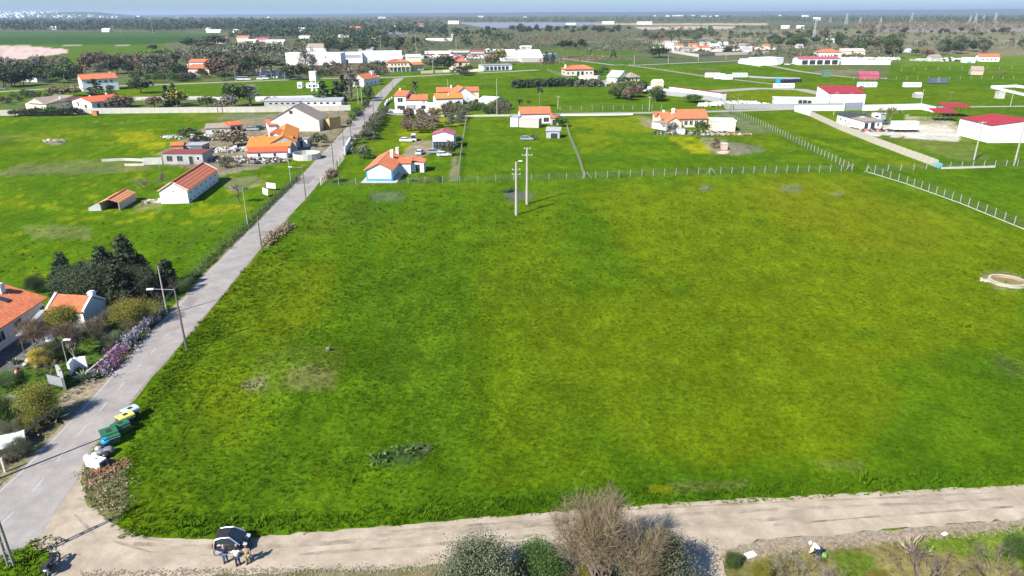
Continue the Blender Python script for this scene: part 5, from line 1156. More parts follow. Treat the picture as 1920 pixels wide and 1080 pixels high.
for k, (x0, yy, L, H, m, lb) in enumerate(((1610, 164.5, 9.6, 2.5, whitem, 'white mobile home with pale windows in the meadow, left of two'), (1696, 164.5, 8.8, 2.3, whitem, 'white mobile home with one dark window in the meadow, right of two'), (1742, 157, 10.4, 2.6, mat('slate_sheet', (.09, .11, .15), .6, .15), 'dark slate container cabin with white roof in the meadow'),
        (1452, 166.5, 10.5, 2.3, whitem, 'white mobile home beside the blue tank'), (1323, 146, 9, 2.6, whitem, 'left white cabin of the cluster beside the grey lane'), (1340, 149, 6, 3.0, whitem, 'middle white cabin of the cluster beside the grey lane'), (1353, 150, 6.5, 2.7, whitem, 'right white cabin with dark end beside the grey lane'), (1374, 146, 9, 2.6, mat('pale_green_sheet', (.5, .6, .5), .5), 'pale green cabin right of the white cabin cluster'))):
    trailer(lb, x0, yy, L, H, m, -.02, False, 'mobile_home', 'mobile home', wins=ev('f', 3, 1.2, .9, .6) if k != 2 else ev('f', 1, .8, .7, 1.5))
B('blue_tank', 'bright blue tank beside the white mobile home', (1457, 156), (1463, 156), 3, 2.4, 'flat', .1, mat('bright_blue', (.02, .3, .55), .5), mat('bright_blue', (.02, .3, .55), .5), .05, cat='tank')
B('black_net_store', 'long black netting store behind the white mobile home', (1468, 156), (1503, 154), 4, 1.6, 'flat', .1, darkm, darkm, .05, cat='shed')
B('red_roof_shed', 'red roofed shed at the near edge of the riding ground', (1611, 148.5), (1648, 149), 6, 2.6, 'sf', 1.6, pinkm, pinkm, .2, cat='shed')
B('green_shed', 'green shed at the near edge of the riding ground', (1543, 144), (1558, 144), 4, 3.2, 'flat', .15, mat('dull_green', (.10, .18, .12), .7), mat('dull_green', (.10, .18, .12), .7), .1, cat='shed')
B('stable_block', 'long white stable with five dark bays facing the riding ground', (1497, 122), (1573, 121.5), 12, 4.4, 'gx', 1.4, white, pinkm, .3, wins=ev('f', 5, .3, 4.6, 3.3, 'g', .06, .98), cat='stable')
B('white_block', 'white flat roofed block left of the white stable', (1428, 123), (1468, 121), 14, 5.0, 'flat', .3, white, whitem, .1, cat='building')
B('white_block_long', 'long low white building left end of the white stable yard', (1386, 118), (1428, 123), 14, 3.0, 'flat', .3, white, whitem, .1, cat='building')
B('manor', 'white house with salmon roof behind the white stable', (1534, 108), (1577, 108), 14, 4.5, 'hip', 2.6, white, tile, .5, 0, wins=ev('f', 6, 1, 1.3, 1.5))
B('pale_hall', 'long pale roof building right of the salmon roofed manor', (1578, 103), (1622, 103), 14, 3.2, 'gx', 2.2, cream, mat('pale_pink_roof', (.5, .42, .36), .8), .3, cat='hall')
B('far_villa', 'white villa with orange roof at far right beyond the meadow', (1835, 115), (1873, 115.5), 12, 3.6, 'gx', 2.0, white, tile, .4, 0, wins=ev('f', 4, 1, 1.2, 1.2))
B('far_hut', 'small white and orange hut left of the far right villa', (1811, 118), (1828, 118), 8, 3.6, 'flat', .3, white, white, .1, wins=ev('f', 1, .0, 3.2, 1.2, 'b', .1, .6), cat='hut')
B('rubble_house', 'grey stone cottage ruin in the far right meadow', (1746, 115), (1764, 115), 9, 3.4, 'gx', 1.6, greyw, fibre, .2, 0, cat='ruin')
B('stone_hut', 'low pinkish stone hut standing alone in the far right meadow', (1820, 140), (1843, 140.5), 7, 2.6, 'gx', 2.4, wall_mat('pale_brick', (.5, .36, .28), .15), fibre, .2, 0, cat='hut')
B('field_hut', 'pale plaster hut standing alone in the meadow right of the bushes', (1227, 164.5), (1244, 164), 5, 3.0, 'gx', 1.0, cream, cream, .1, 0, cat='hut')
B('wreck_hut', 'tumbled grey hut in the right meadow behind the white walls', (1717, 184), (1730, 184), 4, 1.6, 'gx', .8, greyw, concr, .1, 0, cat='ruin')
B('pump_block', 'small grey pump block in the paddock at far right', (1871, 185), (1883, 185), 3, 3.0, 'flat', .15, concr, concr, .1, cat='hut')
# shanty-like village beyond (white roofs)
r = random.Random(4); k = 0
wordsA = ['white', 'pale grey', 'cream', 'pinkish']
spots = [(1262, 96, 20), (1290, 97, 26), (1318, 95, 24), (1345, 97, 22), (1340, 91, 18), (1370, 93, 16), (1300, 90, 16), (1322, 87, 20), (1356, 87, 18), (1395, 90, 18), (1275, 91, 12), (1403, 98, 14), (1255, 89, 14), (1385, 85, 16), (1438, 92, 12), (1500, 92, 12)]
for (x, y, wp) in spots:
    wm_ = [white, greyw, cream, pinkw][k % 4]; rm_ = [whitem, greym, tile, fibre][(k * 3) % 4]
    ww = wp / FPX * (G(x, y)[1]) 
    B('village_house', wordsA[k % 4] + ' walled low house with ' + ['white', 'grey', 'orange', 'brown'][(k * 3) % 4] + ' roof, ' + ('%d from left in hamlet' % (1 + sorted(s[0] for s in spots).index(x))), (x - wp / 2, y), (x + wp / 2, y), 9, 3.2, 'gx', 1.5, wm_, rm_, .3, 0, group='low houses of the crowded hamlet')
    k += 1
# far white roofs and houses on the plain
far = [(100, 55.5, 12, 5, 'white shed at the edge of the far pine wood'), (198, 60, 14, 6, 'white gabled farmhouse in front of the far pine wood'), (390, 58, 8, 5, 'white shed near the left end of the green plain'), (400, 61, 26, 4.5, 'pair of white peaked greenhouse roofs before the wood'), (412, 82, 24, 10, 'yellow two storey house behind scrub'),
       (455, 75, 22, 7, 'cream house right of the yellow house'), (462, 80, 34, 5, 'low cream wall building below the cream house'), (448, 62, 22, 6, 'white flat roofed house at the wood edge'), (490, 78, 24, 6, 'pink roofed shed left of the pines'), (515, 83, 34, 7, 'long white shed left of the pines'),
       (600, 50, 8, 5, 'small pink and white house among pines'), (666, 60, 20, 9, 'pink villa with salmon roof among pines'), (850, 45, 20, 5, 'long pale blue shed by the solar field'), (789, 52, 12, 7, 'pink block among trees left of the solar field'), (845, 70, 8, 5, 'small white shed among trees'), (823, 77, 50, 4, 'long white greenhouse row behind the trees'),
       (740, 53, 14, 4, 'white shed roof among trees behind the factory'), (800, 57, 18, 4, 'cream shed roof beside the pink block'), (895, 100, 26, 4, 'pinkish open shed behind the cross road'), (860, 98, 40, 3.4, 'long brown roofed shed behind the cross road'), (820, 100.5, 50, 3.6, 'long white sided shed behind the cross road'),
       (1140, 45, 22, 4, 'left white warehouse on the far sand strip'), (1070, 48, 18, 4, 'small white warehouse left of the far sand strip'), (1208, 45.5, 28, 4, 'right white warehouse on the far sand strip'), (1473, 53.5, 16, 5, 'left white box building on the far heath'), (1501, 53.5, 14, 5, 'right white box building on the far heath'),
       (1531, 38.5, 14, 5, 'white works building at the far forest edge'), (1735, 50.5, 4, 4, 'tiny white hut on the far heath'), (1555, 80, 20, 6, 'pale greenhouse under the dark trees'), (1707, 98, 8, 5, 'small white cottage beside the bright green bush'),
       (925, 98, 30, 5, 'low grey workshop behind the roadside building'), (985, 92, 22, 5, 'greyish shed roofs behind the warehouses'), (570, 72, 20, 4, 'white wall house below the pines'), (645, 70, 22, 4, 'low cream shed in the scrub behind the factory'), (690, 76, 30, 3, 'long white wall shed behind the factory'), (560, 58, 20, 5, 'pale house row among the pines')]
for (x, y, wp, hpx, lb) in far:
    Y = G(x, y)[1]; hm = hpx / FPX * Y
    wmx = cream if 'cream' in lb or 'yellow' in lb else pinkw if 'pink' in lb else white
    rmx = tile if ('salmon' in lb or 'pink and' in lb or 'villa' in lb or 'yellow' in lb) else pinkm if 'pink' in lb else fibre if 'brown' in lb else whitem
    B('house' if 'house' in lb and 'ware' not in lb and 'green' not in lb else 'shed', lb, (x - wp / 2, y), (x + wp / 2, y), 12, hm * .62, 'gx', hm * .38, wmx, rmx, .3, 0, wins=ev('f', max(2, int(wp / 5)), hm * .15, hm * .3, hm * .3) if hpx >= 5 else (), cat='house' if 'house' in lb or 'villa' in lb else 'shed')
# solar field: rows
mb = MB()
for row in range(26):
    yy = 43.5 + row * .36; P0 = G(858 + row * 2, yy); P1 = G(1135 - row * 3 if row < 16 else 1040, yy)
    mb.add([(P0[0], P0[1], .6), (P1[0], P1[1], .6), (P1[0], P1[1] + 6, 3.2), (P0[0], P0[1] + 6, 3.2)], [(0, 1, 2, 3)])
mb.build('solar_panels', mat('solar_blue', (.15, .17, .21), .4, .1, spec=.5), label='solar field of bluish panel rows on the far plain', cat='solar panels', kind='stuff')
mb = MB()
for row in range(14):
    yy = 60.5 + row * .35; P0 = G(640, yy); P1 = G(765, yy - .3); mb.add([(P0[0], P0[1], .6), (P1[0], P1[1], .6), (P1[0], P1[1] + 4, 2.6), (P0[0], P0[1] + 4, 2.6)], [(0, 1, 2, 3)])
mb.build('nearer_solar_panels', MATS['solar_blue'], label='smaller field of grey blue panels among the trees behind the factory', cat='solar panels', kind='stuff')
# hill town
x0, y0 = G(120, 30.5); 
hx, hy = -5200, 7800
rs_ = np.random.default_rng(3); mb = MB(); mh = MB()
n = 40; V = []
for j in range(n):
    for i in range(n):
        x = -1 + 2 * i / (n - 1); y = -1 + 2 * j / (n - 1); d2 = x * x + y * y; V.append((hx + x * 1900, hy + y * 900, 62 * math.exp(-d2 * 2.4) + 28 * math.exp(-((x - .45) ** 2) * 30 - y * y * 5) - 6))
mh.add(V, [(j * n + i, j * n + i + 1, (j + 1) * n + i + 1, (j + 1) * n + i) for j in range(n - 1) for i in range(n - 1)]); mh.build('hill', LEAF['dark'], kind='structure')
for i in range(420):
    x = rs_.normal(-.1, .42); y = -rs_.uniform(.0, .8); z = 62 * math.exp(-(x * x + y * y) * 2.4) - 6; s = rs_.uniform(14, 34)
    mb.box(hx + x * 1900, hy + y * 900, z + 5, s, s * .8, rs_.uniform(12, 24), rs_.uniform(0, 1.5))
mb.build('hill_town', white, label='far white town spread over a low hill on the horizon', cat='town', kind='stuff')
mb = MB()
for i in range(16): mb.box(rs_.uniform(-1200, 2500), rs_.uniform(5200, 6800), 6, rs_.uniform(12, 50), 14, rs_.uniform(8, 14), rs_.uniform(0, .4))
mb.build('far_hamlets', white, label='scattered pale buildings far off towards the horizon', cat='town', kind='stuff')
# distant wooded rises
def rise(label, x0, x1, y, dep, h0, h1, leaf, name='hills'):
    n = 60; V = []
    for j, (yy, f) in enumerate(((0, 0), (.25, .75), (.5, 1), (1, .6))):
        for i in range(n + 1):
            t = i / n; V.append((x0 + (x1 - x0) * t, y + dep * yy, (h0 + (h1 - h0) * t) * f * (1 + .10 * math.sin(t * 19 + 1) + .06 * math.sin(t * 53)) + (0 if f else -3)))
    F = [(j * (n + 1) + i, j * (n + 1) + i + 1, (j + 1) * (n + 1) + i + 1, (j + 1) * (n + 1) + i) for j in range(3) for i in range(n)]
    return npmesh(name, np.array(V), np.array(F), LEAF[leaf])
put('hills', rise('', -9000, 16000, 11000, 6000, 14, 66, 'conifer'), kind='structure')
# ------------------------------------------------------------------ walls
wall_line('long_wall', 'long pale panel wall behind the left meadow, running to the road', [(-160, 221), (0, 217), (155, 213.5), (300, 212), (480, 210.5), (658, 207)], 2.3, .16, wall_mat('pale_wall', (.46, .43, .37), .1), panel=4.2)
wall_line('inner_wall', 'second pale wall behind the stable roofs', [(480, 190), (545, 189), (610, 187)], 2.2, .2, white)
wall_line('garden_wall', 'pale wall crossing behind the gardens at left', [(250, 188), (300, 187.5), (380, 186.5), (420, 189)], 1.6, .2, concr)
wall_line('white_panel_wall', 'cream panel wall running diagonally from the walled yard towards the field', [(1519, 218), (1573, 243), (1640, 270), (1757, 314)], 2.0, .12, wall_mat('cream_panel', (.46, .41, .33), .08), panel=2.9)
wall_line('yard_corner_wall', 'white rendered wall at the left corner of the walled yard', [(1519, 217.5), (1490, 208.5)], 2.5, .22, white, cap=greym)
wall_line('yard_back_wall', 'white wall with grey coping along the back of the walled yard', [(1490, 208), (1582, 207.5)], 2.4, .22, white, cap=greym)
wall_line('yard_gate_wall', 'dark grey slatted wall section in the back of the walled yard', [(1583, 207), (1617, 206.5)], 3.2, .2, mat('grey_slats', (.22, .24, .27), .7, .15), panel=1.2)
wall_line('yard_right_wall', 'white wall with grey coping behind the bare tree', [(1617, 207.5), (1670, 206.5), (1726, 205), (1752, 211)], 2.4, .22, white, cap=greym)
wall_line('grey_block_wall', 'long pale grey block wall in front of the white stores', [(1243, 178), (1300, 184), (1350, 192), (1362, 205), (1440, 204), (1490, 204), (1580, 203)], 2.2, .2, wall_mat('block_wall', (.30, .30, .30), .1), panel=3.0)
wall_line('diagonal_wall', 'white wall with dark red gates running down to the block wall', [(1203, 170), (1240, 176), (1262, 180)], 2.8, .2, white)
for k, ((a, b), m_, nm) in enumerate((((1243, 176.5), (1262, 180)), (.0), 'x') for _ in range(0)): pass
wall_line('white_shed_wall', 'row of white sheds with dark red fronts above the block wall', [(1262, 176), (1300, 181), (1352, 189)], 3.4, 3.0, white, cap=mat('dark_red_sheet', (.2, .05, .045), .7, .2))
wall_line('curved_wall', 'low white garden wall with pillars curving round the two storey house', [(735, 188), (727, 193), (722, 200), (723, 207), (732, 210.5), (783, 213)], 1.1, .25, white, posts=5)
wall_line('entrance_wall', 'white entrance wall with taller piers by the lane', [(783, 215), (790, 216), (808, 216.5), (815, 215)], 2.0, .3, white)
wall_line('arch_wall', 'cream wall with dark arched gate right of the white two storey house', [(803, 208), (828, 209)], 3.6, .3, cream)
wall_line('gate_pier', 'cream gate pier right of the arched gate', [(824, 212.5), (828, 212.5)], 3.2, .6, cream)
wall_line('low_lane_wall', 'low white wall along the front of the narrow lane', [(1050, 217), (1150, 216.2), (1186, 215.5)], .55, .25, white)
wall_line('lane_edge', 'low pale kerb wall along the lane left of the salmon roofed house', [(828, 218), (900, 218.5), (955, 218)], .5, .25, concr)
wall_line('road_crossing_wall', 'white wall with gates below the cream villa along the cross road', [(790, 138), (830, 136), (880, 134.5), (905, 134)], 1.8, .25, cream)
wall_line('riding_wall', 'bright white wall right of the stable along the riding ground', [(1575, 121), (1669, 121.5)], 3.6, .25, white)
wall_line('stable_front_wall', 'white wall sweeping from the long low building to the stable', [(1384, 118.5), (1425, 124.5)], 2.0, .25, white)
wall_line('hamlet_wall', 'pale wall round the crowded hamlet', [(1255, 98), (1290, 104), (1310, 107), (1340, 104), (1440, 101)], 2.5, .3, concr)
wall_line('paddock_wall', 'white paddock wall at the right edge', [(1858, 165), (1905, 163.5), (1990, 176)], 1.3, .3, white)
wall_line('paddock_wall_inner', 'second arm of the white paddock wall', [(1858, 165.5), (1920, 180), (1990, 196)], 1.3, .3, white)
wall_line('white_field_base', 'low pale concrete plinth under the fence at the end of the cream panel wall', [(1765, 317), (1865, 314)], .5, .2, concr)
wall_line('roadside_white_gate', 'white ornamental gate wall beside the road near the cottage', [(647, 291), (652, 280), (657, 272)], 1.9, .25, white, posts=3)
def drum(label, px, py):
    x, y = G(px, py); t = thing('water_cube', label, 'water tank', (x, y, 0)); MB().b2(-.6, .6, -.6, .6, .15, 1.2).build('tank', mat('cyan_plastic', (.12, .5, .55), .4), t); MB().b2(-.65, .65, -.65, .65, 0, .15).build('pallet', woodm, t)
    return t
drum('small cyan water tank at the end of the cream panel wall', 1759, 314.5)
# ------------------------------------------------------------------ fences
pdk = wall_mat('post_grey', (.22, .21, .18), .1)
pa = wall_mat('post_white', (.34, .325, .28), .1)
fence('netted fence with white posts along the far side of the big field', [(1095, 335), (1330, 327), (1597, 321)], 2.9, 1.9, .115, pa, brace=[(1333, 327, 0), (1100, 335, 0)])
fence('thin grey post fence from the cottage garden along the field edge', [(603, 347), (700, 347), (862, 342), (1095, 335)], 4.2, 1.7, .09, polec)
fence('fence of close white posts running from the flat store down to the field corner', [(1365, 208), (1440, 241), (1520, 282), (1597, 320)], 2.7, 1.9, .13, pa, brace=[(1592, 320, .3)])
fence('fence of white posts on a concrete kerb descending to the right edge', [(1625, 322), (1700, 345), (1800, 381), (1920, 430), (2000, 464)], 2.7, 1.9, .12, pa, base=.10, brace=[(1628, 323, .3)])
fence('fence of white posts crossing the meadow below the cream panel wall', [(1640, 322), (1760, 317), (1865, 313), (1990, 308)], 3.6, 1.8, .13, pa)
fence('dark netted fence dividing the two plots behind the utility poles', [(1095, 334), (1085, 300), (1068, 260), (1060, 228)], 2.4, 1.9, .1, pdk)
fence('tall concrete post fence on the right side of the cottage plot', [(858, 341), (862, 310), (868, 265), (876, 218)], 2.6, 2.0, .12, pdk)
fence('concrete post fence between road and orchard', [(602, 347), (625, 325), (645, 298)], 1.7, 1.9, .16, panelm)
fence('grey post fence along the road beside the olive hedge', [(657, 272), (675, 252), (697, 232), (712, 214)], 2.0, 1.8, .13, panelm)
fence('thin wooden stake fence across the left meadow', [(-80, 330), (25, 328), (130, 324), (240, 320), (300, 317)], 4.4, 1.3, .07, woodm)
fence('stake fence between the farm yard and the barn', [(300, 318), (380, 312), (440, 313), (470, 312)], 4.5, 1.5, .08, pa)
fence('wire fence with leaning stakes on the left verge of the road', [(352, 527), (400, 478), (440, 440), (470, 415), (500, 388), (540, 350), (560, 330)], 3.2, 1.5, .08, woodm)
fence('post row behind the narrow lane', [(1050, 208), (1150, 206.5), (1240, 205)], 4.6, 2.0, .14, pa)
fence('thin pale stake row across the far right meadow', [(1600, 152), (1680, 150), (1800, 149), (1920, 148)], 7, 2.0, .14, pa, net=False)
fence('second thin stake row in the far right meadow', [(1690, 133), (1780, 131), (1920, 129)], 9, 2.2, .15, pa, net=False)
fence('netted garden fence descending from the cross road to the pink villa', [(1026, 133), (1050, 142), (1075, 152)], 5, 2.0, .14, panelm)
fence('yard fence along the front of the cluttered farm', [(1232, 254), (1290, 255.5), (1335, 255)], 2.5, 1.4, .1, greym)
fence('white garden railing of the pasture right of the cross road', [(1180, 123), (1250, 133), (1330, 146)], 8, 1.5, .14, pa, net=False)
fence('concrete stake fence on the left edge at the road bend', [(-40, 925), (10, 885), (37, 856), (66, 810), (92, 772)], 3.4, 1.5, .16, panelm, net=False)
# ------------------------------------------------------------------ poles and wires
_, pA = pole(350, 655, 8.3, 'leaning wooden street lamp pole with white lamp head at the field edge of the road', polem, .15, lamp=(.3, 2.4, R(188)), name='street_lamp', lean=(0, -.01))
_, pB = pole(314, 590, 7.2, 'pale slim utility pole beside the flowering hedge', polec, .12)
_, pC = pole(22, 1063, 8.9, 'twin shaft concrete pole on the grass corner at lower left', mat('pole_dark_concrete', (.20, .18, .155), .9, .2, 2), double=True)
_, pD = pole(-3, 898, 8.4, 'wooden pole at the left edge beside the asphalt', polem, .15)
_, pE = pole(492, 474, 6.6, 'wooden utility pole on the right road edge above the big field', polem, .13)
_, pF = pole(574, 377, 7.6, 'wooden street lamp pole with lamp arm near the two white sign boards', polem, .13, lamp=(.1, 2.2, R(190)), name='street_lamp')
_, pG = pole(626, 316, 8.4, 'tall dark pole at the road edge beside the cottage garden', polem, .14)
_, pH = pole(646, 288, 7.4, 'dark pole beside the white ornamental gate', polem, .13)
_, pI = pole(659, 267, 8.8, 'dark pole on the far side of the white ornamental gate', polem, .14)
_, pJ = pole(684, 238, 7.0, 'dark pole at the bend of the road', polem, .13)
_, pK = pole(701, 220, 9.5, 'tall dark pole at the mouth of the narrow lane', polem, .15)
_, pL = pole(715, 191, 9.0, 'dark pole between road and curved garden wall', polem, .14)
_, pM = pole(736, 170, 8.5, 'dark pole on the right of the upper road', polem, .14)
_, pN = pole(757, 146, 8.0, 'dark pole at the corner of the crossing', polem, .14)
_, pO = pole(465, 425, 8.0, 'thin pale pole standing left of the road in the verge', polec, .09)
_, pP = pole(546, 345, 7.2, 'thin pale pole beside the verge fence near the farm', polec, .09)
wires('twin cables strung along the right side of the road', [pC, pA, pE, pF, pG, pI, pK, pL, pM, pN], (-.18, .18), .022, .8)
wires('twin cables strung along the left side of the road', [pD, pB, pO, pP, (pJ[0], pJ[1], pJ[2])], (-.15, .15), .016, 1.0)
pole(968, 403, 11.0, 'nearer of two tall concrete power poles in the big field, with lower crossarms', polec, .30, arms=((1.6, 1.7, .2), (2.5, 1.8, -.1)), lamp=(.1, .5, 0), name='power_pole')
_, q2 = pole(988, 383, 12.2, 'farther of two tall concrete power poles in the big field, with insulators on top', polec, .30, arms=((.1, 1.4, .0), (1.5, 2.3, .05)), name='power_pole')
_, q3 = pole(1826, 300, 10.5, 'left one of two tall concrete poles before the crimson roofed hall', polec, .22, arms=((.3, 2.2, .2), (1.5, 1.6, .2)), name='power_pole')
_, q4 = pole(1901, 311, 11.3, 'right one of two tall concrete poles before the crimson roofed hall', polec, .24, arms=((.3, 2.2, .2), (1.5, 1.6, .2)), name='power_pole')
for (px, py, top, lb) in ((932, 215, 147, 'tall pale pole beside the lane behind the orchard'), (878, 213, 183, 'thin pole at the corner of the divided plots'), (1046, 205, 179, 'short white pole right of the tall palm'), (1217, 208, 180, 'pale pole near the lane left of the long farmhouse'), (1370, 206, 178, 'dark pole before the block wall, left one'), (1383, 203, 176, 'dark pole before the block wall, right one'),
        (1563, 216, 172, 'thin pole in front of the white stores'), (1592, 202, 174, 'thin pole before the white hall'), (1727, 195, 167, 'white lamp post behind the white yard wall'), (1781, 190, 170, 'thin pole in the right meadow'), (1894, 200, 168, 'pale pole at the right end of the back lane'),
        (781, 104, 63, 'tall slender mast left of the pair behind the cross road'), (856, 108, 71, 'tall slender mast right of the pair behind the cross road'), (812, 137, 112, 'white lamp pole on the far side of the crossing'), (903, 133, 100, 'pale pole left of the roadside building'), (908, 133, 104, 'thin pole beside the pale pole at the roadside building'), (980, 118, 93, 'dark mast in front of the white warehouses'),
        (442, 152, 128, 'white pole beside the vans at the cross road'), (121, 150, 137, 'thin white pole above trees at left'), (271, 148, 131, 'thin leaning pole above the orchard trees'), (535, 152, 134, 'thin pole before the white cabin'), (409, 212, 190, 'dark pole in front of the long wall'), (636, 228, 208, 'thin pole in the meadow beside the wooden shed'), (672, 195, 160, 'white tall post at the trees left of the road'), (679, 195, 160, 'second white tall post at the trees left of the road'),
        (1189, 121, 103, 'white post beside the farm lane, left one'), (1253, 118, 103, 'white post beside the farm lane, middle one'), (1309, 115, 103, 'white post beside the farm lane, right one'), (1361, 112, 100, 'white post near the end of the farm lane'), (233, 75, 55, 'far lattice pole before the dark wood'), (287, 62, 42, 'far pale mast before the dark wood'), (81, 59, 40, 'far pale mast at the left wood edge'), (714, 92, 66, 'pale mast behind the factory'), (1010, 46, 38, 'tiny mast in the solar field'), (1784, 47, 37, 'far white mast on the heath'), (840, 172, 148, 'thin white pole in the meadow behind the orange roofs'), (912, 165, 140, 'thin pole in the meadow left of the hedge')):
    pole(px, py, -top, lb, polec if ('pale' in lb or 'white' in lb or 'mast' in lb) else polem, .16 if py > 150 else .22 if py > 90 else .5, arms=((.6, 1.6, .1),) if 'pole' in lb and top > 150 else ())
def pylon(label, px, base, top, wpx):
    x, y = G(px, base); h = HT(px, base, top); t = thing('pylon', label, 'pylon', (x, y, 0)); w0 = wpx / FPX * y / 2; rr = .12 * y / 1000 + .08
    for sx in (-1, 1):
        for sy in (-1, 1): MB().tube((sx * w0, sy * w0, 0), (sx * w0 * .12, sy * w0 * .12, h), rr, rr * .7, 4).build('leg', greym, t)
    mb = MB(); k = 8
    for i in range(k):
        z0, z1 = h * i / k, h * (i + 1) / k; f0, f1 = w0 * (1 - .88 * i / k), w0 * (1 - .88 * (i + 1) / k)
        for s in (-1, 1): mb.tube((-f0, s * f0, z0), (f1, s * f1, z1), rr * .6, None, 3, False); mb.tube((f0, s * f0, z0), (-f1, s * f1, z1), rr * .6, None, 3, False); mb.tube((s * f0, -f0, z0), (s * f1, f1, z1), rr * .6, None, 3, False)
    mb.build('bracing', greym, t)
    m2 = MB()
    for z in (.78, .9, .99): m2.tube((-w0 * .9, 0, h * z), (w0 * .9, 0, h * z), rr, None, 4)
    m2.build('crossarms', greym, t)
for i, (px, b_, tp) in enumerate(((1708, 43, 24), (1817, 46, 29), (1827, 48, 26), (1843, 41, 28), (1864, 46, 24), (1586, 46, 25), (1650, 48, 33), (1612, 45, 32), (1556, 42, 33))):
    pylon('hazy lattice pylon on the right horizon, %s from the left' % ('first second third fourth fifth sixth seventh eighth ninth'.split()[sorted((1708, 1817, 1827, 1843, 1864, 1586, 1650, 1612, 1556)).index(px)]), px, b_, tp, 5)
pylon('tall lattice mast with white antennas behind the right trees', 1524, 82, 37, 5)
# ------------------------------------------------------------------ vegetation
dk = 'dark'
T('conifer', 128, 550, 474, 62, 'dark conifer at the left end of the conifer clump behind the outhouse', 'conifer', lod='near')
T('conifer', 165, 556, 490, 60, 'broad dark conifer in the lower middle of the clump behind the outhouse', 'conifer', lod='near')
T('conifer', 208, 560, 462, 78, 'tall dark conifer in the middle of the clump behind the outhouse', 'conifer', lod='near')
T('conifer', 248, 552, 442, 86, 'tallest dark conifer at the right of the clump, pointed top', 'conifer', lod='near')
T('conifer', 182, 575, 505, 60, 'dense dark conifer in front of the middle of the clump', 'conifer', lod='near')
T('conifer', 230, 578, 500, 66, 'dense dark conifer in front of the tallest one', 'conifer', lod='near')
T('conifer', 276, 548, 478, 50, 'small dark conifer leaning against the tallest one', 'conifer', lod='near')
T('oak', 192, 566, 492, 110, 'wide dark evergreen mass filling the conifer clump', 'conifer', lod='near')
T('oak', 255, 562, 500, 70, 'round dark evergreen at the right of the conifer clump', 'conifer', lod='near')
T('oak', 145, 562, 508, 60, 'round dark evergreen at the left foot of the conifer clump', 'conifer', lod='near')
T('cypress', 317, 542, 486, 34, 'slender dark cypress beside the pale pole', 'conifer', lod='near')
T('bush', 70, 548, 515, 36, 'dark round bush behind the big orange roof', dk, lod='near')
T('bare', 262, 566, 515, 88, 'reddish bare tree in front of the conifers', 'purple', lod='near')
T('shrub', 300, 560, 520, 66, 'bare reddish shrub below the slender cypress', 'purple', lod='near')
T('bush', 252, 610, 560, 80, 'yellowish green bush above the hedge by the road', 'yellow', lod='near')
T('bush', 215, 605, 575, 42, 'small olive bush right of the outhouse', 'olive', lod='near')
T('bush', 292, 588, 560, 34, 'dark green bush near the pale pole', dk, lod='near')
T('bush', 250, 622, 598, 40, 'olive bush against the hedge', 'olive', lod='near')
T('bush', 212, 652, 622, 42, 'grey green bush behind the flowering hedge', 'olive', lod='near')
T('bush', 190, 640, 610, 40, 'low olive bush in the garden slope', 'olive', lod='near')
T('bush', 345, 545, 520, 36, 'bush at the road verge above the pole', 'green', lod='near')
T('bare', 66, 660, 586, 92, 'bare garden tree with pale trunk before the big orange roof', 'brown', lod='near', wood=palebark)
T('bare', 141, 672, 592, 84, 'bare branching garden tree with forked trunk right of the yellow bush', 'brown', lod='near', wood=palebark)
T('oak', 128, 640, 576, 50, 'small green leaved tree in front of the outhouse roof', 'yellow', lod='near')
T('bare', 178, 640, 590, 60, 'thin bare shrub tree at the outhouse corner', 'brown', lod='near')
T('bush', 78, 684, 654, 40, 'golden yellow flowering bush on the lawn', 'gold', lod='near')
T('bush', 104, 676, 640, 42, 'dark green bush right of the golden bush', dk, lod='near')
T('shrub', 88, 702, 675, 36, 'straw coloured grass clump below the golden bush', 'dryg', lod='near')
plant('agave', 158, 714, 1.7, 'large yellowish agave beside the white gate walls', wide=1.0); plant('agave', 176, 710, 1.3, 'smaller agave right of the large yellowish one', wide=1.0)
plant('agave', 104, 788, 1.9, 'big grey green agave below the round bush at the driveway', wide=1.0); plant('agave', 28, 682, 1.0, 'pale agave at the edge of the paved court'); plant('agave', 42, 680, .6, 'small pale agave right of the other one at the court')
T('ball', 80, 790, 722, 62, 'round yellowish olive tree left of the driveway', 'yellow', lod='near')
T('bush', 8, 790, 740, 46, 'green bush at the left edge of the garden', 'green', lod='near'); T('bush', 26, 822, 785, 46, 'olive bush above the stake fence', 'olive', lod='near')
T('bush', 52, 812, 780, 42, 'bright green bush beside a concrete stake', 'yellow', lod='near'); T('bush', 40, 856, 818, 40, 'low olive bush near the lower concrete stake', 'olive', lod='near')
T('bush', 14, 720, 700, 50, 'low green shrub beside the red board', 'green', lod='near'); T('shrub', 8, 872, 845, 36, 'dry shrub at the left edge near the road', 'brown', lod='near')
# flowering hedge along the wall
def hedge(name, label, pts, wd, h, leaf, n, seed, lf=.11, cat='hedge'):
    P = [G(*p) for p in pts]; rs = np.random.default_rng(seed); C = []
    for a, b in zip(P[:-1], P[1:]):
        L = math.hypot(b[0] - a[0], b[1] - a[1]); k = max(2, int(L / .45))
        for i in range(k):
            for j in range(3): t = rs.uniform(i, i + 1) / k; C.append((a[0] + (b[0] - a[0]) * t + rs.normal(0, wd * .28), a[1] + (b[1] - a[1]) * t + rs.normal(0, wd * .28), rs.uniform(.2, h * .85)))
    V, F = leaves(np.array(C), n, .4 if h < 3 else .8, lf, rs, .4, 1.4); V[:, 2] = np.maximum(V[:, 2], .01)
    return put(name, npmesh(name, V, F, LEAF[leaf]), label=label, cat=cat)
hedge('hedge', 'silvery grey hedge on the wall beside the road', [(232, 662), (262, 629), (304, 588)], 1.7, 1.5, 'silver', 60, 1)
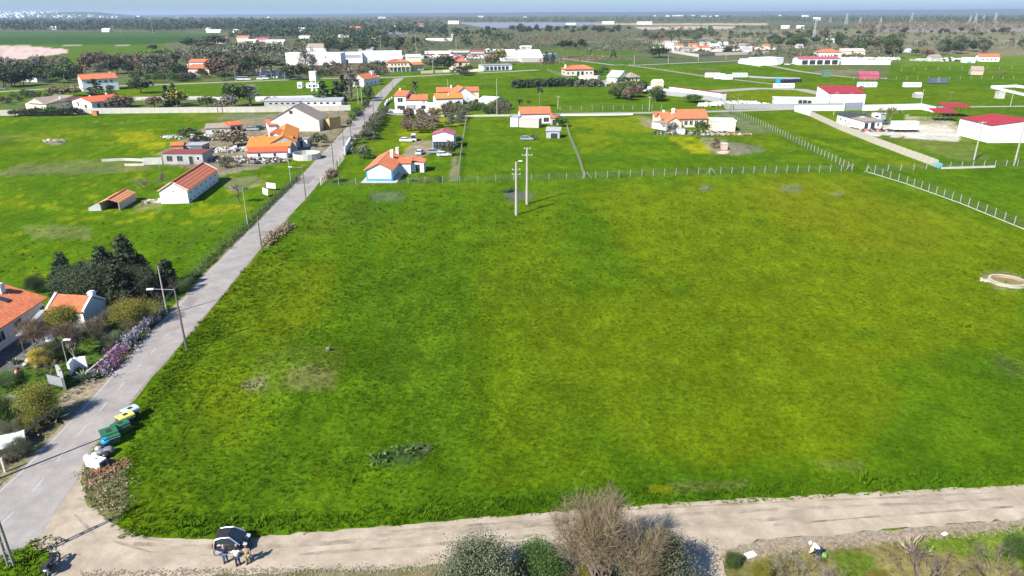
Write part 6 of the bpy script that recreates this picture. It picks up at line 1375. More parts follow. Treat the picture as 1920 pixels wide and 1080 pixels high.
hedge('flower_hedge', 'magenta flowering stretch of the roadside hedge', [(192, 704), (214, 680), (232, 661)], 1.7, 1.3, 'magenta', 46, 2)
hedge('hedge', 'greyish low end of the roadside hedge next to the agave', [(184, 712), (204, 692), (218, 677)], 1.5, .9, 'silver', 40, 3)
hedge('hedge', 'dark green hedge behind the silvery one', [(196, 664), (240, 620), (296, 570)], 1.2, .9, 'olive', 26, 4)
hedge('weed_strip', 'rough green weeds along the left verge of the road', [(318, 565), (345, 538), (385, 500), (450, 440), (520, 372), (560, 335)], 1.5, .4, 'green', 9, 5, .16)
hedge('weed_strip', 'brown dry weeds on the right road edge near the wooden pole', [(496, 462), (512, 450), (530, 435), (545, 425)], 2.0, 1.0, 'dryg', 26, 6, .2)
hedge('bank_weeds', 'dark weeds on the bank beside the stake fence at lower left', [(20, 868), (45, 842), (75, 800), (100, 772)], 1.6, .5, 'brown', 22, 7, .15)
hedge('mound_weeds', 'brown dry weeds on the low mound in the field', [(545, 724), (575, 718), (620, 720)], 2.2, .4, 'brown', 16, 8, .2)
hedge('mound_weeds', 'small patch of dry weeds left of the low mound', [(465, 728), (498, 724)], 1.6, .35, 'brown', 14, 9, .18)
hedge('hollow_weeds', 'dark tangled weeds round the small hollow in the field', [(715, 868), (760, 852), (800, 846)], 2.6, .5, 'green', 24, 10, .2)
hedge('spoil_weeds', 'brownish tangle of weeds covering the spoil heap by the junction', [(170, 900), (195, 925), (228, 955)], 3.0, .25, 'dryg', 22, 11, .09)
hedge('spoil_weeds', 'dry brown stalks above the rubble on the spoil heap', [(165, 885), (190, 895), (215, 905)], 2.6, .25, 'olive', 22, 12, .09)
hedge('ditch_reeds', 'dark rushes beside the wet hollow at the power poles', [(945, 362), (965, 358)], 1.0, .4, 'dark', 12, 13, .2)
# bottom trees (roots below the frame)
def btree(kind, px, base, h, w, label, leaf, **k):
    x, y = G(px, base); return plant(kind, px, base, h, label, leaf, wide=w / (h * wid(kind)), lod='near', **k)
btree('bare', 1120, 1125, 10.2, 7.6, 'big brown bare tree rising in front of the dirt road at bottom centre', 'brown', seed=12)
btree('bare', 1155, 1132, 8.4, 6.4, 'second brown bare crown merged into the big one at bottom centre', 'brown', seed=8)
btree('olive', 893, 1140, 5.4, 5.4, 'grey green olive tree left of the big bare tree', 'olive', seed=5)
btree('bush', 1005, 1098, 3.4, 4.6, 'dense dark green bush between olive and bare tree', 'green', seed=2)
btree('olive', 1232, 1128, 5.2, 5.0, 'greenish tree with pale pruned branches right of the big bare tree', 'olive', seed=9, wood=palebark)
T('deadwood', 1225, 1092, 1035, 80, 'pale bare branches tangled in the greenish tree', lod='near')
btree('bush', 1250, 1105, 1.8, 2.8, 'yellow green bush at the lower edge beside the track branch', 'yellow', seed=1)
btree('bush', 1110, 1100, 1.8, 2.6, 'yellowish shrub at the foot of the big bare tree', 'yellow', seed=3)
btree('shrub', 860, 1112, 2.2, 4.0, 'twiggy brown undergrowth below the olive tree', 'brown', seed=4)
btree('shrub', 1060, 1112, 2.6, 4.5, 'reddish undergrowth below the big bare tree', 'purple', seed=5)
T('shrub', 1740, 1092, 1030, 95, 'reddish bare shrub at lower right, left one', 'purple', lod='near'); T('shrub', 1868, 1088, 1025, 90, 'reddish bare shrub at lower right, right one', 'purple', lod='near')
T('deadwood', 1712, 1036, 995, 66, 'pile of pale cut branches at the edge of the garden', lod='near')
T('shrub', 1500, 1085, 1040, 70, 'grey bare shrub in the brown garden ground', 'grey', lod='near'); T('bush', 1425, 1090, 1055, 40, 'green bush at the lower edge of the garden ground', 'yellow', lod='near')
T('shrub', 1560, 1105, 1065, 60, 'small grey shrub behind the crouching person', 'grey', lod='near'); T('bush', 1372, 1065, 1035, 30, 'small dark bush at the corner of the garden ground', 'green', lod='near')
T('bush', 1900, 1045, 1000, 50, 'green bush at the right edge of the garden', 'green', lod='near'); T('bush', 1640, 1100, 1075, 50, 'bright green weeds clump at the lower edge', 'yellow', lod='near')
# meadow trees left
T('bare', 450, 380, 325, 82, 'bare pale tree in the meadow beside the two sign boards', 'grey')
T('bare', 309, 352, 312, 40, 'brown bare bush tree behind the barn', 'brown'); T('shrub', 275, 357, 333, 42, 'grey shrub left of the barn', 'grey')
T('bush', 363, 264, 238, 52, 'round dark green bush at the back of the farm yard', 'green'); T('oak', 440, 276, 246, 54, 'brownish round tree in the farm yard', 'brown'); T('bush', 413, 256, 243, 20, 'small green bush before the long low shed', 'green'); T('bush', 425, 314, 292, 34, 'small grey green bush right of the barn', 'olive'); T('oak', 447, 262, 244, 24, 'yellowish tree beside the brownish round tree', 'yellow')
for px, py, tp, ww, lf, lb in ((590, 276, 252, 24, 'olive', 'olive bush beside the round concrete tank'), (606, 268, 250, 22, 'green', 'green bush above the road near the tank'), (632, 238, 222, 12, 'green', 'small green bush at the wooden shed'), (596, 262, 248, 18, 'olive', 'second olive bush behind the round concrete tank'), (680, 298, 268, 40, 'olive', 'big round bush inside the cottage garden'), (668, 270, 250, 26, 'olive', 'olive bush by the roadside fence'), (700, 262, 244, 30, 'olive', 'olive tree behind the cottage')):
    T('bush', px, py, tp, ww, lb, lf)
T('oak', 624, 342, 316, 26, 'small tree in the cottage garden beside the road fence', 'brown'); T('bush', 842, 292, 262, 36, 'olive bush beside the parked cars', 'olive'); T('shrub', 799, 342, 328, 26, 'dry flower clump in the cottage garden', 'dryg'); T('agave', 773, 340, 331, 12, 'blue green agave in the cottage garden'); T('agave', 780, 340, 332, 12, 'second blue green agave in the cottage garden'); T('bush', 823, 341, 328, 14, 'small green shrub at the garden fence', 'green')
# orchard rows
ORD = 'first second third fourth fifth sixth seventh eighth ninth tenth eleventh twelfth thirteenth fourteenth fifteenth sixteenth last'.split()
for row, (x0, y0, x1, y1, n, lf) in enumerate(((686, 262, 724, 212, 17, 'olive'), (764, 246, 766, 217, 7, 'brown'), (788, 250, 790, 218, 8, 'brown'), (812, 245, 813, 217, 7, 'brown'), (842, 238, 842, 216, 4, 'olive'), (862, 236, 868, 217, 4, 'olive'))):
    for i in range(n):
        t = i / (n - 1); px, py = x0 + (x1 - x0) * t, y0 + (y1 - y0) * t
        plant(RND.choice(('olive', 'ball', 'oak')), px + RND.uniform(-2, 2), py, RND.uniform(2.7, 4.2), '%s orchard tree in the %s row, %s from its near end' % ('olive green' if lf == 'olive' else 'brownish', ['roadside', 'second', 'third', 'fourth', 'fifth', 'last'][row], ORD[i]), lf, group='orchard trees of the %s row' % ['roadside', 'second', 'third', 'fourth', 'fifth', 'last'][row], wide=1.2)
T('palm', 781, 206, 149, 20, 'tall palm in front of the white two storey house'); T('palm', 1012, 201, 160, 22, 'tall palm with shaggy trunk behind the salmon roofed house')
T('palm', 974, 207, 184, 20, 'low palm left of the salmon roofed house'); T('palm', 992, 207, 187, 16, 'low palm behind the salmon roofed house'); T('palm', 812, 204, 190, 16, 'small palm beside the arched gate'); T('palm', 680, 136, 118, 14, 'palm beside the factory road, left one'); T('palm', 704, 138, 123, 12, 'palm beside the factory road, right one')
T('palm', 80, 128, 102, 18, 'palm above the scrub under the pink soil circle'); T('palm', 68, 130, 108, 16, 'palm left of the taller one at the pink soil circle'); T('palm', 56, 130, 112, 14, 'lowest palm left of the pair at the pink soil circle'); T('palm', 510, 118, 84, 14, 'palm like tree left of the factory'); T('palm', 520, 118, 88, 14, 'second palm like tree left of the factory')
belt([('bush', 'olive'), ('bush', 'green'), ('bush', 'brown')], [(830, 213), (955, 214), (955, 196), (900, 198), (840, 204)], 44, (2.2, 3.8), 'shrub in the thicket between orange roofs and lane', 'thicket between orange roofs and lane', seed=3)
hedge('hedge', 'long dark clipped hedge across the meadow behind the palms', [(965, 165), (1020, 163), (1085, 161)], 4, 4.0, 'dark', 70, 14, .8)
hedge('hedge', 'dark hedge along the garden end of the pink villa', [(1085, 163), (1125, 162)], 4, 4.0, 'olive', 60, 15, .8)
belt([('bush', 'olive'), ('oak', 'brown'), ('oak', 'green')], [(1145, 190), (1238, 192), (1238, 176), (1200, 168), (1150, 176)], 22, (4, 7), 'plant in the clump left of the white sheds', 'bush clump left of the white sheds', seed=4)
T('oak', 1187, 182, 160, 36, 'dark reddish tree in the bush clump', 'purple'); T('oak', 1170, 160, 144, 26, 'dark round tree before the hipped cream house', 'green'); T('oak', 1300, 192, 176, 34, 'dark green tree behind the long farmhouse roof', 'green')
T('bush', 1254, 244, 226, 34, 'grey leaved tree in the cluttered yard', 'grey'); T('oak', 1315, 248, 226, 26, 'bright green tree in front of the long farmhouse', 'green'); T('bush', 1340, 278, 258, 18, 'brown bush beside the well house', 'brown')
T('bare', 1673, 236, 182, 76, 'large bare tree in the white walled yard', 'dryg'); T('bush', 1040, 230, 212, 22, 'brown bush right of the salmon roofed house', 'brown'); T('oak', 1050, 238, 218, 22, 'dark tree at the corner of the salmon roofed plot', 'green'); T('bush', 1002, 262, 248, 14, 'small bush left of the tin shed', 'olive')
T('shrub', 1328, 137, 126, 44, 'brown thicket behind the white cabins', 'brown'); T('shrub', 1682, 126, 112, 24, 'brown thicket right of the riding wall', 'brown'); T('shrub', 1870, 142, 130, 20, 'dark bush alone in the far right meadow', 'brown')
# poplars etc. left of the upper road
T('poplar', 470, 198, 158, 40, 'silvery blossoming tree above the long wall', 'grey', wood=palebark); T('oak', 440, 200, 155, 40, 'dark green tree left of the silvery tree', 'green'); T('oak', 428, 205, 178, 36, 'greyish tree at the long wall', 'grey')
T('bare', 652, 205, 148, 46, 'pale blossoming tree left of the upper road', 'grey', wood=palebark); T('cypress', 632, 192, 150, 18, 'dark cypress left of the pale blossoming tree', 'conifer'); T('cypress', 607, 194, 152, 26, 'green conifer left of the dark cypress', 'green'); T('poplar', 660, 188, 128, 40, 'tall pale bare poplar by the steep roofed cottage', 'grey', wood=palebark); T('cypress', 645, 190, 140, 16, 'second dark cypress behind the blossoming tree', 'conifer'); T('oak', 690, 190, 160, 22, 'dark tree on the verge of the upper road', 'green')
T('oak', 332, 200, 168, 36, 'bright green round tree in the walled garden', 'yellow'); T('cypress', 315, 198, 160, 16, 'dark cypress beside the bright green round tree', 'conifer'); T('cypress', 329, 196, 156, 14, 'second dark cypress behind the bright green tree', 'conifer'); T('oak', 390, 202, 180, 34, 'dark round tree near the small red roof', 'green'); T('oak', 290, 202, 182, 34, 'yellow brown shrub tree in the walled garden', 'brown')
T('oak', 265, 175, 148, 38, 'dark round tree right of the tall white house', dk); T('conifer', 180, 178, 148, 34, 'dark conifer in front of the tall white house', 'conifer'); T('conifer', 212, 195, 160, 32, 'dark conifer right of the red roofed white house', 'conifer'); T('oak', 225, 204, 178, 40, 'brown green tree at the corner of the red roofed white house', 'brown'); T('oak', 240, 200, 180, 28, 'bare brown tree beyond the white house corner', 'brown'); T('oak', 118, 182, 162, 52, 'big brown green tree above the grey roofs', 'brown')
for k, (px, tp, ww) in enumerate(((29, 205, 24), (45, 203, 22), (66, 203, 34), (98, 199, 34), (118, 204, 26), (134, 200, 30), (148, 203, 20))):
    T('oak', px, 218 - k * .4, tp, ww, ['dark', 'pinkish', 'dark green', 'green', 'low dark', 'dark', 'grey'][k] + ' round tree before the long wall, %s from the left' % ['first', 'second', 'third', 'fourth', 'fifth', 'sixth', 'seventh'][k], ['dark', 'purple', 'dark', 'green', 'dark', 'dark', 'olive'][k])
T('bush', 515, 195, 180, 40, 'dark bush at the end of the stable roof', 'dark'); T('palm', 590, 192, 175, 12, 'small pale palm behind the stable, left one'); T('palm', 597, 192, 176, 12, 'small pale palm behind the stable, right one')
T('oak', 405, 88, 65, 46, 'huge round dark tree at the edge of the green plain', dk); T('oak', 360, 90, 72, 36, 'dark tree left part of the huge round clump', dk); T('pine', 288, 103, 83, 20, 'dark tree leaning left above the scrub', dk); T('bush', 302, 104, 92, 26, 'black green bush right of the leaning tree', dk); T('oak', 385, 92, 78, 40, 'lower dark tree right in the huge round clump', 'olive')
T('pine', 510, 147, 110, 56, 'big umbrella shaped dark tree by the vans', dk); T('oak', 545, 150, 122, 34, 'dark round tree right of the umbrella shaped one', dk); T('oak', 562, 150, 118, 36, 'olive green round tree before the factory', 'olive'); T('poplar', 575, 138, 90, 28, 'tall grey bare poplar in front of the factory, left one', 'grey'); T('poplar', 588, 135, 100, 22, 'grey bare poplar in front of the factory, right one', 'grey')
T('oak', 835, 134, 104, 44, 'dark green round tree before the cream villa', dk); T('oak', 818, 130, 108, 34, 'olive green tree left of the cream villa', 'olive'); T('oak', 922, 126, 99, 28, 'big brown green tree left of the roadside building', 'brown'); T('oak', 936, 122, 92, 30, 'yellowish brown tree above the roadside building', 'yellow'); T('bush', 862, 139, 124, 36, 'dark bushes at the roadside below the cream villa', dk); T('oak', 877, 138, 122, 22, 'dark tree right of the cream villa', 'green'); T('bush', 875, 142, 133, 30, 'low dark bush on the verge below the cream villa', dk)
for px, tp, ww, lb in ((1024, 96, 14, 'dark pine before the white warehouses, left one'), (1036, 98, 12, 'dark pine before the white warehouses, right one')): T('conifer', px, 120, tp, ww, lb, 'conifer')
for px, b_, tp, ww, lb in ((1054, 108, 72, 18, 'tall pine with bare trunk right of the warehouses, first'), (1064, 108, 72, 18, 'tall pine with bare trunk right of the warehouses, second'), (1090, 108, 70, 18, 'tall pine with bare trunk right of the warehouses, third'), (1077, 106, 76, 10, 'thin pine between the tall ones')): T('pine', px, b_, tp, ww, lb, 'dark')
T('conifer', 1150, 108, 92, 12, 'small dark conifer beyond the farm lane', 'conifer'); T('oak', 1132, 136, 124, 18, 'dark round tree right of the pink villa', 'green'); T('oak', 1065, 141, 131, 18, 'dark round bush left of the pink villa', 'green'); T('oak', 1120, 140, 130, 20, 'green tree at the right wall of the pink villa', 'green')
T('oak', 1235, 108, 88, 40, 'dark tree clump left of the crowded hamlet', dk); T('oak', 1362, 102, 88, 18, 'dark tree inside the crowded hamlet', dk); T('oak', 1672, 109, 86, 36, 'dark olive tree at the right end of the big trees', 'olive'); T('oak', 1716, 104, 91, 16, 'bright green round bush near the small white cottage', 'green')
T('oak', 1736, 108, 92, 26, 'brown green tree right of the bright round bush', 'brown')
G_ = 'trees of the big dark grove at right'
belt([('euca', 'dark'), ('oak', 'olive'), ('oak', 'dark'), ('oak', 'green')], [(1560, 96), (1670, 100), (1690, 92), (1640, 78), (1570, 80)], 34, (9, 14), 'tree in the big grove right of the manor', G_, seed=6)
belt([('oak', 'dark'), ('oak', 'green')], [(1440, 92), (1560, 90), (1560, 80), (1520, 70), (1440, 76)], 34, (7, 10), 'tree in the belt left of the antenna mast', 'trees left of the manor', seed=7)
belt([('oak', 'dark'), ('oak', 'olive')], [(1755, 104), (1852, 103), (1852, 92), (1755, 90)], 18, (8, 13), 'tree in the row behind the far right cottages', 'trees behind the far right cottages', seed=8)
belt([('oak', 'olive'), ('oak', 'green'), ('oak', 'brown'), ('bush', 'green')], [(1200, 80), (1340, 78), (1350, 70), (1340, 58), (1200, 60)], 30, (8, 13), 'tree in the wooded strip above the hamlet', 'wooded strip above the hamlet', seed=9)
belt([('oak', 'dark'), ('euca', 'dark'), ('oak', 'green')], [(0, 165), (150, 160), (150, 140), (60, 142), (0, 148)], 30, (7, 11), 'tree in the belt along the far left road', 'belt along the cross road at far left', seed=10)
belt([('oak', 'brown'), ('oak', 'dark'), ('oak', 'olive'), ('euca', 'olive')], [(150, 138), (340, 150), (340, 124), (230, 118), (160, 122)], 46, (7, 11), 'tree in the grove between white and pink houses', 'grove between white and pink house', seed=11)
belt([('oak', 'dark'), ('oak', 'green'), ('oak', 'olive')], [(240, 158), (440, 150), (440, 142), (330, 146), (250, 148)], 30, (4, 6), 'low tree along the road below the pink house', 'trees below the pink house', seed=12)
belt([('oak', 'dark'), ('oak', 'brown')], [(395, 148), (470, 142), (500, 120), (400, 118)], 28, (7, 11), 'tree in the grove right of the pink house', 'grove right of the pink house', seed=13)
belt([('bush', 'olive'), ('bush', 'brown'), ('oak', 'olive')], [(575, 146), (730, 142), (725, 126), (640, 127), (570, 132)], 46, (4, 6.5), 'shrub between factory and cross road', 'shrubs between factory and cross road', seed=14)
belt([('bush', 'olive'), ('oak', 'grey'), ('bush', 'brown')], [(0, 138), (130, 136), (130, 118), (0, 120)], 30, (5, 8), 'shrub below the pink soil circle', 'shrubs below the pink soil circle', seed=15)
belt([('bush', 'olive'), ('bush', 'green'), ('oak', 'brown')], [(0, 200), (60, 202), (110, 190), (60, 180), (0, 186)], 12, (3, 5), 'hedge shrub left of the brown grey roofs', 'hedge shrubs left of the grey roofs', seed=16)
belt([('bush', 'dark'), ('bush', 'green')], [(660, 238), (690, 200), (700, 190), (690, 188), (672, 206), (645, 235)], 14, (1.5, 2.8), 'bush on the left verge of the upper road', 'verge bushes of the upper road', seed=17)
belt([('pine', 'dark'), ('oak', 'dark'), ('euca', 'dark')], [(700, 104), (790, 96), (780, 84), (600, 86), (600, 96)], 30, (8, 13), 'tree behind the factory roofs', 'trees behind the factory', seed=18)
belt([('oak', 'dark'), ('pine', 'dark')], [(740, 64), (940, 72), (930, 60), (800, 56)], 30, (9, 14), 'tree in the scattered row before the solar field', 'trees before the solar field', seed=19)
belt([('pine', 'dark'), ('oak', 'dark')], [(960, 64), (1180, 66), (1180, 58), (960, 56)], 44, (10, 15), 'tree in the long row beyond the plain', 'pine row beyond the plain', seed=20)
belt([('oak', 'dark'), ('bush', 'brown')], [(1330, 66), (1700, 70), (1900, 72), (1900, 58), (1400, 60)], 34, (6, 10), 'lone tree on the far heath', 'lone trees on the far heath', seed=21)
# masses of trees too many to count
wood('pine_wood', 'dense pine wood along the far side of the green plain', [(-80, 59), (330, 60), (560, 58), (600, 40), (330, 34), (-80, 34)], 4200, (12, 18), 'dark', 1, 24)
wood('far_pines', 'scattered dark pines and gardens behind the factory', [(430, 74), (760, 72), (840, 62), (830, 44), (560, 38), (480, 50)], 1300, (9, 14), 'dark', 2, 24)
wood('scrub_left', 'grey green scrub behind the pink house', [(330, 108), (560, 112), (600, 92), (520, 84), (420, 84), (330, 100)], 700, (3, 5.5), 'olive', 3, 26, .5)
wood('scrub_middle', 'pale scrub belt behind the factory and sheds', [(560, 94), (940, 94), (1240, 98), (1200, 84), (900, 80), (600, 78)], 900, (2.5, 4.5), 'olive', 4, 24, .5)
wood('scrub_right', 'brownish scrub of the plain beyond the warehouses', [(940, 84), (1200, 84), (1290, 74), (1200, 64), (950, 66)], 800, (2, 4), 'brown', 5, 22, .5)
wood('garden_trees', 'dark garden trees mixed among the houses left of the factory', [(430, 112), (540, 118), (560, 100), (470, 92), (420, 98)], 120, (6, 9), 'olive', 6, 30)
wood('forest_far', 'continuous forest band under the horizon', [(560, 46), (1400, 42), (2050, 46), (2050, 33), (1400, 31), (560, 33)], 5200, (9, 14), 'conifer', 7, 12, .6)
wood('forest_right', 'dull forest edge on the right plain', [(1600, 58), (2080, 62), (2080, 46), (1600, 46)], 1500, (6, 10), 'brown', 8, 16, .55)
wood('heath_bushes', 'small bushes dotted over the heath', [(1300, 84), (1960, 92), (1960, 60), (1300, 58)], 500, (2, 4), 'olive', 9, 20, .5)
wood('hamlet_garden_trees', 'bushes between the hamlet houses', [(1250, 100), (1560, 100), (1560, 84), (1260, 82)], 170, (3, 6), 'olive', 10, 26)
wood('plot_scrub', 'scrub and weeds along the lane behind the palms', [(1000, 120), (1200, 118), (1200, 106), (1000, 108)], 160, (1.5, 3), 'brown', 11, 26, .5)
wood('left_scrub', 'scrub and young trees above the walled gardens', [(240, 118), (400, 124), (420, 108), (260, 106)], 220, (4, 7), 'olive', 12, 26, .45)
wood('middle_trees', 'dark trees dotted between sheds behind the factory', [(560, 92), (960, 86), (960, 66), (560, 68)], 330, (7, 11), 'dark', 13, 26)
wood('plain_bushes', 'brown and olive bushes on the plain right of the warehouses', [(1050, 104), (1240, 100), (1240, 70), (960, 70), (960, 84)], 420, (3, 6), 'olive', 14, 22, .5)
wood('heath_trees', 'dark small trees dotted over the right heath', [(1240, 84), (1960, 96), (1960, 60), (1300, 56)], 260, (5, 8), 'dark', 15, 22, .4)
wood('meadow_edge_bushes', 'olive bushes between hamlet and white stable', [(1400, 112), (1560, 112), (1690, 104), (1680, 94), (1420, 98)], 150, (3, 6), 'olive', 16, 24)
wood('lane_edge_bushes', 'low brown bushes along the farm lane', [(1000, 128), (1160, 116), (1300, 112), (1160, 110), (1010, 118)], 90, (1.5, 3.5), 'brown', 17, 24, .5)
for k, (x0, x1, y, h, lf, n) in enumerate(((960, 1300, 89, 4, 'olive', 90), (1180, 1440, 70, 6, 'dark', 60), (1400, 1900, 66, 4, 'dark', 80), (560, 940, 87, 5, 'olive', 110), (1440, 1700, 74, 5, 'dark', 50), (960, 1180, 76, 4, 'olive', 60), (1700, 1920, 88, 4, 'olive', 40), (1250, 1700, 57, 6, 'dark', 90), (660, 960, 79, 6, 'dark', 90), (1000, 1250, 96, 3, 'brown', 60), (700, 980, 103, 5, 'dark', 50))):
    wood('hedgerow', '%s hedgerow line on the plain, %s of the far strips' % ({'olive': 'olive', 'dark': 'dark', 'brown': 'brown'}[lf], ORD[k]), [(x0, y - .7), (x1, y - 1.6), (x1, y - .2), (x0, y + .7)], n, (h * .7, h * 1.4), lf, 40 + k, 30, .45, 'hedge')
# ------------------------------------------------------------------ small things
# litter bins in a row on the verge
def bin_(label, px, py, body, lid, open_=0.0, a=0.0):
    x, y = G(px, py); t = thing('rubbish_container', label, 'bin', (x, y, 0), a, 'rubbish containers on the verge')
    b = MB(); V = []
    for z, sx, sy in ((.22, .58, .44), (1.02, .70, .55)): V += [(-sx, -sy, z), (sx, -sy, z), (sx, sy, z), (-sx, sy, z)]
    b.add(V, [(3, 2, 1, 0), (0, 1, 5, 4), (1, 2, 6, 5), (2, 3, 7, 6), (3, 0, 4, 7), (4, 5, 6, 7)]); b.box(0, 0, 1.03, 1.48, 1.18, .07)
    for s in (-1, 1):
        for k in (-.35, 0, .35): b.box(k, s * .50, .62, .06, .06, .72, rx=s * -.13)
    b.build('body', body, t)
    l = MB(); l.extrude([(-.60, 0), (.60, 0), (.54, .14), (.2, .24), (-.2, .24), (-.54, .14)], -.73, .73, 'x')
    lo = l.build('lid', lid, t); lo.location = (0, 0, 1.07)
    MB().b2(-.22, .22, -.3, .1, .235, .262).build('deposit_flap', darkm, lo)
    if open_: lo.rotation_euler = (open_, 0, 0); lo.location = (0, .5, 1.2)
    for sx in (-1, 1):
        for sy in (-1, 1): MB().tube((sx * .48 - .04, sy * .36, .1), (sx * .48 + .04, sy * .36, .1), .1, .1, 10).build('wheel', darkm, t)
    MB().tube((-.7, -.62, .92), (.7, -.62, .92), .025, .025, 5).build('handle', greym, t)
ra = R(56)
yel = mat('yellow_lid', (.62, .55, .13), .5, .1); bl = mat('pale_blue_lid', (.42, .50, .56), .5, .1); dg = mat('dark_container', (.035, .045, .05), .5, .15)
bin_('dark container with pale blue lid, farthest of the four on the verge', 247, 785, dg, bl, 0, ra)
bin_('container with pale yellow lid, second from the far end of the four', 238, 797, dg, yel, 0, ra)
bin_('green rubbish container with closed lid in the middle of the row', 229, 813, green_p, green_p, 0, ra)
bin_('green rubbish container with raised lid nearest the rubbish bags', 211, 833, green_p, green_p, .25, ra - .2)
def bag(label, px, py, r, m, name='rubbish_bag', z=0.0, cat='rubbish bag', group=None):
    x, y = G(px, py); rs = random.Random(int(px * 7 + py)); mb = MB(); n, k = 9, 6; V = []
    for j in range(k + 1):
        ph = math.pi * j / k
        for i in range(n):
            a = 2 * math.pi * i / n; q = r * (1 + rs.uniform(-.18, .18)); V.append((q * math.sin(ph) * math.cos(a), q * math.sin(ph) * math.sin(a), r * .7 * (1 - math.cos(ph) * 1.0) * (1 + rs.uniform(-.08, .08))))
    mb.add(V, [(j * n + i, j * n + (i + 1) % n, (j + 1) * n + (i + 1) % n, (j + 1) * n + i) for j in range(k) for i in range(n)])
    o = mb.build(name, m, None, True, label=label, cat=cat, group=group); o.location = (x, y, z); return o
bagk = mat('black_bag', (.03, .032, .036), .35, .2); bagw = mat('white_bag', (.50, .50, .48), .5, .1); bagb = mat('blue_bag', (.01, .22, .60), .45, .15); bagg = mat('grey_bag', (.16, .16, .17), .45, .2)
bag('bright blue plastic bag lying against the open green container', 202, 838, .55, bagb, z=.35); bag('black rubbish bag below the blue bag', 193, 843, .5, bagk); bag('grey black rubbish bag right of the pile centre', 206, 850, .55, bagg); bag('black rubbish bag at the right of the pile', 200, 857, .45, bagk); bag('grey bag in the middle of the pile', 191, 853, .45, bagg)
bag('small white bag on the left of the pile', 185, 847, .3, bagw, z=.15); bag('white bag near the discarded fridge', 180, 856, .35, bagw); bag('small black bag in front of the pile', 189, 861, .35, bagk); bag('white rounded bag left of the discarded fridge', 166, 862, .42, bagw); bag('torn white bag lowest left of the pile', 170, 868, .32, bagw)
def fridge():
    x, y = G(182, 874); t = thing('discarded_fridge', 'white discarded fridge lying on its back beside the bags', 'fridge', (x, y, 0), R(-18))
    MB().b2(-.85, .85, -.42, .42, .05, .75).build('cabinet', whitem, t); MB().b2(-.86, .30, -.43, .43, .755, .83).build('door', whitem, t); MB().b2(.32, .86, -.43, .43, .755, .83).build('freezer_door', whitem, t); MB().b2(.05, .2, -.05, .05, .832, .9).build('handle', darkm, t); MB().b2(.852, .9, -.35, .35, .1, .65).build('back_grille', darkm, t)
fridge()
def rubble(label, px, py, rx, ry, n, m, seed, name='rubble', s=(.08, .3), z=.25):
    r = random.Random(seed); x, y = G(px, py); mb = MB()
    for i in range(n):
        a = r.uniform(0, 6.28); q = math.sqrt(r.random()); mb.box(q * rx * math.cos(a), q * ry * math.sin(a), r.uniform(0, z) * (1 - q) + .05, r.uniform(*s), r.uniform(*s), r.uniform(s[0], s[1]) * .5, r.uniform(0, 3), r.uniform(-.5, .5), r.uniform(-.5, .5))
    o = mb.build(name, m, label=label, cat='rubble', kind='stuff'); o.location = (x, y, 0); return o
terr = mat('broken_tile', (.24, .12, .075), .9, .3, 2)
rubble('broken tiles and brick rubble behind the discarded fridge', 204, 885, 1.8, 2.2, 260, terr, 1, s=(.06, .28)); rubble('pale stone debris on the spoil heap', 210, 900, 2.2, 2.4, 90, gravel, 2, s=(.05, .25))
rubble('orange rags and tile shards in front of the fridge', 192, 884, .7, .5, 40, mat('orange_scrap', (.5, .16, .06), .8), 3); rubble('stones strewn along the edge of the dirt road', 88, 1020, 1.4, 1.0, 90, gravel, 4, s=(.05, .2), z=.1)
for k, (px, py, w_, m) in enumerate(((1407, 1041, .85, whitem), (1771, 1002, .45, whitem))):
    x, y = G(px, py); o = MB().box(0, 0, .05, w_, w_ * .6, .09, .4).build('white_board', m, label=['white board lying flat on the garden ground', 'small white slab on the gravel edge at right'][k], cat='board'); o.location = (x, y, 0)
# stones on the gravel edge
r_ = random.Random(9); mb = MB()
for i in range(2600):
    t = r_.random(); a = mid(0, 0); px = 1350 + 700 * t; py = 1040 - 62 * t + r_.gauss(0, 5); x, y = G(px, py); s = r_.uniform(.03, .11); mb.box(x, y, s * .2, s, s * .8, s * .6, r_.uniform(0, 3), r_.uniform(-.4, .4))
for i in range(1500):
    px = r_.uniform(150, 840); py = 1078 - (px - 150) * .02 + r_.gauss(0, 4); x, y = G(px, py); s = r_.uniform(.03, .13); mb.box(x, y, s * .2, s, s * .8, s * .6, r_.uniform(0, 3), r_.uniform(-.4, .4))
mb.build('loose_stones', gravel, label='loose pale stones along the lower edge of the dirt road', cat='stones', kind='stuff')
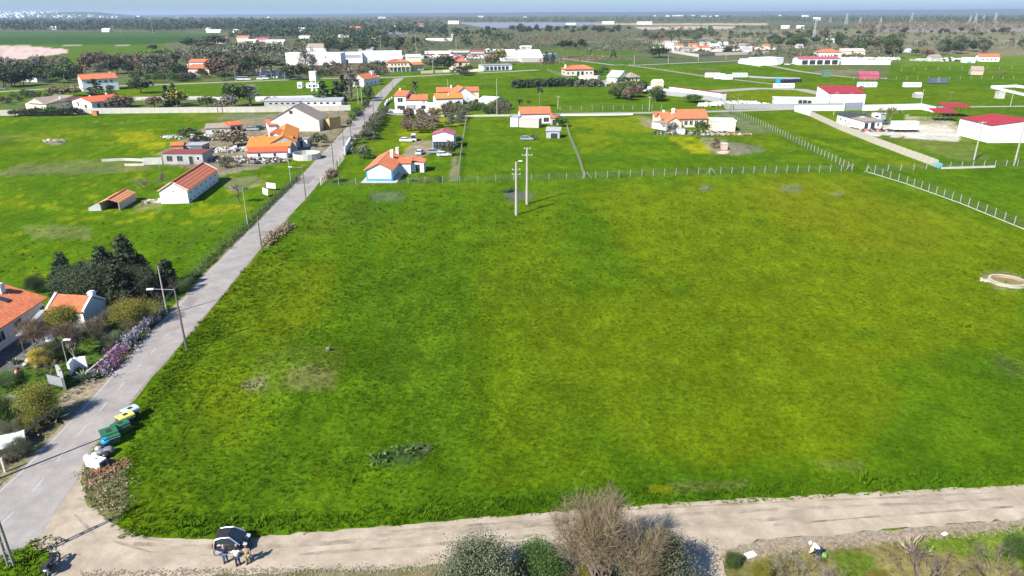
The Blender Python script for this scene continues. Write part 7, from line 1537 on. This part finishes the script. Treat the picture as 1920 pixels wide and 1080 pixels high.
# brick ring well at the right of the field
def ring_well():
    x, y = G(1888, 530); z = elev(np.array([x]), np.array([y]))[0]; t = thing('round_well', 'round open brick well with pale rim in the right of the field', 'well', (x, y, z))
    n = 44; Rr = 2.35
    bm_ = MB().box(0, 0, 0, .16, .30, .40).mesh('brick', wall_mat('well_brick', (.40, .26, .17), .2)); cm = MB().box(0, 0, 0, .34, .36, .10).mesh('rim_stone', wall_mat('rim_pale', (.42, .38, .29), .12))
    for i in range(n):
        a = 2 * math.pi * i / n; put('brick', bm_, t, (Rr * math.cos(a), Rr * math.sin(a), .19), a); put('rim_stone', cm, t, ((Rr + .02) * math.cos(a), (Rr + .02) * math.sin(a), .44), a)
    MB().lathe([(Rr + .14, -.1), (Rr + .14, .385), (Rr + .1, .385), (Rr + .1, 0)], 40).build('outer_render', wall_mat('rim_pale', (.42, .38, .29), .12), t)
    MB().lathe([(.01, .02), (Rr - .1, .02), (Rr - .1, .04), (.01, .04)], 30).build('bottom', mat('well_bottom', (.16, .15, .06), .9, .2), t)
    mb = MB(); mb.box(-3.0, .8, .18, 1.2, .9, .36, -.5); mb.box(-2.6, .5, .12, .6, .7, .24, -.4); mb.build('trough', wall_mat('rim_pale', (.42, .38, .29), .12), t); MB().box(-3.0, .8, .38, .5, .25, .05, -.5).build('trough_opening', darkm, t)
ring_well()
# stone on the mound
x, y = G(617, 664); bag('pale boulder on the back of the low mound', 617, 664, .35, bark, 'boulder', .5, 'boulder')
# sign boards back of the left verge
def board(label, px, py, w_, h_, a, tilt, m):
    x, y = G(px, py); t = thing('sign_board', label, 'sign', (x, y, 0), a); o = MB().b2(-w_ / 2, w_ / 2, -.04, .04, .5, .5 + h_).build('panel', m, t); o.rotation_euler = (0, tilt, 0)
    for s in (-1, 1): MB().b2(s * w_ * .35 - .05, s * w_ * .35 + .05, .045, .13, 0, .5 + h_ * .8).build('post', woodm, t)
board('left weathered white board leaning in the verge', 498, 369, 1.9, 1.5, R(-35), .12, wall_mat('board_white', (.6, .58, .56), .1)); board('right pinkish white board beside the leaning one', 509, 357, 2.6, 1.3, R(-20), .03, wall_mat('board_pink', (.66, .58, .55), .08))
# garden objects left
x, y = G(31, 703); t = thing('red_board', 'narrow red and white board propped on the lawn', 'board', (x, y, 0), R(-55)); MB().box(0, 0, .3, 1.7, .06, .5, rx=-.6).build('panel', mat('red_sign', (.55, .06, .06), .6), t); MB().box(0, -.06, .3, 1.3, .03, .14, rx=-.6).build('stripe', whitem, t)
def gate_walls():
    wall_line('gate_wall', 'curved white gate wall at the driveway entrance', [(133, 703), (140, 693), (150, 691), (163, 690)], 1.5, .25, white); wall_line('gate_wall', 'angled grey white gate pier beside the sliding gate', [(122, 731), (119, 718), (112, 708)], 1.6, .28, greyw)
    x, y = G(92, 722); t = thing('sliding_gate', 'dark sliding gate panel across the driveway', 'gate', (x, y, 0), rdir(G(92, 722), G(118, 728)))
    MB().b2(0, 2.6, -.03, .03, .1, .2).b2(0, 2.6, -.03, .03, 1.4, 1.5).build('frame', darkm, t)
    key = MB().b2(-.07, .07, -.02, .02, .2, 1.4).mesh('slat', greym)
    for i in range(13): put('slat', key, t, (.12 + i * .2, 0, 0))
gate_walls()
wall_line('hedge_wall', 'grey block wall behind the roadside hedge', [(168, 706), (196, 682), (240, 640), (306, 576)], .8, .22, greyw)
pole(128, 688, -640, 'short white garden lamp post on the lawn', polec, .05, lamp=(.05, .35, 0), name='street_lamp')
def bbq():
    x, y = G(99, 650); t = thing('barbecue', 'brick barbecue with white chimney hood in the garden', 'barbecue', (x, y, 0), .3); MB().b2(-.6, .6, -.4, .4, 0, .9).build('base', brickm, t); MB().extrude([(-.4, .9), (.4, .9), (.2, 1.6), (.2, 2.2), (-.2, 2.2), (-.2, 1.6)], -.5, .5, 'x').build('hood', white, t)
bbq()
def boat():
    x, y = G(10, 842); t = thing('covered_trailer', 'white covered trailer parked by the stake fence at the left edge', 'trailer', (x, y, 0), .6); MB().extrude([(-1, .6), (1, .6), (.9, 1.1), (0, 1.35), (-.9, 1.1)], -1.8, 1.8, 'x').build('cover', whitem, t); MB().box(0, 0, .5, 3.4, 1.7, .15).build('chassis', darkm, t)
    for s in (-1, 1): MB().tube((0, s * .8, .32), (0, s * .95, .32), .32, .32, 12).build('wheel', darkm, t)
boat()
for k, (px, py, s) in enumerate(((56, 680, 1.0), (48, 686, .7), (70, 690, .8), (120, 655, .7))): bag('white garden rock %s' % ['near the golden bush', 'left of the golden bush at the court', 'below the golden bush', 'beside the barbecue'][k], px, py, .45 * s, wall_mat('rim_pale', (.42, .38, .29), .12), 'garden_rock', 0, 'rock')
def pergola():
    p = G(45, 660); q = G(88, 612); t = thing('pergola', 'slim rail pergola between big roof and outhouse', 'pergola', (p[0], p[1], 0), rdir(p, q)); L = math.hypot(q[0] - p[0], q[1] - p[1])
    for i in range(3): MB().tube((L * i / 2, 0, 0), (L * i / 2, 0, 2.3), .05, .05, 6).build('post', woodm, t)
    MB().box(L / 2, 0, 2.32, L + .4, .7, .08).build('beam', greym, t)
pergola()
# ------------------------------------------------------------------ scrap and farm clutter
def scrap(label, px, py, rx, ry, n, seed, mats_, s=(.2, 1.0), z=1.0, name='scrap_heap'):
    r = random.Random(seed); x, y = G(px, py); me = None; mb = MB(); idx = []
    for i in range(n):
        a = r.uniform(0, 6.28); q = math.sqrt(r.random()); k = len(mb.f); mb.box(q * rx * math.cos(a), q * ry * math.sin(a), r.uniform(0, z) * (1 - q * .6) + .1, r.uniform(*s), r.uniform(*s), r.uniform(s[0], s[1]) * .7, r.uniform(0, 3), r.uniform(-.4, .4), r.uniform(-.4, .4)); idx += [r.randrange(len(mats_))] * (len(mb.f) - k)
    me = mb.mesh(name, None)
    for m in mats_: me.materials.append(m)
    me.polygons.foreach_set('material_index', idx)
    return put(name, me, None, (x, y, 0), label=label, cat='scrap', kind='stuff')
SM = [greym, darkm, darkm, greyw, woodm, bark, mat('rust', (.18, .08, .05), .9, .3), concr]
scrap('scrap and old metal heaped in front of the farmhouse', 483, 303, 9, 3.5, 170, 1, SM); scrap('pale sacks and debris left of the farmhouse', 440, 282, 8, 4, 130, 2, [greyw, concr, greym, woodm, whitem], (.3, 1.1)); scrap('dark scrap by the corner of the grey block shed', 392, 300, 5, 3, 90, 3, SM); scrap('scrap and wood between long store and farmhouse', 440, 300, 9, 3, 120, 4, SM)
scrap('debris in the back of the farm yard', 350, 258, 9, 4, 110, 5, [concr, greym, woodm, whitem]); scrap('rusty machine parts right of the red shed', 470, 262, 5, 3, 70, 6, SM); scrap('clutter along the front fence of the cluttered farm', 1290, 250, 14, 2.5, 150, 7, SM); scrap('red and pale bricks stacked right of the flat store', 1362, 253, 9, 1.4, 90, 8, [concr, mat('pink_brick', (.34, .17, .13), .9)], (.25, .8), .5)
scrap('yard clutter in front of the white shack', 1640, 246, 7, 1.5, 80, 9, [darkm, greyw, greym, pinkm]); scrap('clutter along the wall of the riding yard', 1470, 121, 12, 3, 70, 10, SM); scrap('mixed scrap and huts around the far right cottages', 1783, 114, 34, 6, 170, 11, [greyw, whitem, darkm, cream, concr], (1, 3.6), 1.5); scrap('pallets and pots beside the white cottage walls', 730, 256 + 80, .1, .1, 1, 12, [woodm])
scrap('white rubble heap right of the white sheds', 1378, 199, 16, 3, 190, 13, [concr, whitem, cream], (.5, 1.8), 2.4); scrap('junk in the meadow behind the cottages', 1212, 160, 4, 2, 12, 14, [woodm]); scrap('garden junk right of the pink villa', 1140, 156, 12, 4, 80, 15, [concr, cream, greyw, woodm], (.4, 1.6))
scrap('old farm junk before the long low shed', 405, 262, 4, 2, 40, 16, SM); scrap('bales and timber near the wooden shed', 622, 232, 3, 3, 40, 17, [woodm, mat('straw', (.5, .36, .14), .9)], (.4, 1.4)); scrap('pale debris in the meadow left of the farm', 102, 266, 4, 1.5, 30, 18, [concr, fibre]); scrap('timber on the soil patch between shed and barn', 288, 380, 2.5, 1.2, 16, 19, [woodm, concr], (.3, 1.2), .3)
scrap('clutter of boats and boxes along the back of the cross road', 590, 102, 8, 3, 20, 20, [whitem, redm]); scrap('hamlet yard clutter between its houses', 1330, 93, 70, 26, 330, 21, [whitem, greyw, pinkm, cream, darkm], (1.2, 4.5), 1.5); scrap('yard clutter behind the cross road', 850, 108, 60, 16, 240, 22, [whitem, greym, concr, pinkm, darkm], (1.0, 4.0), 1.5)
scrap('vehicles and machine clutter right of the riding stable', 1610, 112, 34, 8, 160, 23, [whitem, concr, greyw, cream], (1, 3.5), 1.5)
B('wooden_shed', 'yellow wooden shed with slanting roof beside the road', (619, 243), (640, 240), 4.5, 2.8, 'sb', 1.1, mat('yellow_timber', (.48, .33, .12), .9, .2), mat('yellow_timber2', (.5, .36, .16), .9, .2), .1, cat='shed')
# ------------------------------------------------------------------ vehicles
car('white hatchback parked beside the cottage wing', 788, 289, 80, 'white'); car('small white car on the soil track behind the cottage', 805, 291 - 0, 0, 'white', world=G(806, 290)) if False else None
car('white car beside the olive bush on the cottage drive', 815, 288, 10, 'silver'); car('dark car with trailer nose to the right of the white car', 833, 294, 20, 'white', world=G(833, 293)); car('white box van behind the cottage', 776, 263, 95, 'white', 'van'); car('white boat trailer car left of the box van', 762, 266, -5, 'white')
car('black car parked beside the red gabled workshop', 858, 264, 60, 'black'); car('pale car alone on the grass before the salmon roofed house', 988, 263, 4, 'silver'); car('green tractor like vehicle parked at the upper road verge', 672, 217, 60, 'green', 'pickup'); car('silver car parked beside the red tiled shed', 474, 245, 10, 'silver'); car('dark car behind the silver one in the farm yard', 490, 243, 30, 'black')
car('white van parked first in the line by the cross road', 452, 150, 5, 'white', 'van'); car('white van parked second in the line by the cross road', 463, 150, 5, 'white', 'van'); car('white car right of the parked vans', 488, 149.5, 0, 'white'); car('white truck like van before the white cabin', 497, 148.5, 0, 'white', 'van'); car('small white car alone on the cross road', 562, 148, 0, 'white'); car('dark car at the left edge on the cross road', 6, 168, 8, 'grey')
car('dark car between the two mobile homes', 1590, 165, 20, 'black'); car('red car nose beside the left mobile home', 1612, 166.5, 160, 'red'); car('white car before the dark bay of the stable yard', 1476, 122, 5, 'white'); car('white pickup beside the black bay', 1490, 121, 5, 'white', 'pickup'); car('dark car parked behind the white shack', 1622, 219, 10, 'grey'); car('silver car beside the shack porch', 1658, 232, 5, 'grey')
car('white car behind the cream wall by the roadside building', 928, 124, 0, 'white'); car('dark car before the roadside building', 945, 128, 0, 'black'); car('white car in the factory yard', 650, 118, 0, 'white')
# small two seat car
def micro_car():
    p = G(411, 1038.5); q = G(457, 1036); a = rdir(p, q); x, y = G(437, 1027)
    t = thing('two_seat_car', 'tiny black and silver two seat car parked beside the people on the dirt road', 'car', (x, y, 0), a)
    blk = mat('car_black', (.015, .016, .018), .22, .05, spec=.5); sil = mat('car_silver', (.42, .43, .45), .3, .03, metal=.4)
    L, W = 2.6, 1.56
    def loft(secs, m, name, par=t):
        """secs: list of (x, [(y,z)...]) with equal counts"""
        mb = MB(); n = len(secs[0][1]); V = []
        for xx, pr in secs: V += [(xx, yy, zz) for yy, zz in pr]
        F = [(i * n + j, i * n + (j + 1) % n, (i + 1) * n + (j + 1) % n, (i + 1) * n + j) for i in range(len(secs) - 1) for j in range(n)]
        mb.add(V, F + [tuple(range(n - 1, -1, -1)), tuple((len(secs) - 1) * n + j for j in range(n))]); return mb.build(name, m, par, True)
    def sec(w_, z0, z1): return [(-w_ * .92, z0), (w_ * .92, z0), (w_, (z0 + z1) * .5), (w_ * .93, z1), (-w_ * .93, z1), (-w_, (z0 + z1) * .5)]
    loft([(-1.28, sec(.66, .40, .78)), (-1.18, sec(.75, .28, .92)), (-.6, sec(.78, .24, .96)), (.3, sec(.78, .24, .93)), (.85, sec(.77, .26, .88)), (1.15, sec(.72, .30, .74)), (1.30, sec(.60, .36, .60))], blk, 'body')
    c = MB(); c.add([(-1.16, -.70, .93), (.82, -.70, .90), (.82, .70, .90), (-1.16, .70, .93), (-.98, -.58, 1.46), (.12, -.60, 1.50), (.12, .60, 1.50), (-.98, .58, 1.46)], [(0, 1, 5, 4), (1, 2, 6, 5), (2, 3, 7, 6), (3, 0, 4, 7), (4, 5, 6, 7)]); c.build('windows', glass, t)
    MB().add([(-1.0, -.57, 1.47), (.08, -.58, 1.51), (.08, .58, 1.51), (-1.0, .57, 1.47), (-.92, -.48, 1.54), (0, -.5, 1.57), (0, .5, 1.57), (-.92, .48, 1.54)], [(0, 1, 5, 4), (1, 2, 6, 5), (2, 3, 7, 6), (3, 0, 4, 7), (4, 5, 6, 7)]).build('roof', mat('soft_top', (.02, .02, .025), .8, .2), t)
    for s in (-1, 1):
        m = MB(); pts = [(-1.02, .40), (-1.10, .75), (-1.08, 1.0), (-.95, 1.40), (-.6, 1.49), (.10, 1.52), (.55, 1.18), (.86, .90)]
        for (x0, z0), (x1, z1) in zip(pts[:-1], pts[1:]): 
            y0 = .80 if z0 < 1 else .80 - (z0 - 1) * .36; y1 = .80 if z1 < 1 else .80 - (z1 - 1) * .36; m.tube((x0, s * y0, z0), (x1, s * y1, z1), .05, .045, 6)
        m.b2(-.72, .66, s * .80 - .03, s * .80 + .03, .24, .36); m.tube((-1.02, s * .8, .4), (-.55, s * .8, .30), .06, .05, 6); m.build('silver_frame', sil, t)
        MB().b2(-.42, .62, s * .775 - .02, s * .775 + .02, .36, .92).build('door', mat('door_dark', (.03, .032, .035), .3, .1), t)
        MB().box(.62, s * .93, 1.0, .13, .22, .15).build('mirror', sil, t)
        MB().box(1.13, s * .5, .70, .28, .30, .14, ry=.5).build('headlight', mat('lamp_glass', (.75, .77, .78), .15), t); MB().box(-1.25, s * .62, .82, .08, .15, .28).build('tail_light', redm, t)
        for wx in (-.93, .90):
            w_ = MB().tube((wx, s * .60, .29), (wx, s * .80, .29), .29, .29, 18).build('wheel', darkm, t)
            rm = MB().tube((wx, s * .802, .29), (wx, s * .815, .29), .20, .19, 14); 
            rm.build('rim', mat('car_silver', (.42, .43, .45), .3), w_)
    MB().b2(1.28, 1.34, -.3, .3, .38, .52).build('grille', darkm, t); MB().box(-1.29, 0, .55, .03, .5, .12).build('number_plate', whitem, t)
micro_car()
def motorbike():
    x, y = G(101, 1066); t = thing('motorbike', 'black motorbike parked on the gravel corner', 'motorbike', (x, y, 0), R(98), scale=1.08)
    for wx, nm in ((-.72, 'rear_wheel'), (.72, 'front_wheel')):
        m = MB(); n = 20
        V = [((.31 + rr * math.cos(b)) * math.cos(a) + wx, rr * 1.1 * math.sin(b), (.31 + rr * math.cos(b) - .0) * math.sin(a) + .36) for a in [2 * math.pi * i / n for i in range(n)] for b in [0, 1.57, 3.14, 4.71] for rr in [.07]]
        m.add(V, [(i * 4 + j, i * 4 + (j + 1) % 4, ((i + 1) % n) * 4 + (j + 1) % 4, ((i + 1) % n) * 4 + j) for i in range(n) for j in range(4)]); w_ = m.build(nm, darkm, t)
        s = MB()
        for i in range(6): s.tube((wx, 0, .36), (wx + .28 * math.cos(i * 1.047), 0, .36 + .28 * math.sin(i * 1.047)), .015, .015, 4)
        s.build('spokes', greym, w_)
    MB().tube((-.72, .08, .36), (-.1, .1, .45), .04, .05, 6).tube((-.1, 0, .42), (.45, 0, .95), .045, .04, 6).tube((-.55, 0, .80), (.45, 0, .92), .045, .04, 6).tube((-.1, 0, .42), (-.55, 0, .8), .04, .04, 6).build('frame', darkm, t)
    MB().box(.02, 0, .48, .45, .34, .36).box(.1, .0, .34, .3, .42, .16).build('engine', greym, t)
    MB().extrude([(-.12, .78), (.12, .78), (.17, .92), (.1, 1.05), (-.1, 1.05), (-.17, .92)], .0, .48, 'x').build('tank', mat('bike_black', (.02, .02, .022), .25, spec=.6), t)
    MB().box(-.38, 0, .86, .75, .28, .12, ry=.06).build('seat', darkm, t); MB().box(-.82, 0, .95, .34, .36, .30).build('top_box', darkm, t)
    for s in (-1, 1): MB().tube((.72, s * .09, .36), (.46, s * .09, 1.0), .03, .03, 6).build('fork', greym, t); MB().box(-.55, s * .30, .62, .5, .2, .34).build('pannier', darkm, t)
    MB().tube((.40, -.38, 1.06), (.44, .38, 1.06), .02, .02, 6).build('handlebar', darkm, t); MB().lathe([(.09, 0), (.1, .06), (.02, .1)], 10).build('headlight', whitem, t).location = (.56, 0, .92)
    MB().tube((-.75, -.16, .34), (.1, -.16, .32), .06, .045, 8).build('exhaust', greym, t); MB().box(-.98, 0, .72, .02, .2, .14).build('number_plate', whitem, t)
motorbike()
# ------------------------------------------------------------------ people
def skin_mesh(joints, edges, radii, sub=1, name='body', m=None, parent=None, root=0):
    me = bpy.data.meshes.new(name); me.from_pydata([tuple(j) for j in joints], edges, []); me.update()
    o = bpy.data.objects.new(name, me); COL.objects.link(o); sk = o.modifiers.new('skin', 'SKIN')
    if not me.skin_vertices: 
        bpy.context.view_layer.objects.active = o
    lay = me.skin_vertices[0].data if len(me.skin_vertices) else None
    if lay is None: raise RuntimeError('no skin layer')
    for i, r in enumerate(radii): lay[i].radius = r if hasattr(r, '__len__') else (r, r)
    lay[root].use_root = True
    sb = o.modifiers.new('sub', 'SUBSURF'); sb.levels = sub; sb.render_levels = sub
    dg_ = bpy.context.evaluated_depsgraph_get(); ev_ = o.evaluated_get(dg_); m2 = bpy.data.meshes.new_from_object(ev_)
    m2.materials.clear(); 
    if m: m2.materials.append(m)
    bpy.data.objects.remove(o); m2.polygons.foreach_set('use_smooth', [True] * len(m2.polygons)); m2.name = name
    return put(name, m2, parent)
skinm = mat('skin', (.45, .26, .18), .6, .08)
def person(label, px, py, face, top, legs, hair, arms=((.28, -.05, .95), (-.28, -.05, .95)), bend=0.0, h=1.0, hat=None, long=True, group=None, step=.12):
    """stands on pixel px,py; face = heading; arms = hand targets in body space (x right, y forward, z up)"""
    x, y = G(px, py); t = thing('person', label, 'person', (x, y, 0), face - math.pi / 2, group, h)
    cb, sb_ = math.cos(bend), math.sin(bend)
    def tb(p): yy, zz = p[1], p[2] - .93; return Vector((p[0], yy * cb + zz * sb_, .93 - yy * sb_ + zz * cb))
    J = [Vector((0, 0, .95)), tb((0, .0, 1.15)), tb((0, .0, 1.38)), tb((0, .01, 1.50)), tb((0, .03, 1.60)), tb((0, .02, 1.70))]
    rad = [(.11, .08), (.10, .08), (.12, .075), (.055, .055), (.085, .095), (.07, .08)]; E = [(0, 1), (1, 2), (2, 3), (3, 4), (4, 5)]
    for s, tgt in ((1, arms[0]), (-1, arms[1])):
        sh = tb((s * .19, 0, 1.42)); hd = tb(tgt) if bend == 0 else Vector(tgt); el = (sh + hd) / 2 + Vector((s * .07, -.06, -.03)); k = len(J)
        d = (hd - el).normalized(); J += [sh, el, hd, hd + d * .09]; rad += [.055, .042, .028, (.038, .018)]; E += [(2, k), (k, k + 1), (k + 1, k + 2), (k + 2, k + 3)]
    for s in (1, -1):
        k = len(J); J += [Vector((s * .09, 0, .88)), Vector((s * .10 + .0, .03 + s * step * .3, .48)), Vector((s * .11, s * step * .5, .08)), Vector((s * .12, s * step * .5 + .15, .04))]; rad += [.085, .058, .042, (.045, .03)]; E += [(0, k), (k, k + 1), (k + 1, k + 2), (k + 2, k + 3)]
    body = skin_mesh(J, E, rad, 2, 'body', skinm, t)
    # fingers
    for s, a0 in ((1, 6), (-1, 10)):
        hd, tip = J[a0 + 2], J[a0 + 3]; d = (tip - hd).normalized(); side = d.orthogonal().normalized(); f = MB()
        for i in range(4): o_ = side * (.027 * (i - 1.5)); L = (.07, .08, .075, .06)[i]; f.tube(tip + o_ * .9, tip + o_ + d * L * .6, .009, .008, 5).tube(tip + o_ + d * L * .6, tip + o_ + d * L + d.cross(side) * .015, .008, .006, 5)
        f.tube(hd + side * .03, hd + side * .07 + d * .06, .011, .008, 5); f.build('fingers', skinm, body)
    # clothes: a shirt grown over the trunk and arms, trousers over the legs
    tj = [J[0] + Vector((0, 0, -.02)), J[1], J[2], tb((0, 0, 1.46))]; tr = [(.19, .145), (.18, .14), (.21, .135), (.085, .08)]; te = [(0, 1), (1, 2), (2, 3)]
    for a0 in (6, 10):
        k = len(tj); q = J[a0 + 2] if long else J[a0 + 1]; tj += [J[a0], J[a0 + 1] if long else (J[a0] * .4 + J[a0 + 1] * .6), q - (q - J[a0 + 1]) * .06 if long else J[a0 + 1]]; tr += [.078, .066, .052 if long else .062]; te += [(2, k), (k, k + 1), (k + 1, k + 2)]
    skin_mesh(tj, te, tr, 1, 'shirt', top, t)
    lj = [Vector((0, 0, .96))]; lr = [(.19, .15)]; le = []
    for a0 in (14, 18): k = len(lj); lj += [J[a0], J[a0 + 1], J[a0 + 2] + Vector((0, 0, .03))]; lr += [.125, .09, .075]; le += [(0, k), (k, k + 1), (k + 1, k + 2)]
    skin_mesh(lj, le, lr, 1, 'trousers', legs, t)
    sh_ = MB()
    for a0 in (16, 20): p = J[a0]; sh_.box(p.x, p.y + .07, .045, .10, .28, .09)
    sh_.build('shoes', darkm, t)
    # head details
    c = J[4]; fw = Vector((0, cb, -sb_)); up_ = Vector((0, sb_, cb)); rt_ = Vector((1, 0, 0)); hc = c + up_ * .05
    f = MB()
    for s in (-1, 1): e = hc + fw * .088 + rt_ * s * .03 + up_ * .01; f.box(e.x, e.y, e.z, .022, .012, .012)
    f.build('eyes', darkm, body); n_ = hc + fw * .10 - up_ * .015; MB().box(n_.x, n_.y, n_.z, .02, .03, .04).build('nose', skinm, body); mo = hc + fw * .088 - up_ * .05; MB().box(mo.x, mo.y, mo.z, .045, .012, .01).build('mouth', mat('lips', (.3, .1, .09), .6), body)
    ea = MB()
    for s in (-1, 1): e = hc + rt_ * s * .085; ea.box(e.x, e.y, e.z, .015, .03, .05)
    ea.build('ears', skinm, body)
    m = MB(); n = 10; cc = hc - fw * .015 + up_ * .015
    for j in range(5):
        ph = .5 * math.pi * j / 4
        for i in range(n): a = 2 * math.pi * i / n; v = cc + (rt_ * math.cos(a) * .094 + fw * math.sin(a) * .105) * math.cos(ph) + up_ * (.11 * math.sin(ph)) - (up_ * .06 if j == 0 and math.sin(a) < .2 else up_ * 0); m.v.append(tuple(v))
    m.f += [(j * n + i, j * n + (i + 1) % n, (j + 1) * n + (i + 1) % n, (j + 1) * n + i) for j in range(4) for i in range(n)]
    m.build('hair', hair, t, True)
    if hat:
        h_ = MB(); b_ = cc + up_ * .05
        for k, (rr, zz) in enumerate(((.19, 0), (.12, .015), (.115, .09), (.06, .12))):
            for i in range(12): a = 2 * math.pi * i / 12; h_.v.append(tuple(b_ + (rt_ * math.cos(a) + fw * math.sin(a)) * rr + up_ * zz))
        h_.f += [(k * 12 + i, k * 12 + (i + 1) % 12, (k + 1) * 12 + (i + 1) % 12, (k + 1) * 12 + i) for k in range(3) for i in range(12)] + [tuple(range(36, 48))]; h_.build('hat', hat, t)
    return t
navy = mat('navy_jacket', (.02, .025, .045), .8, .15); jeans = mat('blue_jeans', (.05, .08, .17), .85, .15); djeans = mat('dark_jeans', (.025, .035, .07), .85, .15); shirtw = mat('white_shirt', (.72, .72, .72), .85, .05); tan = mat('tan_shirt', (.36, .24, .16), .85, .1); khaki = mat('khaki', (.24, .20, .11), .85, .1)
grayh = mat('grey_hair', (.32, .30, .28), .8); darkh = mat('dark_hair', (.03, .022, .018), .7); brownh = mat('brown_hair', (.12, .07, .045), .7)
person('grey haired person in dark jacket and jeans, left of three by small car', 424, 1056, R(92), navy, jeans, grayh, ((.24, .05, .92), (-.24, .22, 1.12)))
person('person in white shirt and dark jeans, middle of the three by the small car', 447, 1061, R(95), shirtw, djeans, darkh, ((.30, .20, 1.22), (-.36, .16, 1.18)))
person('person in tan shirt and khaki trousers, right of the three by the small car', 466, 1057.5, R(100), tan, khaki, brownh, ((.25, .02, .9), (-.22, .24, 1.1)))
person('person in pale shirt and white hat stooping over the garden ground', 1534, 1047, R(155), shirtw, djeans, grayh, ((.20, .62, .45), (-.12, .66, .42)), bend=1.15, hat=whitem, step=.3)
bag('green sack on the ground behind the stooping person', 1543, 1044, .3, mat('green_sack', (.12, .26, .05), .7), 'green_sack', 0, 'sack')
# ------------------------------------------------------------------ haze
def haze():
    mb = MB().b2(-24000, 24000, -3000, 24000, -1.5, 95)
    m = bpy.data.materials.new('haze_air'); m.use_nodes = True; n = m.node_tree.nodes; n.clear(); o = n.new('ShaderNodeOutputMaterial'); v = n.new('ShaderNodeVolumePrincipled')
    v.inputs['Color'].default_value = (.66, .80, 1, 1); v.inputs['Density'].default_value = .00008; v.inputs['Anisotropy'].default_value = .2
    m.node_tree.links.new(v.outputs[0], o.inputs['Volume']); return mb.build('haze', m, kind='stuff')
haze()
